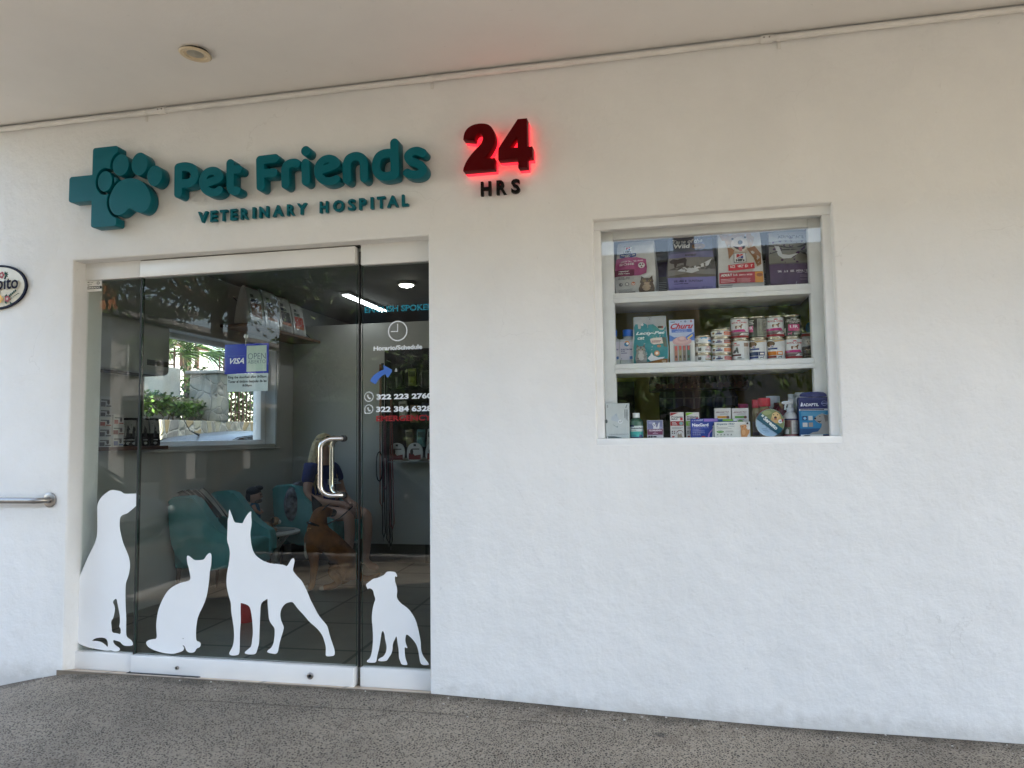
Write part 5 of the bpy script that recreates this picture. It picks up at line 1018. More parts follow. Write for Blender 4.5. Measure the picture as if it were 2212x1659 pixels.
round_bottle('mouthwash_bottle', 'green mouthwash bottle with white cap and turquoise label on the ledge', 356, 464, 1092, 880, Yb, (52, 92, 74), (222, 226, 226), [('r', 0, .0, 1, .74, (206, 216, 216)), ('r', .12, .0, .92, .38, (60, 176, 168)), ('r', .12, 0, .92, .05, (24, 50, 110)), ('t', 'Aquadent', .20, .52, .92, .64, 0, .04, (28, 36, 70)), ('r', .12, .68, .40, .80, (28, 36, 80)), ('r', .2, .44, .5, .46, GREY), ('p', [(.62, .03), (.68, .24), (.74, .12), (.8, .20), (.84, .03)], (24, 50, 110)), ('r', .16, .15, .46, .17, (30, 90, 120)), ('r', .16, .1, .5, .12, (30, 90, 120))], sh=.70, caph=.19, capw=.54, neck=.5)
carton('medicine_box', 'small box with puppy photo and maroon band, right of the green bottle', w8, 503, 632, 1088, 940, Yb+.004, .035, (200, 196, 204), [('r', .02, .50, .98, .98, (118, 122, 158)), ('e', .3, .85, .2, .08, (150, 152, 184)), ('e', .8, .58, .14, .06, (150, 152, 184)), ('p', [(.38, .52), (.40, .72), (.52, .70), (.62, .56), (.74, .86), (.80, .86), (.76, .52)], (214, 214, 222)), ('e', .46, .76, .12, .10, (222, 222, 228)), ('e', .43, .76, .025, .025, INKD), ('e', .51, .77, .025, .025, INKD), ('e', .46, .70, .03, .025, INKD), ('e', .55, .80, .03, .05, (90, 90, 110)), ('r', .02, .18, .98, .49, (112, 44, 84)), ('t', 'CLORHEXIN', .12, .38, .90, .46, 0, .045, (232, 220, 230)), ('t', 'GEL', .42, .31, .58, .36, 0, .01, (200, 170, 190)), ('r', .35, .25, .68, .27, (214, 190, 206)), ('r', .06, .03, .20, .13, INKD), ('r', .22, .03, .34, .13, INKD), ('r', .38, .04, .58, .11, INKD)], side=(176, 172, 180))
def protecto(x0, x1, Y, c1, lb):
    carton('medicine_box', lb, w8, x0, x1, 1086, 875, Y, .045, (212, 210, 208), [('p', [(.02, .98), (.62, .98), (.02, .86)], c1), ('t', 'Protecto', .10, .78, .92, .855, 0, .025, (36, 36, 40)), ('t', 'MAX', .10, .70, .56, .765, 0, .025, (36, 36, 40)), ('r', .74, .68, .92, .78, (190, 40, 48)), ('r', .02, .47, .98, .65, c1), ('r', .14, .59, .42, .605, WHITE), ('r', .14, .545, .48, .56, WHITE), ('r', .14, .5, .52, .515, WHITE), ('e', .80, .56, .14, .07, (120, 160, 158)), ('r', .1, .40, .92, .415, GREY), ('r', .1, .355, .8, .37, GREY), ('e', .14, .25, .05, .025, INKD), ('e', .30, .25, .05, .025, (150, 110, 110)), ('e', .14, .18, .05, .025, INKD), ('e', .30, .18, .05, .025, INKD), ('p', [(.40, .12), (.46, .24), (.62, .30), (.80, .29), (.94, .22), (.94, .20), (.80, .26), (.62, .27), (.48, .21)], (120, 70, 70)), ('p', [(.50, .0), (.52, .12), (.56, .2), (.62, .13), (.72, .14), (.78, .20), (.84, .06), (.9, .0)], (150, 136, 120)), ('e', .2, .04, .1, .03, (160, 44, 44))], side=(180, 178, 176), group='flea tablet boxes')
protecto(696, 804, Yb+.03, (150, 22, 34), 'narrow white box with dark red band and corner on the ledge'); protecto(826, 932, Yb+.05, (132, 190, 30), 'narrow white box with lime green band and corner on the ledge')
cx = at(*w8(690, 1000), Yb+.03)
carton('medicine_box', 'royal blue tablet box with lilac strip and a spotted dog on the ledge', w8, 864, 1092, 1084, 926, Yb+.02, .03, (34, 62, 150), [('r', .48, .84, .97, .98, (150, 120, 196)), ('t', 'NexGard', .06, .58, .64, .75, 0, .04, (228, 232, 242)), ('t', 'SPECTRA', .06, .48, .66, .56, 0, .01, (120, 130, 200)), ('r', .06, .42, .3, .435, (150, 160, 214)), ('r', .06, .37, .5, .385, (150, 160, 214)), ('r', .06, .33, .5, .345, (150, 160, 214))]
       + [('e', .10+.075*k, .26, .028, .036, (180, 188, 226)) for k in range(6)]+[('e', .10+.075*k, .26, .019, .024, (34, 62, 150)) for k in range(6)]+[('e', .10+.075*k, .15, .028, .036, (180, 188, 226)) for k in range(4)]+[('e', .10+.075*k, .15, .019, .024, (34, 62, 150)) for k in range(4)]
       + [('p', [(.60, .0), (.64, .22), (.80, .50), (.84, .48), (.68, .2), (.66, 0)], (170, 130, 196)), ('p', [(.76, 0), (.78, .4), (.80, .62), (.88, .74), (.98, .74), (.98, 0)], (208, 208, 208)), ('e', .88, .66, .06, .09, (98, 84, 74)), ('e', .82, .56, .04, .05, (226, 222, 218)), ('e', .80, .54, .014, .02, INKD), ('e', .45, .03, .07, .05, (170, 60, 66))]+sum([dog_side(.07+.085*k, .87, .04+.012*k, 1.15, (190, 196, 226)) for k in range(5)], []), side=(60, 70, 140))
carton('medicine_box', 'long white tablet box with teal lettering and a ginger puppy, in front on the ledge', w8, 1060, 1356, 1082, 952, Yb-.008, .03, (214, 214, 208), [('t', 'Simparica TRIO', .07, .76, .56, .92, .08, .02, (24, 92, 116)), ('r', .07, .70, .11, .72, INKD), ('r', .38, .70, .56, .72, (60, 100, 110)), ('r', .07, .61, .38, .63, GREY), ('r', .07, .54, .48, .56, GREY), ('e', .165, .36, .10, .075, (86, 150, 50)), ('t', '4-12 kg', .10, .33, .23, .39, 0, .03, (222, 234, 210)), ('r', .31, .40, .52, .415, GREY), ('r', .31, .34, .54, .355, GREY)]+[('e', .09+.095*k, .18, .02, .03, (110, 112, 112)) for k in range(5)]+[('r', .06+.095*k, .09, .115+.095*k, .105, GREY) for k in range(5)]
       + [('p', [(.74, .0), (.73, .30), (.74, .55), (.72, .70), (.78, .80), (.86, .80), (.90, .70), (.88, .58), (.93, .46), (.98, .50), (.97, .30), (.92, .12), (.90, .0)], (198, 140, 90)), ('e', .80, .69, .055, .09, (210, 156, 106)), ('e', .79, .655, .022, .03, (50, 34, 30)), ('e', .765, .71, .01, .016, INKD), ('e', .82, .72, .01, .016, INKD), ('p', [(.735, .66), (.72, .78), (.755, .76)], (180, 120, 72)), ('p', [(.87, .66), (.89, .79), (.85, .77)], (180, 120, 72)), ('e', .81, .30, .05, .18, (216, 166, 118)), ('e', .92, .88, .03, .06, (40, 44, 50)), ('r', .86, .955, .97, .968, (40, 44, 50)), ('r', .86, .79, .97, .80, (40, 44, 50))], side=(52, 96, 112))
carton('medicine_box', 'flat box with blue and lime stripe peeking out behind the long white box', w8, 1092, 1248, 1084, 930, Yb+.03, .03, (30, 84, 130), [('r', .25, .88, .78, .99, (130, 180, 70)), ('r', .8, .88, .99, .99, (220, 224, 222))])
def bravecto(x0, x1, c, lb):
    carton('medicine_box', lb, w8, x0, x1, 1084, 840, Yb+.065, .05, (206, 204, 202), [('t', 'BRAVECTO', .12, .83, .86, .885, .1, .012, (96, 40, 52)), ('r', .34, .785, .84, .80, GREY), ('r', .17, .655, .82, .725, c), ('e', .80, .685, .09, .05, (110, 70, 54)), ('r', .4, .60, .72, .615, GREY), ('e', .5, .545, .18, .04, c)], side=(170, 168, 166), group='white chew boxes')
bravecto(1066, 1196, (216, 150, 40), 'white box with orange stripe standing behind the long white box'); bravecto(1212, 1341, (96, 160, 60), 'white box with green stripe standing behind the long white box')
OIL = mat('amber_oil', (.22, .19, .09), .15, vary=.1)
round_bottle('oil_bottle', 'red capped oil bottle, rear one of the pair left of the round tin', 1380, 1448, 1075, 770, Yb+.11, (60, 56, 40), (176, 22, 44), [('r', .1, .0, .95, .62, (100, 100, 104)), ('r', .1, .02, .95, .16, (34, 36, 70))], sh=.70, caph=.22, capw=.92, neck=.8, group='red capped bottles', body=OIL)
round_bottle('oil_bottle', 'red capped oil bottle, front one of the pair behind the round tin', 1436, 1532, 1072, 755, Yb+.09, (60, 56, 40), (186, 24, 46), [('r', .1, .0, .95, .72, (196, 190, 190)), ('r', .1, .62, .95, .70, (190, 30, 44))], sh=.70, caph=.22, capw=.95, neck=.8, group='red capped bottles', body=OIL)
round_bottle('shampoo_bottle', 'tall white capped bottle behind the red capped bottles', 1500, 1618, 1070, 738, Yb+.20, (150, 150, 154), (186, 190, 194), [], sh=.62, caph=.30, capw=.9, neck=.7, group='shampoo bottles behind the round tin')
for x0, lb in ((1545, 'left maroon shampoo bottle behind the round tin'), (1580, 'right maroon shampoo bottle with teal label behind the round tin')):
    round_bottle('shampoo_bottle', lb, x0, x0+115, 1070, 792, Yb+.14-(x0 > 1560)*.05, (84, 22, 38), (84, 22, 38), [('r', .05, .0, .95, .72, (200, 200, 200)), ('r', .25, .5, .95, .66, (40, 110, 104))], sh=.80, caph=.08, capw=.62, neck=.6, group='shampoo bottles behind the round tin')
round_bottle('shampoo_bottle', 'white bottle with tall white cap behind the spray bottle', 1672, 1768, 1070, 722, Yb+.20, (180, 182, 186), (190, 194, 198), [('r', .2, .1, .8, .5, (150, 160, 170))], sh=.66, caph=.24, capw=.7, neck=.5, group='shampoo bottles behind the round tin')
round_bottle('shampoo_bottle', 'wide white bottle half hidden behind the dark blue box', 1742, 1858, 1070, 708, Yb+.16, (186, 188, 190), (196, 198, 200), [], sh=.86, caph=.08, capw=.9, neck=.8, group='shampoo bottles behind the round tin')
round_bottle('shampoo_bottle', 'bottle with pink cap behind the right white box', 1268, 1345, 1070, 805, Yb+.20, (90, 60, 70), (150, 34, 84), [], sh=.74, caph=.22, capw=1, neck=.8, group='shampoo bottles behind the round tin')
# round collar tin
c0 = at(*w8(1522, 975), Yb+.01); rx = at(*w8(1645, 975), Yb+.01).x-c0.x; cz = LEDGE+rx*.99
tin = thing('collar_tin', 'round tin with teal diagonal band and retriever photo leaning on the ledge', 'tin', (c0.x, Yb+.012, cz)); tin.rotation_euler = (R(6), 0, 0)
s = MB(); rot = Matrix.Rotation(R(90), 3, 'X'); PALE = ink(150, 180, 206)
s.lathe([(rx*.97, -.035), (rx, -.033), (rx, .002), (rx*.975, .004), (rx*.96, .0035), (.001, .0035)], (0, 0, 0), [mat('tin_rim', (.5, .52, .5), .2, 1)]*4+[PALE], 48, rot)
fm = lambda u, v, l: Vector(((u-.5)*2*rx*.955, -.0036-l, (v-.5)*2*rx*.955))
cr = lambda a0, a1, n=16: [(.5+.5*math.cos(R(a0+(a1-a0)*k/n)), .5+.5*math.sin(R(a0+(a1-a0)*k/n))) for k in range(n+1)]
s.art(fm, [('p', cr(-38, 142), (120, 136, 92)), ('e', .40, .88, .16, .08, (150, 160, 110)), ('e', .72, .80, .14, .12, (84, 96, 56)), ('p', [(.52, .62), (.60, .86), (.74, .92), (.86, .80), (.90, .62), (.80, .50), (.66, .48)], (196, 160, 106)), ('e', .70, .76, .13, .13, (214, 184, 132)), ('e', .69, .70, .05, .04, (30, 26, 24)), ('e', .63, .80, .022, .022, INKD), ('e', .77, .80, .022, .022, INKD), ('e', .69, .645, .055, .03, (160, 90, 90)), ('p', cr(138, 152, 4)+cr(-52, -38, 4), (14, 84, 104)), ('p', cr(131, 163, 8)+cr(-59, -27, 8), (14, 84, 104)), ('e', .86, .55, .075, .075, (226, 228, 230)), ('p', [(.90, .62), (.97, .66), (.97, .56), (.92, .52)], (150, 30, 50)), ('e', .86, .55, .04, .03, (150, 160, 190))], .0002, .12)
# slanted name
vs_, fs_ = text_mesh('Seresto', .04); ca, sa = math.cos(R(-43)), math.sin(R(-43))
p3 = []
for x, y in vs_:
    X, Y_ = (x-.48)*.62, (y-.5)*.155; p3.append(fm(.51+X*ca-Y_*sa, .50+X*sa+Y_*ca, .0034))
s.mesh(p3, fs_, ink(226, 232, 232))
s.mesh([fm(.5+x*ca-y*sa, .5+x*sa+y*ca, .0032) for x, y in ((-.42, -.02), (-.335, -.02), (-.335, .06), (-.42, .06))], [(0, 1, 2, 3)], ink(210, 218, 218))
s.art(fm, [('e', .24, .46, .03, .03, (30, 50, 84)), ('e', .24, .46, .022, .022, (150, 180, 206)), ('e', .38, .36, .03, .03, (30, 50, 84)), ('e', .38, .36, .022, .022, (150, 180, 206)), ('e', .50, .27, .03, .03, (30, 50, 84)), ('e', .50, .27, .022, .022, (150, 180, 206)), ('r', .2, .28, .38, .29, (60, 90, 130)), ('r', .24, .22, .42, .23, (60, 90, 130)), ('r', .3, .16, .46, .17, (60, 90, 130))], .0002)
s.build('tin', tin)
# trigger spray
a, b = at(*w8(1640, 1070), Yb+.03), at(*w8(1756, 755), Yb+.03); r = (b.x-a.x)/2; ht = b.z-LEDGE
sp = thing('spray_bottle', 'white trigger spray bottle between the round tin and the dark blue box', 'bottle', ((a.x+b.x)/2, Yb+.03+r, LEDGE))
s = MB(); WP = ink(206, 210, 214); s.lathe([(r*.93, 0), (r, .004), (r, ht*.47), (r*.93, ht*.54), (r*.62, ht*.615), (r*.42, ht*.65), (r*.40, ht*.70), (.001, ht*.70)], (0, 0, 0), WP, 32)
fm = lambda u, v, l: Vector(((r+l)*math.sin((u-.5)*R(170)), -(r+l)*math.cos((u-.5)*R(170)), .004+ht*.44*v))
s.art(fm, [('r', 0, 0, 1, 1, (150, 130, 124)), ('r', 0, .92, 1, 1, (40, 40, 90)), ('r', .02, .5, .45, .9, (110, 70, 66)), ('r', .02, .06, .45, .5, (104, 116, 92)), ('p', [(.2, .1), (.22, .34), (.3, .42), (.38, .34), (.36, .1)], (222, 216, 210)), ('r', .5, .1, .98, .88, (200, 196, 190)), ('r', 0, 0, 1, .06, (150, 24, 44))]+lines(.55, .8, .95, 8, .08, GREY, .02), .0002, .08); s.build('bottle', sp)
s = MB(); s.lathe([(r*.46, ht*.66), (r*.46, ht*.74), (r*.3, ht*.76), (r*.28, ht*.84)], (0, 0, 0), WP, 20); s.box(-r*.95, r*.45, -r*.2, r*.2, ht*.84, ht*.93, WP, .004, 2); s.box(-r*.2, r*.5, -r*.26, r*.26, ht*.90, ht*.97, WP, .005, 2); s.box(-r*1.05, -r*.92, -r*.12, r*.12, ht*.855, ht*.915, WP, .002); s.build('spray_head', sp)
s = MB(); s.tube([(-r*.5, 0, ht*.84), (-r*.62, 0, ht*.79), (-r*.60, 0, ht*.73), (-r*.68, 0, ht*.70)], .005, WP, 8); s.build('trigger', sp)
carton('collar_box', 'dark blue and turquoise box with a labrador at the right end of the ledge', w8, 1770, 2006, 1070, 748, Yb+.012, .05, (22, 28, 92), [('r', .0, .04, 1, .655, (20, 120, 170)), ('r', 0, .05, 1, .2, (16, 70, 120)), ('r', .0, .655, 1, .70, (206, 204, 206)), ('r', .04, .665, .84, .69, INKD), ('t', 'ADAPTIL', .14, .77, .66, .845, 0, .03, (220, 224, 236)), ('p', [(.05, .77), (.07, .84), (.10, .88), (.13, .84), (.12, .77)], (220, 224, 236)), ('e', .85, .84, .10, .065, (120, 126, 170)), ('e', .85, .84, .085, .052, (22, 28, 92)), ('r', .74, .825, .97, .85, (120, 126, 170)),
       ('r', .1, .41, .26, .52, (24, 40, 92)), ('e', .18, .46, .05, .035, (120, 180, 216)), ('r', .30, .41, .44, .52, (190, 196, 196)), ('r', .1, .24, .26, .35, (190, 196, 196)), ('r', .30, .24, .44, .35, (150, 140, 130))]+lines(.06, .61, .9, 4, .03, (110, 176, 206), .012)
       + [('p', [(.98, .05), (.30, .05), (.42, .10), (.60, .12), (.72, .24), (.74, .32), (.62, .34), (.50, .42), (.50, .47), (.62, .54), (.76, .58), (.90, .54), (.98, .56)], (150, 148, 146)), ('e', .52, .455, .035, .025, (20, 20, 22)), ('e', .68, .50, .018, .014, INKD), ('p', [(.56, .40), (.66, .38), (.74, .40), (.66, .345)], (40, 26, 28)), ('p', [(.80, .55), (.94, .52), (.94, .40), (.86, .36)], (110, 106, 104)), ('r', .02, .0, .76, .045, (206, 208, 208)), ('p', [(.08, .005), (.16, .03), (.3, .03), (.36, .005)], INKD)], side=(26, 40, 90))
a, b = at(*w8(1765, 748), Yb+.012), at(*w8(2000, 715), Yb+.012)
ob = [o for o in COL.objects if o.name.startswith('collar_box')][0]
w_ = b.x-a.x; h0 = ob.dimensions.z if ob.dimensions.z else a.z-LEDGE
tab = [(-w_/2+.003, 0), (w_/2-.003, 0), (w_/2-.003, .012), (w_/2-.02, .024), (-w_/2+.02, .024), (-w_/2+.003, .012)]
p = plate('hang_tab', [smooth_loop(tab, 1)], .010, .0015, ink(26, 34, 104)); p.parent = ob; p.location = (0, 0, at(*w8(1880, 748), Yb+.012).z-LEDGE-.0002)

# the play house wall behind the window
ph = thing('play_house', 'dim yellow indoor house front with tiled roof and doorway seen through the display window', 'play house', (1.5, 2.3, 0))
YEL = mat('ochre_wall', (.30, .24, .035), .8, vary=.1, bump=.2)
def rel(o, p): return keep(o, p)
s = MB(); s.box(.46, 3.4, 2.30, 2.36, -.005, 2.3, YEL); rel(s.build('wall'), ph)
a, b = at(*w8(520, 590), 2.2), at(*w8(1330, 690), 2.2)
s = MB(); RT = tiles('roof_tiles', (.12, .04, .03), (.16, .06, .045), (.03, .015, .012), .12, .05, .5, .7)
s.box(a.x, b.x, 2.05, 2.299, b.z, b.z+.02, RT, .003)
n = 16
for k in range(n):
    x = a.x+(b.x-a.x)*(k+.5)/n; s.tube([(x, 2.02, b.z+.03), (x, 2.29, a.z)], (b.x-a.x)/n*.5, RT, 8)
rel(s.build('roof'), ph)
a, b = at(*w8(600, 840), 2.1), at(*w8(1260, 1080), 2.1)
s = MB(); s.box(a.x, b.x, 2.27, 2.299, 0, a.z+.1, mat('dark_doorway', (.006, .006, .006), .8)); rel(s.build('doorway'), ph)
s = MB(); q0, q1 = at(*w8(240, 620), 2.2), at(*w8(400, 1090), 2.2); s.box(q0.x-.2, q1.x, 2.26, 2.299, 0, q0.z, mat('dark_shutter', (.015, .012, .012), .7)); rel(s.build('shutter'), ph)
aw = thing('awning', 'dark blue striped awning with scalloped edge over the play house doorway', 'awning', (a.x, 2.2, a.z))
a, b = at(*w8(605, 690), 2.2), at(*w8(1255, 760), 1.95); v0 = at(*w8(700, 760), 1.95).z; v1 = at(*w8(700, 838), 1.95).z
s = MB(); AB, AS = mat('navy_canvas', (.012, .02, .075), .8, vary=.1), mat('pale_stripe', (.12, .14, .17), .8)
ns = 24
for k in range(ns):
    m_ = AS if k % 3 == 1 else AB
    x0, x1 = a.x+(b.x-a.x)*k/ns, a.x+(b.x-a.x)*(k+1)/ns
    if m_ is AS: x0 += (x1-x0)*.3; 
    if k % 3 == 2: x0 -= 0
    s.face([(x0, 1.95, v0), (x1, 1.95, v0), (x1, 2.25, a.z), (x0, 2.25, a.z)], m_)
    zz = lambda x: v1+.012*math.cos((x-a.x)*38)
    s.face([(x0, 1.949, zz(x0)), (x1, 1.949, zz(x1)), (x1, 1.949, v0), (x0, 1.949, v0)], m_)
    if m_ is AS:
        xs = a.x+(b.x-a.x)*k/ns
        s.face([(xs, 1.95, v0), (x0, 1.95, v0), (x0, 2.25, a.z), (xs, 2.25, a.z)], AB); s.face([(xs, 1.949, zz(xs)), (x0, 1.949, zz(x0)), (x0, 1.949, v0), (xs, 1.949, v0)], AB)
s.tube([(a.x, 1.948, v0), (b.x, 1.948, v0)], .004, AS, 8)
keep(s.build('canvas'), aw)
# hanging parrot toy
a = at(*w8(1885, 170), .34)
pt = thing('bird_toy', 'yellow and blue toy bird at the right end behind the middle shelf goods', 'toy', a)
s = MB(); YB = ink(214, 190, 40); s.ball((0, 0, 0), .022, YB, 12, (1, .8, 1.5)); s.ball((-.004, 0, .04), .013, YB, 10); s.face([(-.016, -.002, .04), (-.028, 0, .034), (-.016, .003, .034)], INKD if not isinstance(INKD, tuple) else ink(*INKD)); s.build('body', pt)
s = MB(); s.ball((-.025, -.01, -.006), .02, ink(40, 104, 170), 10, (.8, .3, 1.5)); s.build('wing', pt)
s = MB(); s.tube([(0, 0, -.03), (.004, 0, -a.z+S2+.001)], .004, ink(90, 80, 60), 6); s.build('perch', pt)

# ------------------------------------------------------------------ inside the shop
def skin(name, nodes, edges, m, parent=None, sub=2, root=None):
    """one continuous body grown round a skeleton: nodes {key: (x, y, z, r)}"""
    keys = list(nodes); me = bpy.data.meshes.new(name)
    me.from_pydata([nodes[k][:3] for k in keys], [(keys.index(a), keys.index(b)) for a, b in edges], [])
    o = bpy.data.objects.new(name, me); COL.objects.link(o)
    md = o.modifiers.new('skin', 'SKIN'); md.use_smooth_shade = True
    for k, sv in zip(keys, me.skin_vertices[0].data):
        r = nodes[k][3]; sv.radius = r if isinstance(r, tuple) else (r, r); sv.use_root = (k == (root or keys[0]))
    md2 = o.modifiers.new('sub', 'SUBSURF'); md2.levels = md2.render_levels = sub
    dg = bpy.context.evaluated_depsgraph_get(); ev = o.evaluated_get(dg)
    nm = bpy.data.meshes.new_from_object(ev); o.modifiers.clear(); o.data = nm; bpy.data.meshes.remove(me)
    nm.name = name; nm.materials.clear(); nm.materials.append(m)
    for p in nm.polygons: p.use_smooth = True; p.material_index = 0
    if parent: o.parent = parent
    return o
CHT = mat('teal_velvet', (.11, .31, .31), .85, vary=.10, vscale=6, bump=.15, bscale=300)
WOODD = mat('dark_wood', (.06, .03, .015), .5, vary=.3, vscale=12)
def armchair(label):
    t = thing('armchair', label, 'armchair', (0, 0, 0), 'teal armchairs in the waiting area')
    prof = [(-.36, .25), (-.43, .74), (-.41, .80), (-.15, .81), (-.07, .78), (.07, .66), (.19, .56), (.33, .505), (.42, .49), (.43, .25)]
    prof = smooth_loop([p for q in prof for p in (q,)], 2)
    for sgn in (-1, 1):
        s = MB(); y0, y1 = (.25, .36) if sgn > 0 else (-.36, -.25)
        ia = [s.bm.verts.new((x, y0, z)) for x, z in prof]; ib = [s.bm.verts.new((x, y1, z)) for x, z in prof]
        k = s.mi(CHT); n = len(prof)
        for i in range(n):
            f = s.bm.faces.new((ia[i], ia[(i+1) % n], ib[(i+1) % n], ib[i])); f.material_index = k; f.smooth = True
        fa = s.bm.faces.new(ia[::-1]); fb = s.bm.faces.new(ib)
        ed = [e for e in s.bm.edges if (e.verts[0] in ia and e.verts[1] in ia) or (e.verts[0] in ib and e.verts[1] in ib)]
        bmesh.ops.bevel(s.bm, geom=ed, offset=.022, segments=3, profile=.5, affect='EDGES')
        s.build('arm', t)
        s = MB(); yo = (.362 if sgn > 0 else -.362)
        s.tube([(x*.985, yo, .53+(z-.53)*.95) for x, z in prof[4:26]], .006, CHT, 6); s.build('piping', t)
    s = MB(); s.box(-.42, -.24, -.262, .262, .26, .80, CHT, .04, 3, Matrix.Rotation(R(-4), 3, 'Y')); s.build('backrest', t)
    s = MB(); s.box(-.30, .42, -.248, .248, .30, .45, CHT, .05, 3); s.build('seat_cushion', t)
    s = MB(); s.box(-.38, .41, -.252, .252, .25, .318, CHT, .01); s.build('base', t)
    for x in (-.33, .36):
        for y in (-.29, .29):
            s = MB(); s.tube([(x, y, .25), (x*1.06, y*1.05, 0)], [.024, .013], WOODD, 10); s.build('leg', t)
    return t
ch = armchair('teal velvet armchair seen from its side, nearest to the door, with a striped throw')
ch2 = copy_tree(ch); ch2['label'] = 'teal velvet armchair in the room corner in which the woman sits'
ch.scale = (.68, .85, 1); ch2.scale = (.78, .86, 1); ch.location = (-2.325, 1.83, -.008); ch2.location = (-2.13, 3.11, -.008); ch2.rotation_euler.z = R(-6)
# throw over the near chair
s = MB(); TH = [mat('throw_dark', (.03, .035, .03), .9), mat('throw_grey', (.30, .30, .27), .9)]
for k in range(10):
    m_ = TH[k % 2]
    def dr(u, v, k=k):
        w_ = k+u
        return Vector((-2.615+.30*v+.008*math.sin(w_*1.7), 1.60+.030*w_-.02*v, .836-.03*(1-min(1, v*4))-.30*max(0, v-.22)**1.2+.008*math.sin(w_*2.3+v*4)))
    s.grid(dr, 2, 8, m_)
tag(s.build('throw_blanket'), 'black and grey striped throw hanging over the near armchair', 'blanket')
cu = thing('cushion', 'grey patterned cushion beside the woman in the corner armchair', 'cushion', (-2.27, 2.93, .62), None, R(-8))
s = MB(); s.ball((0, 0, 0), .2, mat('patterned_fabric', (.16, .16, .18), .9, vary=.8, vscale=22), 20, (.42, 1, 1)); s.build('cover', cu)
# lattice table
tb = thing('side_table', 'round white lattice side table between the armchairs', 'table', (-2.36, 2.50, -.008))
WPAINT = mat('white_lacquer', (.52, .53, .52), .4, vary=.05)
s = MB(); s.lathe([(.02, .395), (.285, .395), (.297, .402), (.297, .416), (.285, .423), (.02, .423)], (0, 0, 0), WPAINT, 48); s.build('tabletop', tb)
s = MB(); n = 22
for k in range(n):
    for sg in (1, -1):
        s.tube([((.09+.13*abs(t-.5)**1.4*2.6)*math.cos(2*math.pi*k/n+sg*t*1.5), (.09+.13*abs(t-.5)**1.4*2.6)*math.sin(2*math.pi*k/n+sg*t*1.5), t*.392) for t in [i/8 for i in range(9)]], .0045, WPAINT, 5, False)
s.lathe([(.20, 0), (.215, .004), (.215, .012), (.20, .016)], (0, 0, 0), WPAINT, 32)
s.build('lattice_base', tb)
for dx, dy, rz, c, lb in ((.06, -.08, 12, (60, 80, 84), 'dark glossy magazine lying open on the lattice table'), (.12, .05, -20, (120, 128, 128), 'pale magazine on the lattice table beside the dark one')):
    s = MB(); s.box(-.1, .1, -.075, .075, 0, .006, ink(*c)); s.art(flat_map((-.09, -.065, .0062), (1, 0, 0), (0, 1, 0), .18, .13), [('r', 0, .6, 1, 1, (150, 160, 160)), ('r', 0, 0, .4, .5, (40, 50, 60))])
    o = s.build('magazine'); o.location = (-2.36+dx, 2.5+dy, .4155); o.rotation_euler.z = R(rz); tag(o, lb, 'magazine')
# toy figure with plush dog
fg = thing('toy_figure', 'toy man with dark hair and beard in a blue tunic standing on the side table', 'figurine', (-2.41, 2.40, .4152), None, R(20)); fg.scale = (1.2, 1.2, 1.2)
SK = mat('toy_skin', (.42, .25, .19), .6, vary=.03); DH = mat('toy_hair', (.012, .010, .010), .6); TB = mat('toy_blue', (.03, .14, .24), .6)
s = MB(); s.lathe([(.036, .085), (.045, .10), (.042, .16), (.030, .20), (.016, .215)], (0, 0, 0), TB, 18); s.build('tunic', fg)
s = MB(); s.ball((0, 0, .262), .052, SK, 18, (1, .95, 1.05)); s.ball((.05, 0, .255), .009, SK, 8); s.build('head', fg)
s = MB(); s.ball((-.008, 0, .292), .052, DH, 16, (1.02, 1.05, .72)); s.ball((.03, .005, .318), .026, DH, 12, (1.2, 1.3, .7)); s.ball((-.03, 0, .262), .042, DH, 14, (.8, 1.15, 1.1)); s.build('hair', fg)
s = MB(); s.ball((.022, 0, .226), .036, DH, 14, (.9, 1.05, .55)); s.build('beard', fg)
for sg in (-1, 1):
    s = MB(); s.ball((.047, .02*sg, .27), .005, DH, 8); s.build('eye', fg)
    s = MB(); s.tube([(0, .038*sg, .195), (.02, .055*sg, .16), (.05, .04*sg, .135)], [.014, .012, .010], SK, 10); s.build('arm', fg)
    s = MB(); s.tube([(0, .02*sg, .09), (.0, .022*sg, .012), (.02, .022*sg, .008)], [.018, .015, .014], DH, 10); s.build('leg', fg)
pd = thing('plush_dog', 'small tan plush dog with dark ears lying beside the toy man', 'toy', (-2.29, 2.36, .4152), None, R(20))
TAN = mat('plush_tan', (.30, .19, .11), .9, vary=.1); s = MB(); s.ball((0, 0, .05), .05, TAN, 16, (1.5, .9, .95)); s.ball((.09, 0, .10), .036, TAN, 14, (1.1, 1, 1)); s.ball((.125, 0, .092), .018, ink(220, 214, 206), 10); s.build('body', pd)
for sg in (-1, 1):
    s = MB(); s.ball((.08, .034*sg, .11), .02, DH, 10, (.7, .5, 1.3)); s.build('ear', pd)
    s = MB(); s.tube([(.05, .03*sg, .03), (.10, .035*sg, .014)], [.02, .016], TAN, 10); s.build('leg', pd)

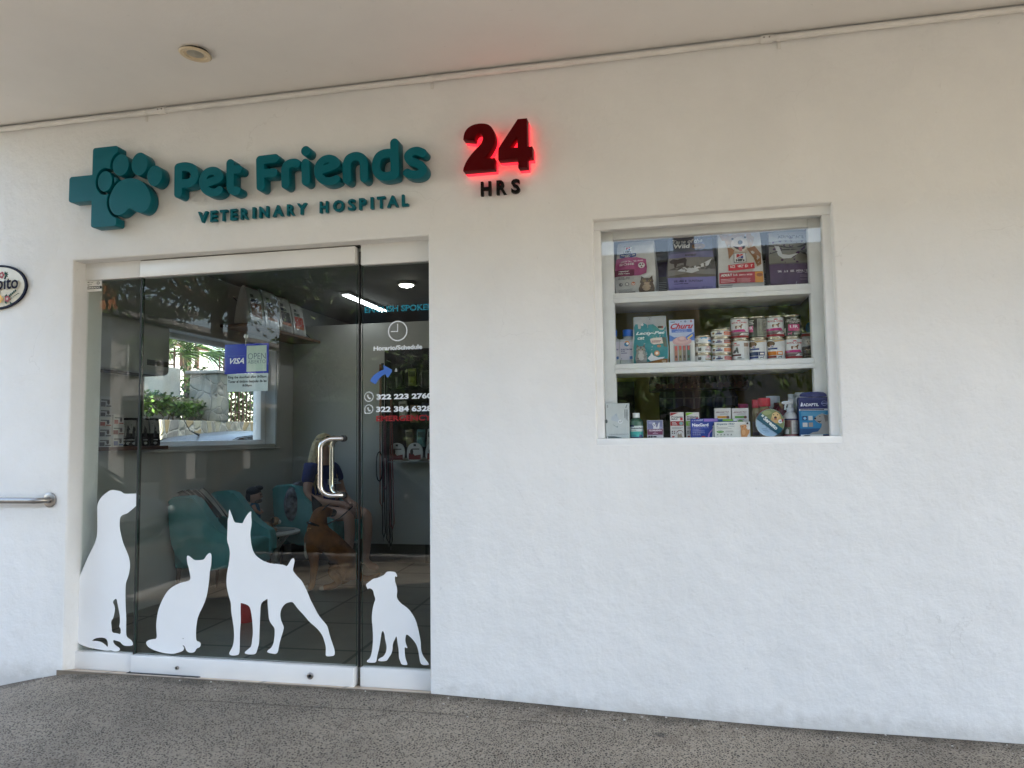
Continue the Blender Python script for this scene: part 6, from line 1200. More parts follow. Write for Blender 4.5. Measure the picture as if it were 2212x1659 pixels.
# the seated woman
pr = thing('person', 'woman with long blonde hair in blue T-shirt sitting in the corner armchair', 'person', (-2.10, 3.08, -.008), None, R(-20))
SKIN = mat('skin', (.44, .25, .18), .5, vary=.05, vscale=12)
N = {'pelvis': (0, 0, .53, (.15, .12)), 'belly': (0, 0, .68, (.125, .10)), 'chest': (-.015, 0, .86, (.14, .105)), 'nb': (0, 0, .985, .062), 'neck': (.012, 0, 1.045, .047), 'jaw': (.04, 0, 1.09, (.058, .062)), 'head': (.03, 0, 1.155, (.078, .092)), 'crown': (.022, 0, 1.215, (.062, .075))}
E_ = [('pelvis', 'belly'), ('belly', 'chest'), ('chest', 'nb'), ('nb', 'neck'), ('neck', 'jaw'), ('jaw', 'head'), ('head', 'crown')]
for sg, n in ((1, 'l'), (-1, 'r')):
    N.update({n+'sh': (-.01, .16*sg, .955, .052), n+'el': (.03, .225*sg, .70, .042), n+'fa': (.15, .17*sg, .645, .037), n+'wr': (.27, .09*sg, .63, .026), n+'hd': (.325, .06*sg, .625, (.036, .02)),
              n+'hip': (.07, .095*sg, .52, .09), n+'th': (.27, .11*sg, .535, .075), n+'kn': (.46, .115*sg, .525, .056), n+'cf': (.47, .115*sg, .36, .05), n+'an': (.44, .12*sg, .09, .034), n+'ft': (.50, .125*sg, .045, .034), n+'to': (.59, .13*sg, .032, .026)})
    E_ += [('nb', n+'sh'), (n+'sh', n+'el'), (n+'el', n+'fa'), (n+'fa', n+'wr'), (n+'wr', n+'hd'), ('pelvis', n+'hip'), (n+'hip', n+'th'), (n+'th', n+'kn'), (n+'kn', n+'cf'), (n+'cf', n+'an'), (n+'an', n+'ft'), (n+'ft', n+'to')]
    for k, (dy, L) in enumerate(((-.024, .05), (-.008, .058), (.008, .055), (.022, .045))):
        a = n+'f%d' % k
        N[a+'a'] = (.36, .06*sg+dy, .622, .0095); N[a+'b'] = (.36+L*.6, .055*sg+dy*.9, .60, .0085); N[a+'c'] = (.36+L*.55, .05*sg+dy*.9, .575, .0075)
        E_ += [(n+'hd', a+'a'), (a+'a', a+'b'), (a+'b', a+'c')]
    N[n+'ta'] = (.32, (.06-.035)*sg, .63, .011); N[n+'tb'] = (.35, .022*sg, .615, .009); E_ += [(n+'hd', n+'ta'), (n+'ta', n+'tb')]
skin('body', N, E_, SKIN, pr, 2, 'pelvis')
SHIRT = mat('blue_cotton', (.010, .016, .10), .85, vary=.12, vscale=14, bump=.2, bscale=60)
T = {'b0': (0, 0, .56, (.155, .125)), 'b1': (0, 0, .68, (.14, .115)), 'b2': (-.012, 0, .85, (.155, .12)), 'b3': (0, 0, .965, (.10, .075))}
ET = [('b0', 'b1'), ('b1', 'b2'), ('b2', 'b3')]
for sg, n in ((1, 'l'), (-1, 'r')):
    T[n+'s'] = (-.01, .155*sg, .945, .068); T[n+'e'] = (.012, .205*sg, .80, .062); ET += [('b3', n+'s'), (n+'s', n+'e')]
sh = skin('t_shirt', T, ET, SHIRT, pr, 2, 'b0')
s = MB(); s.art(flat_map((.155, -.085, .80), (0, 1, 0), (0, 0, 1), .17, .05), [('t', 'I EL', 0, 0, 1, 1, 0, .04, (190, 194, 204))]); o = s.build('shirt_print', sh)
SHORT = mat('black_denim', (.010, .010, .012), .8)
T = {'p': (-.01, 0, .54, (.165, .13))}; ET = []
for sg, n in ((1, 'l'), (-1, 'r')): T[n+'a'] = (.08, .097*sg, .525, .102); T[n+'b'] = (.20, .107*sg, .535, .092); ET += [('p', n+'a'), (n+'a', n+'b')]
skin('shorts', T, ET, SHORT, pr, 2, 'p')
HAIR = mat('blonde_hair', (.40, .29, .15), .5, vary=.35, vscale=40)
s = MB(); s.ball((.010, 0, 1.19), .098, HAIR, 20, (1.0, .93, .95)); rng = random.Random(3)
for k in range(70):
    a = rng.uniform(-2.1, 2.1)+math.pi; r0 = .088
    x, y = .01+r0*math.cos(a), r0*.93*math.sin(a); ln = rng.uniform(.26, .42); out = rng.uniform(.0, .05)
    s.tube([(x, y, 1.20), (x*1.1-.02, y*1.12, 1.12), (x-.03-out*.3, y*1.2+out*math.copysign(.6, y), 1.12-ln*.5), (x*.8+.02+.05*math.cos(a), y*1.25+out*math.copysign(.7, y), 1.12-ln)], [.016, .02, .016, .004], HAIR, 6, True)
hb = s.build('hair', pr)
s = MB(); BLKP = mat('sunglasses', (.01, .01, .01), .15)
for sg in (-1, 1): s.ball((.105, .038*sg, 1.235), .03, BLKP, 12, (.35, 1, .75)); s.tube([(.10, .068*sg, 1.238), (.0, .094*sg, 1.225)], .004, BLKP, 6)
s.tube([(.112, -.015, 1.238), (.112, .015, 1.238)], .004, BLKP, 6); s.build('sunglasses', pr)
for sg in (-1, 1):
    s = MB(); s.ball((.118, .030*sg, 1.158), .0105, ink(226, 222, 216), 10); s.ball((.126, .030*sg, 1.158), .005, BLKP, 8); s.build('eye', pr)
    s = MB(); s.ball((.02, .088*sg, 1.15), .02, SKIN, 10, (.6, .35, 1)); s.build('ear', pr)
s = MB(); s.ball((.132, 0, 1.135), .016, SKIN, 10, (.9, .8, 1.5)); s.build('nose', pr)
s = MB(); s.ball((.112, 0, 1.098), .02, mat('lips', (.32, .11, .10), .45), 12, (.5, 1.1, .42)); s.build('mouth', pr)
# the brown dog
dg = thing('dog', 'sitting brown shepherd dog with dark ears looking back at the woman', 'dog', (-1.6, 2.15, -.008))
FUR = mat('fur_brown', (.19, .068, .013), .9, vary=.35, vscale=16, bump=.5, bscale=160)
DN = {'rump': (-1.46, 2.27, .135, (.105, .10)), 'loin': (-1.50, 2.235, .25, (.105, .095)), 'back': (-1.575, 2.175, .36, (.10, .095)), 'sho': (-1.655, 2.115, .425, (.092, .088)), 'chest': (-1.70, 2.08, .35, (.085, .08)), 'nk': (-1.665, 2.125, .50, (.070, .066)), 'nk2': (-1.645, 2.15, .555, .056), 'head': (-1.63, 2.18, .605, (.068, .064)), 'stop': (-1.60, 2.225, .610, .042), 'muz': (-1.575, 2.265, .602, .029), 'nose': (-1.555, 2.295, .60, .022),
      'tl0': (-1.40, 2.315, .075, .035), 'tl1': (-1.335, 2.345, .05, .027), 'tl2': (-1.27, 2.36, .065, .024), 'tl3': (-1.22, 2.365, .10, .012)}
DE = [('rump', 'loin'), ('loin', 'back'), ('back', 'sho'), ('sho', 'chest'), ('sho', 'nk'), ('nk', 'nk2'), ('nk2', 'head'), ('head', 'stop'), ('stop', 'muz'), ('muz', 'nose'), ('rump', 'tl0'), ('tl0', 'tl1'), ('tl1', 'tl2'), ('tl2', 'tl3')]
for n, o in (('n', (0, 0)), ('f', (-.055, .105))):
    ox, oy = o
    DN.update({n+'a': (-1.665+ox, 2.045+oy, .30, .05), n+'b': (-1.65+ox, 2.04+oy, .20, .036), n+'c': (-1.66+ox, 2.03+oy, .10, .025), n+'d': (-1.665+ox, 2.025+oy, .035, .024), n+'e': (-1.70+ox, 2.01+oy, .02, .022)})
    DE += [('chest', n+'a'), (n+'a', n+'b'), (n+'b', n+'c'), (n+'c', n+'d'), (n+'d', n+'e')]
for n, (ox, oy) in (('h', (0, 0)), ('g', (.0, .20))):
    DN.update({n+'a': (-1.47+ox, 2.18+oy, .14, .082), n+'b': (-1.565+ox, 2.125+oy, .165, .055), n+'c': (-1.47+ox, 2.12+oy, .06, .034), n+'d': (-1.54+ox, 2.10+oy, .03, .026), n+'e': (-1.605+ox, 2.085+oy, .022, .024)})
    DE += [('rump', n+'a'), (n+'a', n+'b'), (n+'b', n+'c'), (n+'c', n+'d'), (n+'d', n+'e')]
DN.update({'loin': (-1.50, 2.235, .25, (.12, .11)), 'back': (-1.575, 2.175, .35, (.13, .115)), 'sho': (-1.665, 2.125, .40, (.13, .115)), 'chest': (-1.705, 2.09, .33, (.105, .095)), 'nk': (-1.685, 2.135, .50, (.095, .085)), 'nk2': (-1.675, 2.155, .56, (.078, .074)),
           'head': (-1.67, 2.18, .615, (.072, .068)), 'stop': (-1.64, 2.225, .615, .05), 'muz': (-1.618, 2.265, .605, .034), 'nose': (-1.60, 2.295, .602, .026)})
db = skin('body', DN, DE, FUR, None, 2, 'rump'); keep(db, dg)
DKF = mat('fur_black', (.012, .010, .009), .85); WF = mat('fur_white', (.42, .36, .28), .9)
for b0, b1, tip, lb in (((-1.735, 2.16, .62), (-1.665, 2.20, .675), (-1.742, 2.15, .765), None), ((-1.64, 2.125, .63), (-1.62, 2.185, .675), (-1.54, 2.10, .70), None)):
    s = MB(); b0, b1, tip = Vector(b0), Vector(b1), Vector(tip); mid = (b0+b1)/2+Vector((.01, -.022, -.01)); bk = (b0+b1)/2+Vector((0, .02, 0))
    s.mesh([b0, b1, mid, bk, tip, (b0*2+tip)/3+Vector((0, -.01, 0)), (b1*2+tip)/3], [(0, 2, 4), (2, 1, 4), (1, 3, 4), (3, 0, 4), (0, 3, 1, 2)], DKF, True); keep(s.build('ear', None, 80), dg)
s = MB(); s.ball((-1.613, 2.275, .603), .039, DKF, 12, (.9, 1.3, .85)); keep(s.build('muzzle'), dg)
s = MB(); s.ball((-1.728, 2.055, .33), .044, WF, 12, (.45, .8, 1.7)); keep(s.build('chest_patch'), dg)
s = MB()
for q in ((-1.702, 2.008, .018), (-1.607, 2.083, .02), (-1.757, 2.113, .018)): s.ball(q, .0245, WF, 10, (1.1, 1, .8))
keep(s.build('paw_tips'), dg)
col = MB(); ax = (Vector((-1.69, 2.15, .555))-Vector((-1.71, 2.125, .50))).normalized(); cc = Vector((-1.684, 2.136, .502)); e1 = ax.orthogonal().normalized(); e2 = ax.cross(e1)
col.tube([cc+(e1*math.cos(a)+e2*math.sin(a))*.080 for a in [2*math.pi*k/20 for k in range(20)]], .0105, BLKP, 8, closed=True); keep(col.build('collar'), dg)
s = MB(); q = cc+Vector((-.02, -.088, -.014)); s.tube([q+Vector(v) for v in ((-.014, 0, -.014), (.014, 0, -.014), (.014, 0, .014), (-.014, 0, .014))], .0022, mat('brass', (.6, .45, .2), .3, 1), 6, closed=True); keep(s.build('buckle'), dg)
s = MB(); hd_ = pr.matrix_basis @ Vector((.37, .0, .60)) if False else Vector((-2.10, 3.08, 0))+Matrix.Rotation(R(-20), 3, 'Z') @ Vector((.37, .02, .585))
s.tube([tuple(hd_), (-1.70, 2.6, .52), (-1.68, 2.3, .50), (-1.69, 2.20, .505)], .006, BLKP, 8); tag(s.build('leash'), 'black leash running from the woman to the brown dog', 'leash')

# left wall: air conditioner, board with goods
ac = thing('air_conditioner', 'pale wall mounted air conditioner on the left wall beside the window', 'air conditioner', (-2.65, .85, 1.7))
s = MB(); ACM = mat('ac_plastic', (.40, .41, .40), .4, vary=.04); s.box(-2.654, -2.425, .40, 1.275, 1.70, 2.07, ACM, .035, 4); keep(s.build('casing'), ac)
s = MB(); s.box(-2.60, -2.47, .50, 1.20, 1.694, 1.704, BLACK); s.box(-2.428, -2.422, 1.02, 1.24, 1.76, 1.80, BLACK); keep(s.build('vent'), ac)
s = MB(); BW = mat('brown_board', (.08, .035, .02), .5, vary=.3, vscale=8); s.box(-2.654, -2.45, .26, 1.30, 1.162, 1.188, BW, .003, 1)
tag(s.build('wall_board'), 'narrow brown wall board under the air conditioner carrying small goods', 'shelf')
rng = random.Random(11); G2 = 'small goods stacked on the brown wall board'
tones = [((196, 194, 190), (150, 70, 50)), ((190, 192, 194), (60, 90, 140)), ((186, 184, 180), (120, 60, 50)), ((176, 178, 180), (80, 80, 84))]
colname = {0: 'rust labelled', 1: 'blue labelled', 2: 'maroon labelled', 3: 'grey labelled'}
for c_, y in enumerate((.34, .46, .58, .70, .82)):
    z = 1.1885; rows = (6, 6, 5, 5, 3)[c_]
    for r_ in range(rows):
        h = rng.choice((.062, .07, .075)); kx = rng.randrange(4); a, b = tones[kx]; d = .10
        s = MB(); s.box(-.05, .05, 0, .075, 0, h, ink(*a), .001, 1)
        s.art(flat_map((-.05, -.0002, 0), (1, 0, 0), (0, 0, 1), .1, h), [('r', .04, .1, .45, .5, b), ('e', .7, .5, .12, .22, (70, 64, 60)), ('r', .06, .62, .8, .74, (90, 90, 92)), ('r', .5, .1, .95, .22, b)], .0003)
        o = s.build('pet_food_carton'); o.rotation_euler.z = R(90+rng.uniform(-4, 4)); o.location = (-2.475, y, z); z += h+.0006
        tag(o, '%s carton, %s in the %s stack from the door, brown board' % (colname[kx], ('lowest', 'second from below', 'third from below', 'fourth from below', 'fifth from below', 'sixth from below')[r_], ('first', 'second', 'third', 'fourth', 'fifth')[c_]), 'box', G2)
for k, (y, x) in enumerate(((.93, -2.60), (.97, -2.585), (1.01, -2.57), (1.05, -2.555), (1.10, -2.51), (1.19, -2.50), (1.25, -2.56))):
    wd = .105 if k < 4 else .11
    o = sack('food_pouch', ('pale topped' if k < 6 else 'black')+' dark food pouch, %s from the door in the row beside the window' % ('first', 'second', 'third', 'fourth', 'fifth', 'sixth', 'seventh')[k], None, 0, 0, 0, 0, 0, 1.1885, (20, 18, 18), [('r', .06, .45, .94, .92, (150, 150, 146) if k < 6 else (110, 40, 30)), ('p', [(.3, .3), (.4, .6), (.5, .75), (.62, .6), (.7, .3)], (40, 38, 38)), ('r', .3, .2, .7, .24, (160, 160, 160)), ('e', .5, .1, .16, .05, (170, 170, 170))], None, .04, R(90-20 if k < 4 else 90), group='dark pouches on the wall board', cat='pouch', dims=(0, wd, .20), seed=k)
    o.location = (x, y, 1.1885)
# wooden shelf above the window with four big bags
ws = thing('wall_shelf', 'wooden wall shelf above the side window carrying big food bags', 'shelf', (-2.5, 2.9, 2.22))
s = MB(); SW = mat('shelf_wood', (.13, .065, .03), .5, vary=.3, vscale=5); s.box(-2.654, -2.345, 2.22, 3.505, 2.205, 2.232, SW, .003, 1); keep(s.build('board'), ws)
for y in (2.4, 3.3):
    s = MB(); s.tube([(-2.64, y, 2.5), (-2.36, y, 2.24)], .005, BLACK, 6); keep(s.build('bracket'), ws)
for k, (y, c, h, lb) in enumerate(((2.40, (150, 84, 34), .35, 'orange and navy label, nearest the door'), (2.66, (84, 40, 26), .37, 'brown and orange label'), (2.92, (28, 26, 40), .36, 'black label'), (3.18, (166, 52, 28), .34, 'red label, nearest the back wall'))):
    o = sack('big_food_bag', 'big white food bag on the wooden shelf, '+lb, None, 0, 0, 0, 0, 0, 2.2325, (186, 186, 184), [('r', .15, .28, .85, .58, c), ('r', .15, .22, .85, .30, (170, 90, 44)), ('r', .18, .60, .6, .68, (26, 32, 66)), ('r', .2, .72, .4, .80, (60, 60, 64)), ('r', 0, .97, 1, 1, (96, 40, 28)), ('r', .2, .06, .8, .18, (150, 150, 150))], None, .16, R(90), group='big bags on the wooden shelf', dims=(0, .24, h), seed=20+k)
    o.location = (-2.475, y, 2.2325)
# lamps
lm = thing('tube_light', 'lit linear ceiling light running towards the back of the shop', 'ceiling lamp', (-1.83, 3.48, 2.6))
s = MB(); s.box(-1.875, -1.785, 2.97, 4.0, 2.595, 2.619, ACM, .003, 1); keep(s.build('housing'), lm)
s = MB(); s.box(-1.862, -1.798, 2.99, 3.98, 2.585, 2.5945, mat('tube_glow', (.93, .97, 1), .5, vary=0, emit=1.6)); keep(s.build('diffuser'), lm)
lm2 = thing('round_light', 'lit round ceiling light above the right glass panel', 'ceiling lamp', (-1.12, 2.73, 2.6))
s = MB(); s.lathe([(.078, .02), (.082, .0), (.07, -.006)], (0, 0, 0), ACM, 24); s.build('rim', lm2)
s = MB(); s.lathe([(.068, -.004), (.05, -.018), (.02, -.026), (.001, -.027)], (0, 0, 0), mat('bulb_glow', (1, .97, .88), .5, vary=0, emit=3), 24); s.build('diffuser', lm2)
# leash rack on the back wall
rk = thing('peg_board', 'black peg board on the back wall hung with leashes and collars', 'display rack', (-1.1, 3.48, 1.5))
s = MB(); s.box(-1.63, -.45, 3.478, 3.5085, 1.02, 2.11, mat('black_board', (.008, .008, .008), .7)); keep(s.build('board'), rk)
s = MB(); s.box(-1.52, -.45, 3.30, 3.477, .985, .991, mat('acrylic', (.35, .36, .36), .1)); keep(s.build('tray'), rk)
s = MB()
for k in range(7):
    for z in (1.98, 1.72, 1.45): s.tube([(-1.56+.17*k, 3.478, z), (-1.56+.17*k, 3.36, z+.01)], .003, STEEL, 6)
keep(s.build('hook'), rk)
G3 = 'leashes hanging from the peg board'
LC = [((.25, .05, .01), 'orange brown', 1.95, .55), ((.012, .012, .012), 'black', 1.96, .25), ((.10, .02, .03), 'dark red', 1.5, .72), ((.02, .02, .02), 'charcoal', 1.9, .20), ((.012, .012, .012), 'slim black', 1.7, .17), ((.16, .03, .03), 'red', 1.6, .34)]
for k, (c, nm, zt, zb) in enumerate(LC):
    x = -1.63+.024*k; y = 3.36-.012*(k % 3); s = MB(); mm = mat('leash_%d' % k, c, .6, vary=.3, vscale=60)
    s.tube([(x, y, zt), (x+.006*math.sin(k), y, (zt+zb)/2), (x+.01*math.sin(k*2), y, zb+.04), (x+.02, y, zb), (x+.034, y, zb+.05), (x+.02, y, (zt+zb)/2), (x+.014, y, zt)], .0065, mm, 8)
    s.tube([(x+.02, y, zb), (x+.02, y-.004, zb-.035)], .005, STEEL, 6)
    tag(s.build('leash'), '%s leash hanging at the left edge of the peg board' % nm, 'leash', G3)
s = MB(); s.tube([(-1.63+.03*math.cos(a), 3.34, 1.02+.10*math.sin(a)-.12*(1 if math.sin(a) < 0 else .3)) for a in [2*math.pi*k/24 for k in range(24)]], .006, BLKP, 6, closed=True); tag(s.build('leash_loop'), 'black leash handle loop dangling below the peg board corner', 'leash')
PK = [(-1.44, 1.80, (20, 22, 20), 'black'), (-1.30, 1.82, (90, 100, 20), 'olive green'), (-1.16, 1.80, (26, 26, 32), 'charcoal'), (-1.40, 1.50, (150, 146, 138), 'white bone shaped'), (-1.28, 1.46, (110, 84, 56), 'tan'), (-1.16, 1.48, (30, 36, 60), 'navy'), (-1.33, 1.22, (96, 84, 60), 'khaki'), (-1.21, 1.22, (70, 110, 110), 'pale teal'), (-1.10, 1.22, (150, 146, 140), 'ivory')]
for k, (x, z, c, nm) in enumerate(PK):
    s = MB(); s.box(-.042, .042, -.012, .012, -.17, 0, ink(*c), .006, 2); s.art(flat_map((-.04, -.0122, -.16), (1, 0, 0), (0, 0, 1), .08, .15), [('r', .1, .55, .9, .9, tuple(int(q*.6) for q in c)), ('e', .5, .3, .25, .2, tuple(min(255, int(q*1.2)) for q in c))])
    s.tube([(0, -.0, .0), (0, 0, .03)], .004, BLACK, 6)
    o = s.build('accessory_pack'); o.location = (x, 3.38, z+.08); o.rotation_euler.y = R((k*37 % 11)-5)
    tag(o, nm+' pet accessory pack hanging on the peg board', 'pack', 'packs hanging on the peg board')
for k, x in enumerate((-1.455, -1.27, -1.08)):
    lp = smooth_loop([(x-.075, .992), (x-.085, 1.09), (x-.06, 1.155), (x, 1.175), (x+.06, 1.155), (x+.085, 1.09), (x+.075, .992)], 2)
    o = plate('fan_card', [lp], 3.36, .012, ink(186, 184, 182)); s = MB()
    s.art(flat_map((x-.08, 3.3598, .992), (1, 0, 0), (0, 0, 1), .16, .18), [('p', [(.1, .08), (.12, .42), (.35, .45), (.5, .3), (.88, .36), (.9, .08)], (110, 30, 30)), ('e', .3, .5, .10, .16, (50, 44, 44)), ('r', .42, .80, .58, .92, (60, 60, 62)), ('r', .3, .62, .8, .68, (90, 84, 84))], .0004)
    q = s.build('print'); q.parent = o
    tag(o, ('left', 'middle', 'right')[k]+' of the three white fan shaped cards standing below the peg board', 'card', 'fan shaped cards below the peg board')
bk = thing('red_standin', 'made-up small red bin on the floor standing in for a red reflection', 'bin', (-1.68, 1.10, -.008))  # added in place of a red reflection in the glass
s = MB(); s.lathe([(.050, 0), (.062, .12), (.066, .122), (.066, .13), (.058, .13), (.046, .01), (.001, .01)], (0, 0, 0), ink(190, 40, 36), 24); s.build('bucket', bk)

# ------------------------------------------------------------------ the side street seen through the window
STONE = cells('flagstone', 4.6, [(.46, .42, .31), (.40, .30, .16), (.50, .47, .38), (.33, .31, .26), (.47, .41, .28), (.29, .27, .24)], (.50, .47, .40), .05, .85, .6, big=2.5, stretch=(1, 1, .75))
STONEG = cells('pillar_stone', 4.2, [(.30, .29, .25), (.36, .34, .29), (.25, .25, .22), (.40, .38, .31)], (.33, .32, .28), .05, .85, .6, big=3)
LEAVES = [mat('leaf_bright', (.10, .19, .025), .5, vary=.3, vscale=30), mat('leaf_mid', (.055, .12, .02), .5, vary=.3, vscale=30), mat('leaf_dark', (.03, .065, .015), .55, vary=.3, vscale=30)]
BARK = mat('bark', (.16, .12, .085), .9, vary=.3, vscale=8, bump=.5, bscale=40)
IRON = mat('rusty_iron', (.12, .06, .04), .6, vary=.3, vscale=30)
rng = random.Random(5)
def leaf_quad(s, c, L, W, m, r=rng, droop=0):
    d = Vector((r.gauss(0, 1), r.gauss(0, 1), r.gauss(0, .6)-droop)).normalized(); u = d.orthogonal().normalized()
    u = Matrix.Rotation(r.uniform(0, 6.28), 3, d) @ u; n = d.cross(u)*W*.15
    c = Vector(c)
    s.face([c, c+d*L*.45+u*W*.5+n, c+d*L, c+d*L*.45-u*W*.5+n], m)
wl = thing('stone_wall', 'low sunlit flagstone planter wall across the side street', 'wall', (-7.2, 8, -.4))
s = MB(); s.box(-7.5, -7.0, -2, 16, -.5, 1.56, STONE, .02); keep(s.build('masonry'), wl)
ww = thing('garden_wall', 'pale rendered garden wall behind the hedge', 'wall', (-7.8, 6, 1.5))
s = MB(); s.box(-7.95, -7.75, -2, 8.65, -.4, 2.55, mat('pale_render', (.50, .51, .48), .85, vary=.1, vscale=3)); keep(s.build('render'), ww)
pl = thing('stone_pillar', 'square grey stone gate pillar with flat cap', 'pillar', (-7.27, 8.85, 1.56))
s = MB(); s.box(-7.56, -6.985, 8.65, 9.04, 1.561, 2.44, STONEG, .015); keep(s.build('shaft'), pl)
s = MB(); s.box(-7.62, -6.93, 8.59, 9.10, 2.441, 2.50, CONC, .01); keep(s.build('cap'), pl)
def rails(name, label, x, y0, y1, z0, z1, sp, r, hz):
    t = thing(name, label, 'fence', (x, (y0+y1)/2, z0)); n = int((y1-y0)/sp)
    for k in range(n+1):
        y = y0+(y1-y0)*k/n; s = MB(); s.box(x-r, x+r, y-r, y+r, z0, z1, IRON); s.lathe([(r*1.3, z1), (r*1.6, z1+.02), (.001, z1+.06)], (x, y, 0), IRON, 6); keep(s.build('bar'), t)
    s = MB()
    for z in hz: s.box(x-r*.8, x+r*.8, y0, y1, z-.012, z+.012, IRON)
    keep(s.build('crossbar'), t)
rails('iron_fence', 'rusty iron bar fence right of the stone pillar', -7.25, 9.12, 12.6, 1.56, 2.75, .13, .011, (1.75, 2.6))
rails('iron_fence', 'short rusty spiked railing on top of the pale garden wall', -7.85, 5.6, 8.6, 2.55, 2.92, .17, .012, (2.62, 2.84))
hg = thing('hedge', 'clipped leafy hedge growing above the stone wall', 'hedge', (-7.4, 7.4, 1.5))
s = MB()
for k in range(2300):
    y = rng.uniform(5.6, 8.62); top = 2.04+.05*math.sin(y*5)+.04*math.sin(y*13)-(.16 if y > 7.7 else 0)+(.10 if y > 8.35 else 0)
    z = 1.66+(top-1.66)*rng.random()**.7; x = -7.42+rng.uniform(-.24, .26)
    leaf_quad(s, (x, y, z), .095, .055, LEAVES[rng.choice((0, 0, 1, 1, 2))], droop=.2)
keep(s.build('foliage', fix=False), hg)
s = MB()
for k in range(14):
    y = 5.7+.21*k; s.tube([(-7.4, y, 1.45), (-7.4+rng.uniform(-.05, .05), y+rng.uniform(-.1, .1), 1.62), (-7.4+rng.uniform(-.1, .1), y+rng.uniform(-.15, .15), 1.85)], [.014, .011, .006], BARK, 6)
keep(s.build('stem'), hg)
def bush(label, c, rad, n):
    t = thing('bush', label, 'bush', c); s = MB()
    for k in range(n):
        v = Vector((rng.gauss(0, 1), rng.gauss(0, 1), rng.gauss(0, 1))).normalized()*rng.random()**.4
        leaf_quad(s, (c[0]+v.x*rad[0], c[1]+v.y*rad[1], c[2]+rad[2]+v.z*rad[2]), .13, .07, LEAVES[rng.choice((0, 1, 1, 2))])
    keep(s.build('foliage', fix=False), t); s = MB()
    for k in range(5): s.tube([(c[0]+rng.uniform(-.1, .1), c[1]+rng.uniform(-.1, .1), c[2]-.6), (c[0]+rng.uniform(-.3, .3), c[1]+rng.uniform(-.3, .3), c[2]+rad[2])], [.02, .008], BARK, 6)
    keep(s.build('stem'), t)
bush('shaded bush behind the iron fence, nearest the pillar', (-8.3, 9.9, 1.0), (.5, .7, .9), 800)
bush('leafy bush behind the far end of the iron fence', (-8.4, 11.6, 1.0), (.6, .9, .85), 900)
def fan_palm(label, c, R_, n, zt):
    t = thing('fan_palm', label, 'palm', (c[0], c[1], zt)); s = MB()
    for k in range(n):
        a = k*2.4; el = rng.uniform(-.25, 1.25); d = Vector((math.cos(a)*math.cos(el), math.sin(a)*math.cos(el), math.sin(el)))
        L = R_*rng.uniform(.4, .6); h = Vector(c)+d*L; u = d.orthogonal().normalized(); v = d.cross(u)
        ax = Matrix.Rotation(rng.uniform(0, 3.1), 3, d); u = ax @ u
        s.tube([c, tuple(h)], .008, LEAVES[2], 5)
        for q in range(13):
            an = (q-6)*.21; e = (d*math.cos(an)+u*math.sin(an)).normalized(); w_ = d.cross(u)*.012+u*.016*math.cos(an)
            tip = h+e*R_*.62*(1-.02*abs(q-6))-Vector((0, 0, .10*R_))
            m_ = LEAVES[rng.choice((0, 1, 1, 2))]; mid = h.lerp(tip, .5)+Vector((0, 0, .04))
            s.face([h, mid+w_, tip, mid-w_], m_)
    keep(s.build('crown', fix=False), t)
    s = MB(); s.tube([(c[0], c[1], zt), (c[0]+.03, c[1], (zt+c[2])/2), c], [.09, .085, .07], BARK, 10); keep(s.build('trunk'), t)
fan_palm('large fan palm behind the railing right of centre', (-8.55, 9.95, 3.06), .95, 34, 1.0)
fan_palm('smaller fan palm behind the railing, left of the larger palm', (-8.35, 8.9, 2.86), .72, 26, 1.0)
def feather_palm(label, base, top, R_, n, seed, tr=.12):
    r = random.Random(seed); t = thing('feather_palm', label, 'palm', base); s = MB(); top = Vector(top)
    for k in range(n):
        a = k*2.4+r.uniform(-.2, .2); el = r.uniform(-.1, 1.2); L = R_*r.uniform(.8, 1.1); h = Vector((math.cos(a), math.sin(a), 0))
        pts = [top+h*L*math.cos(el)*q+Vector((0, 0, L*(math.sin(el)*q-.75*q*q*(.5+.5*math.cos(el))))) for q in [i/9 for i in range(10)]]
        s.tube(pts, [.016*(1-.08*i) for i in range(10)], LEAVES[1], 5)
        sd_ = Vector((-h.y, h.x, 0))
        for i in range(1, 10):
            for half in (0, .5):
                p = pts[i-1].lerp(pts[i], half) if half else pts[i]; d = (pts[i]-pts[i-1]).normalized()
                for sg in (1, -1):
                    q = .30*R_*math.sin(math.pi*min(1, .18+i/11)); tip = p+(sd_*sg*.8+d*.6)*q-Vector((0, 0, .22*q)); w_ = d*.016
                    s.face([p-w_, p+w_, tip], LEAVES[r.choice((0, 1, 2))])
    keep(s.build('crown', fix=False), t)
    s = MB(); b = Vector(base); s.tube([tuple(b.lerp(top, q)+Vector((.05*math.sin(q*3), 0, 0))) for q in [i/7 for i in range(8)]], [tr*(1-.06*i) for i in range(8)], BARK, 12); keep(s.build('trunk'), t)
feather_palm('grey trunked palm rising behind the hedge', (-7.55, 6.95, 1.3), (-7.75, 6.6, 4.4), 1.6, 14, 4, .10)
gh = thing('garden_terrace', 'white terrace parapet with brown pergola rails beyond the garden wall', 'terrace', (-10, 9.5, 2.5))
WB = mat('white_render', (.55, .54, .52), .8, vary=.05); s = MB(); s.box(-11.5, -9.6, 6.2, 10.6, -.4, 3.02, WB, .01); s.box(-13, -12.2, 4, 16, -.4, 4.4, WB); keep(s.build('parapet'), gh)
s = MB()
for k in range(6): s.box(-9.8, -9.72, 9.2+.55*k, 9.26+.55*k, 2.9, 4.1, IRON)
for z in (3.35, 3.6, 3.85, 4.08): s.box(-9.79, -9.73, 9.0, 12.4, z, z+.05, IRON)
keep(s.build('pergola_rail'), gh)
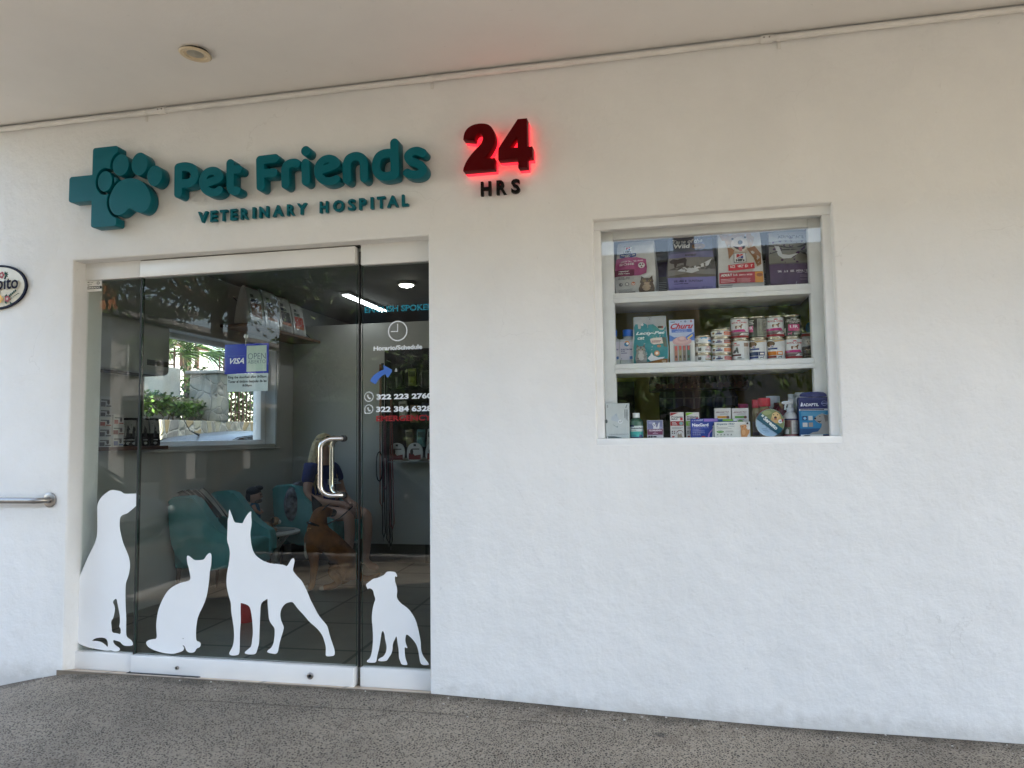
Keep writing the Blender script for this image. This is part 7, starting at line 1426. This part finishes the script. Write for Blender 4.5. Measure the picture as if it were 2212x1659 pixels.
gp = thing('garden_ground', 'raised garden soil behind the stone wall', 'garden bed', (-9, 6, 1.3)); s = MB(); s.box(-30, -7.505, 8.66, 20, -.4, 1.2, mat('soil', (.10, .075, .05), .95, vary=.3)); s.box(-7.745, -7.505, -2, 8.645, -.4, 1.44, mat('soil', (.1, .075, .05))); keep(s.build('soil'), gp)

# cars
def make_car(name, label, paint, H=1.5):
    t = thing(name, label, 'car', (0, 0, 0), 'parked cars'); k = H/1.5
    PM = mat(name+'_paint', paint, .38, .1, vary=.04, coat=.15); GL = mat('car_glass', (.012, .014, .016), .05, vary=0); TY = mat('tyre', (.015, .015, .015), .8)
    st = [(-2.15, .70, .45, .62), (-2.08, .80, .34, .78), (-1.7, .87, .26, .90), (-1.0, .89, .24, .94), (0, .90, .24, .93), (.9, .89, .24, .90), (1.45, .87, .26, .82), (1.95, .80, .30, .68), (2.15, .66, .42, .54)]
    s = MB(); rings = []; mi = s.mi(PM)
    for x, w_, z0, z1 in st:
        z1 *= k; prof = [(-w_*.9, z0), (-w_, z0+.1), (-w_, z0+(z1-z0)*.6), (-w_*.95, z1-.03), (-w_*.8, z1), (0, z1+.025), (w_*.8, z1), (w_*.95, z1-.03), (w_, z0+(z1-z0)*.6), (w_, z0+.1), (w_*.9, z0)]
        rings.append([s.bm.verts.new((x, y, z)) for y, z in prof])
    for A, B in zip(rings, rings[1:]):
        for j in range(len(A)):
            f = s.bm.faces.new((A[j], A[(j+1) % len(A)], B[(j+1) % len(A)], B[j])); f.material_index = mi; f.smooth = True
    for r_ in (rings[0], rings[-1]): s.bm.faces.new(r_)
    s.build('body', t, 40)
    cab = [(-2.0, .62, .90), (-1.55, .60, 1.34), (-1.1, .59, 1.45), (-.2, .60, 1.5), (.45, .585, 1.44), (1.25, .60, .90)]
    s = MB(); n = len(cab); lo = lambda x: .88*k
    for (xa, wa, za), (xb, wb, zb_) in zip(cab, cab[1:]):
        for sg in (-1, 1): s.face([(xa, sg*.80, lo(xa)), (xb, sg*.80, lo(xb)), (xb, sg*(wb-.01), zb_*k-.035), (xa, sg*(wa-.01), za*k-.035)], GL)
    for a, b in ((cab[0], cab[1]), (cab[4], cab[5])): s.face([(a[0], -a[1], a[2]*k-.01), (b[0], -b[1], b[2]*k-.01), (b[0], b[1], b[2]*k-.01), (a[0], a[1], a[2]*k-.01)], GL)
    s.build('window', t)
    s = MB(); rf = cab[1:5]
    s.grid(lambda u, v: (lambda i, f: Vector((rf[i][0]*(1-f)+rf[i+1][0]*f, (v-.5)*2*(rf[i][1]*(1-f)+rf[i+1][1]*f+.015), (rf[i][2]*(1-f)+rf[i+1][2]*f)*k-.05*abs((v-.5)*2)**3)))(min(2, int(u*3)), u*3-min(2, int(u*3))), 12, 10, PM)
    for x in (-.95, .1):
        for sg in (-1, 1): s.tube([(x, sg*.81, .88*k), (x-.02, sg*.615, 1.42*k)], .028, PM, 6)
    for sg in (-1, 1): s.tube([(1.25, sg*.80, .90*k), (.45, sg*.60, 1.41*k)], .03, PM, 6); s.tube([(-2.0, sg*.74, .90*k), (-1.55, sg*.615, 1.31*k)], .035, PM, 6)
    s.build('roof', t)
    s = MB(); s.tube([(-1.15, .0, 1.45*k), (-1.35, 0, 1.5*k), (-1.75, 0, 1.86*k)], [.016, .005, .003], BLACK, 8); s.build('antenna', t)
    for x in (-1.35, 1.35):
        for sg in (-1, 1):
            rot = Matrix.Rotation(R(90), 3, 'X'); s = MB(); s.lathe([(.2, -.1), (.31, -.1), (.325, -.06), (.325, .06), (.31, .1), (.2, .1)], (x, sg*.79, .325), TY, 28, rot); wh = s.build('tyre', t)
            s = MB(); s.lathe([(.001, -.07), (.06, -.08), (.18, -.06), (.205, -.08), (.205, .08), (.18, .06), (.06, .08), (.001, .07)], (x, sg*.79, .325), STEEL, 20, rot); s.build('rim', t)
    for sg in (-1, 1):
        s = MB(); s.ball((2.02, sg*.58, .60*k), .11, mat('headlamp', (.6, .62, .62), .1), 12, (.5, 1.2, .6)); s.build('headlight', t)
        s = MB(); s.ball((-2.08, sg*.60, .70*k), .10, mat('tail_lamp', (.3, .01, .01), .2), 12, (.4, 1.1, 1)); s.build('tail_light', t)
        s = MB(); s.ball((.85, sg*.98, .95*k), .08, PM, 10, (.6, 1.1, .8)); s.build('mirror', t)
    return t
car = make_car('parked_car', 'dark grey car with a roof antenna parked in the side street outside the window', (.10, .10, .105), 1.80)
car.location = (-5.35, 6.95, -.45); car.rotation_euler.z = R(90)
car2 = make_car('parked_car', 'dark car parked at the kerb in front of the shop', (.02, .022, .026), 1.45)
car2.location = (-2.9, -6.0, -.45)
for x, y, rz, lb in ((2.4, -6.05, 0, 'second dark car opposite the display window, added to hide the sunlit road'), (-8.6, -6.1, 0, 'third dark car beyond the corner, added to hide the sunlit road')):
    c_ = copy_tree(car2); c_.location = (x, y, -.45); c_['label'] = lb  # extra cars added to cover the sunlit road in reflections

# ------------------------------------------------------------------ across the street (seen as reflections in the glass)
ap = thing('apartment_building', 'white apartment house with orange roof room and balconies across the street', 'building', (-21.5, -22, 0))
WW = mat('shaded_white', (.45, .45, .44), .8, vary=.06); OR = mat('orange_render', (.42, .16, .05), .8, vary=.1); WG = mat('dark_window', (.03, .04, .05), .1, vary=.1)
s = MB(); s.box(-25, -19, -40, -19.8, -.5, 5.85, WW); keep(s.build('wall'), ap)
s = MB(); s.box(-25, -18.4, -40, -19.6, 5.851, 6.05, CONC); keep(s.build('roof'), ap)
s = MB(); s.box(-24.5, -20.3, -21.6, -19.9, 6.051, 7.3, OR); keep(s.build('roof_room'), ap)
s = MB(); s.box(-24.7, -19.2, -26, -21.7, 6.75, 6.85, CONC); keep(s.build('pergola_roof'), ap)
for k in range(7):
    s = MB(); s.box(-19.02, -18.96, -22.2-2.2*k, -20.6-2.2*k, 3.6, 5.0, WG); q = keep(s.build('window'), ap)
    s = MB(); y = -22.2-2.2*k
    for yy in (y, y+.8, y+1.6): s.box(-18.97, -18.93, yy-.04, yy+.04, 3.56, 5.04, ALU)
    o = s.build('frame'); o.parent = q
for k in range(4):
    s = MB(); s.box(-18.99, -18.94, -24.2-4.3*k, -20.6-4.3*k, -.4, 2.3, mat('darkening_panel', (.06, .06, .065), .6, vary=.1)); keep(s.build('darkening_panel'), ap)  # dark panels added to dim the sunlit wall in reflections
s = MB(); s.box(-18.98, -17.8, -38, -20.4, 2.7, 2.9, CONC); keep(s.build('balcony'), ap)
s = MB(); s.box(-17.86, -17.80, -38, -20.4, 2.9, 3.5, mat('blue_panel', (.05, .12, .22), .4)); keep(s.build('balcony_rail'), ap)
def block(name, label, x0, x1, y0, y1, h, m_, nx, nz):
    t = thing(name, label, 'building', ((x0+x1)/2, y1, 0)); s = MB(); s.box(x0, x1, y0, y1, -.5, h, m_); keep(s.build('wall'), t)
    s = MB(); s.box(x0-.3, x1+.3, y0, y1+.4, h+.001, h+.25, CONC); keep(s.build('roof'), t)
    dx = (x1-x0)/nx
    for i in range(nx):
        for j in range(nz):
            s = MB(); a = x0+dx*(i+.25); z = .6+j*(h-.4)/nz; s.box(a, a+dx*.5, y1-.01, y1+.03, z, z+1.5, WG); w_ = keep(s.build('window'), t)
            s = MB(); s.box(a-.05, a+dx*.5+.05, y1+.031, y1+.09, z-.08, z-.001, CONC); o = s.build('sill'); o.parent = w_
block('row_house', 'long two storey house across the street opposite the display window', -2, 22, -28, -18, 6.15, mat('grey_render', (.26, .25, .23), .85, vary=.1), 9, 2)
block('row_house', 'narrow brownish house across the street, made tall to block reflected sky', -12, -3, -27, -19.5, 7.8, mat('brown_render', (.12, .09, .07), .85, vary=.1), 4, 2)  # raised so the door glass reflects dark wall, not sky
feather_palm('short feather palm across the street beside the apartment house', (-11.2, -12.6, -.4), (-11.2, -12.6, 3.3), 1.9, 26, 2)
feather_palm('tall feather palm across the street opposite the right glass panel', (-2.2, -10.2, -.4), (-2.3, -10.0, 5.0), 2.4, 30, 9)
def leafy_tree(label, base, h, crown, n, seed):
    r = random.Random(seed); t = thing('street_tree', label, 'tree', base); b = Vector(base); s = MB(); top = b+Vector((0, 0, h)); s.tube([tuple(b), tuple(b.lerp(top, .5)+Vector((.1, 0, 0))), tuple(top)], [.2, .16, .12], BARK, 12)
    tips = []
    for k in range(16):
        a = k*2.4; d = Vector((math.cos(a)*crown[0], math.sin(a)*crown[1], r.uniform(-.15, .8)*crown[2])); e = top+d*r.uniform(.6, 1); md = top.lerp(e, .5)+Vector((0, 0, .4)); s.tube([tuple(top-Vector((0, 0, .2))), tuple(md), tuple(e)], [.07, .04, .012], BARK, 6); tips += [md, e, md.lerp(e, .5)]
    keep(s.build('trunk'), t); s = MB()
    for k in range(n):
        c = r.choice(tips)+Vector((r.gauss(0, .45), r.gauss(0, .45), r.gauss(0, .3))); leaf_quad(s, c, .21, .075, LEAVES[r.choice((0, 1, 1, 2, 2))], r, .6)
    keep(s.build('crown', fix=False), t)
leafy_tree('street tree with hanging narrow leaves across the road', (-8.6, -10.8, -.4), 4.6, (3.2, 2.2, 1.6), 4200, 3)
leafy_tree('small street tree in front of the long house', (2.6, -13.5, -.4), 3.4, (1.6, 1.3, 1.5), 1800, 8)
for k, (x, y) in enumerate(((-5.4, -13.2), (-.2, -12.2), (5.6, -11.6), (10.8, -12.4))):
    leafy_tree(('bushy street tree across the road, %s' % ('nearest the feather palms', 'opposite the entrance', 'opposite the display window', 'furthest to the right')[k]), (x, y, -.4), 2.3, (2.7, 1.6, 2.4), 4200, 30+k)
leafy_tree('tall tree at the kerb opposite the display window, unseen crown added for shade', (1.35, -6.9, -.4), 6.6, (4.6, 3.0, 1.3), 7500, 44)  # crown is out of view, added to shade pavement and road
leafy_tree('tall tree added at the kerb beyond the corner for its shade', (-6.0, -7.4, -.4), 6.9, (4.2, 3.0, 1.3), 7000, 45)  # out of view, added to keep sun off the street
block('shade_block', 'tall plain unseen block added behind the shop to shade the side street', -2.9, 9, 6.6, 20, 10.9, mat('pale_plaster', (.55, .54, .5), .85, vary=.06), 5, 3)  # unseen block added to extend the shop shadow along the side street
block('row_house', 'dark low block added to close the bright gap between two houses', -18.9, -12.4, -36, -30, 3.6, mat('dark_render', (.07, .065, .06), .9, vary=.1), 3, 1)  # dark filler added to block sunlit ground in the reflection
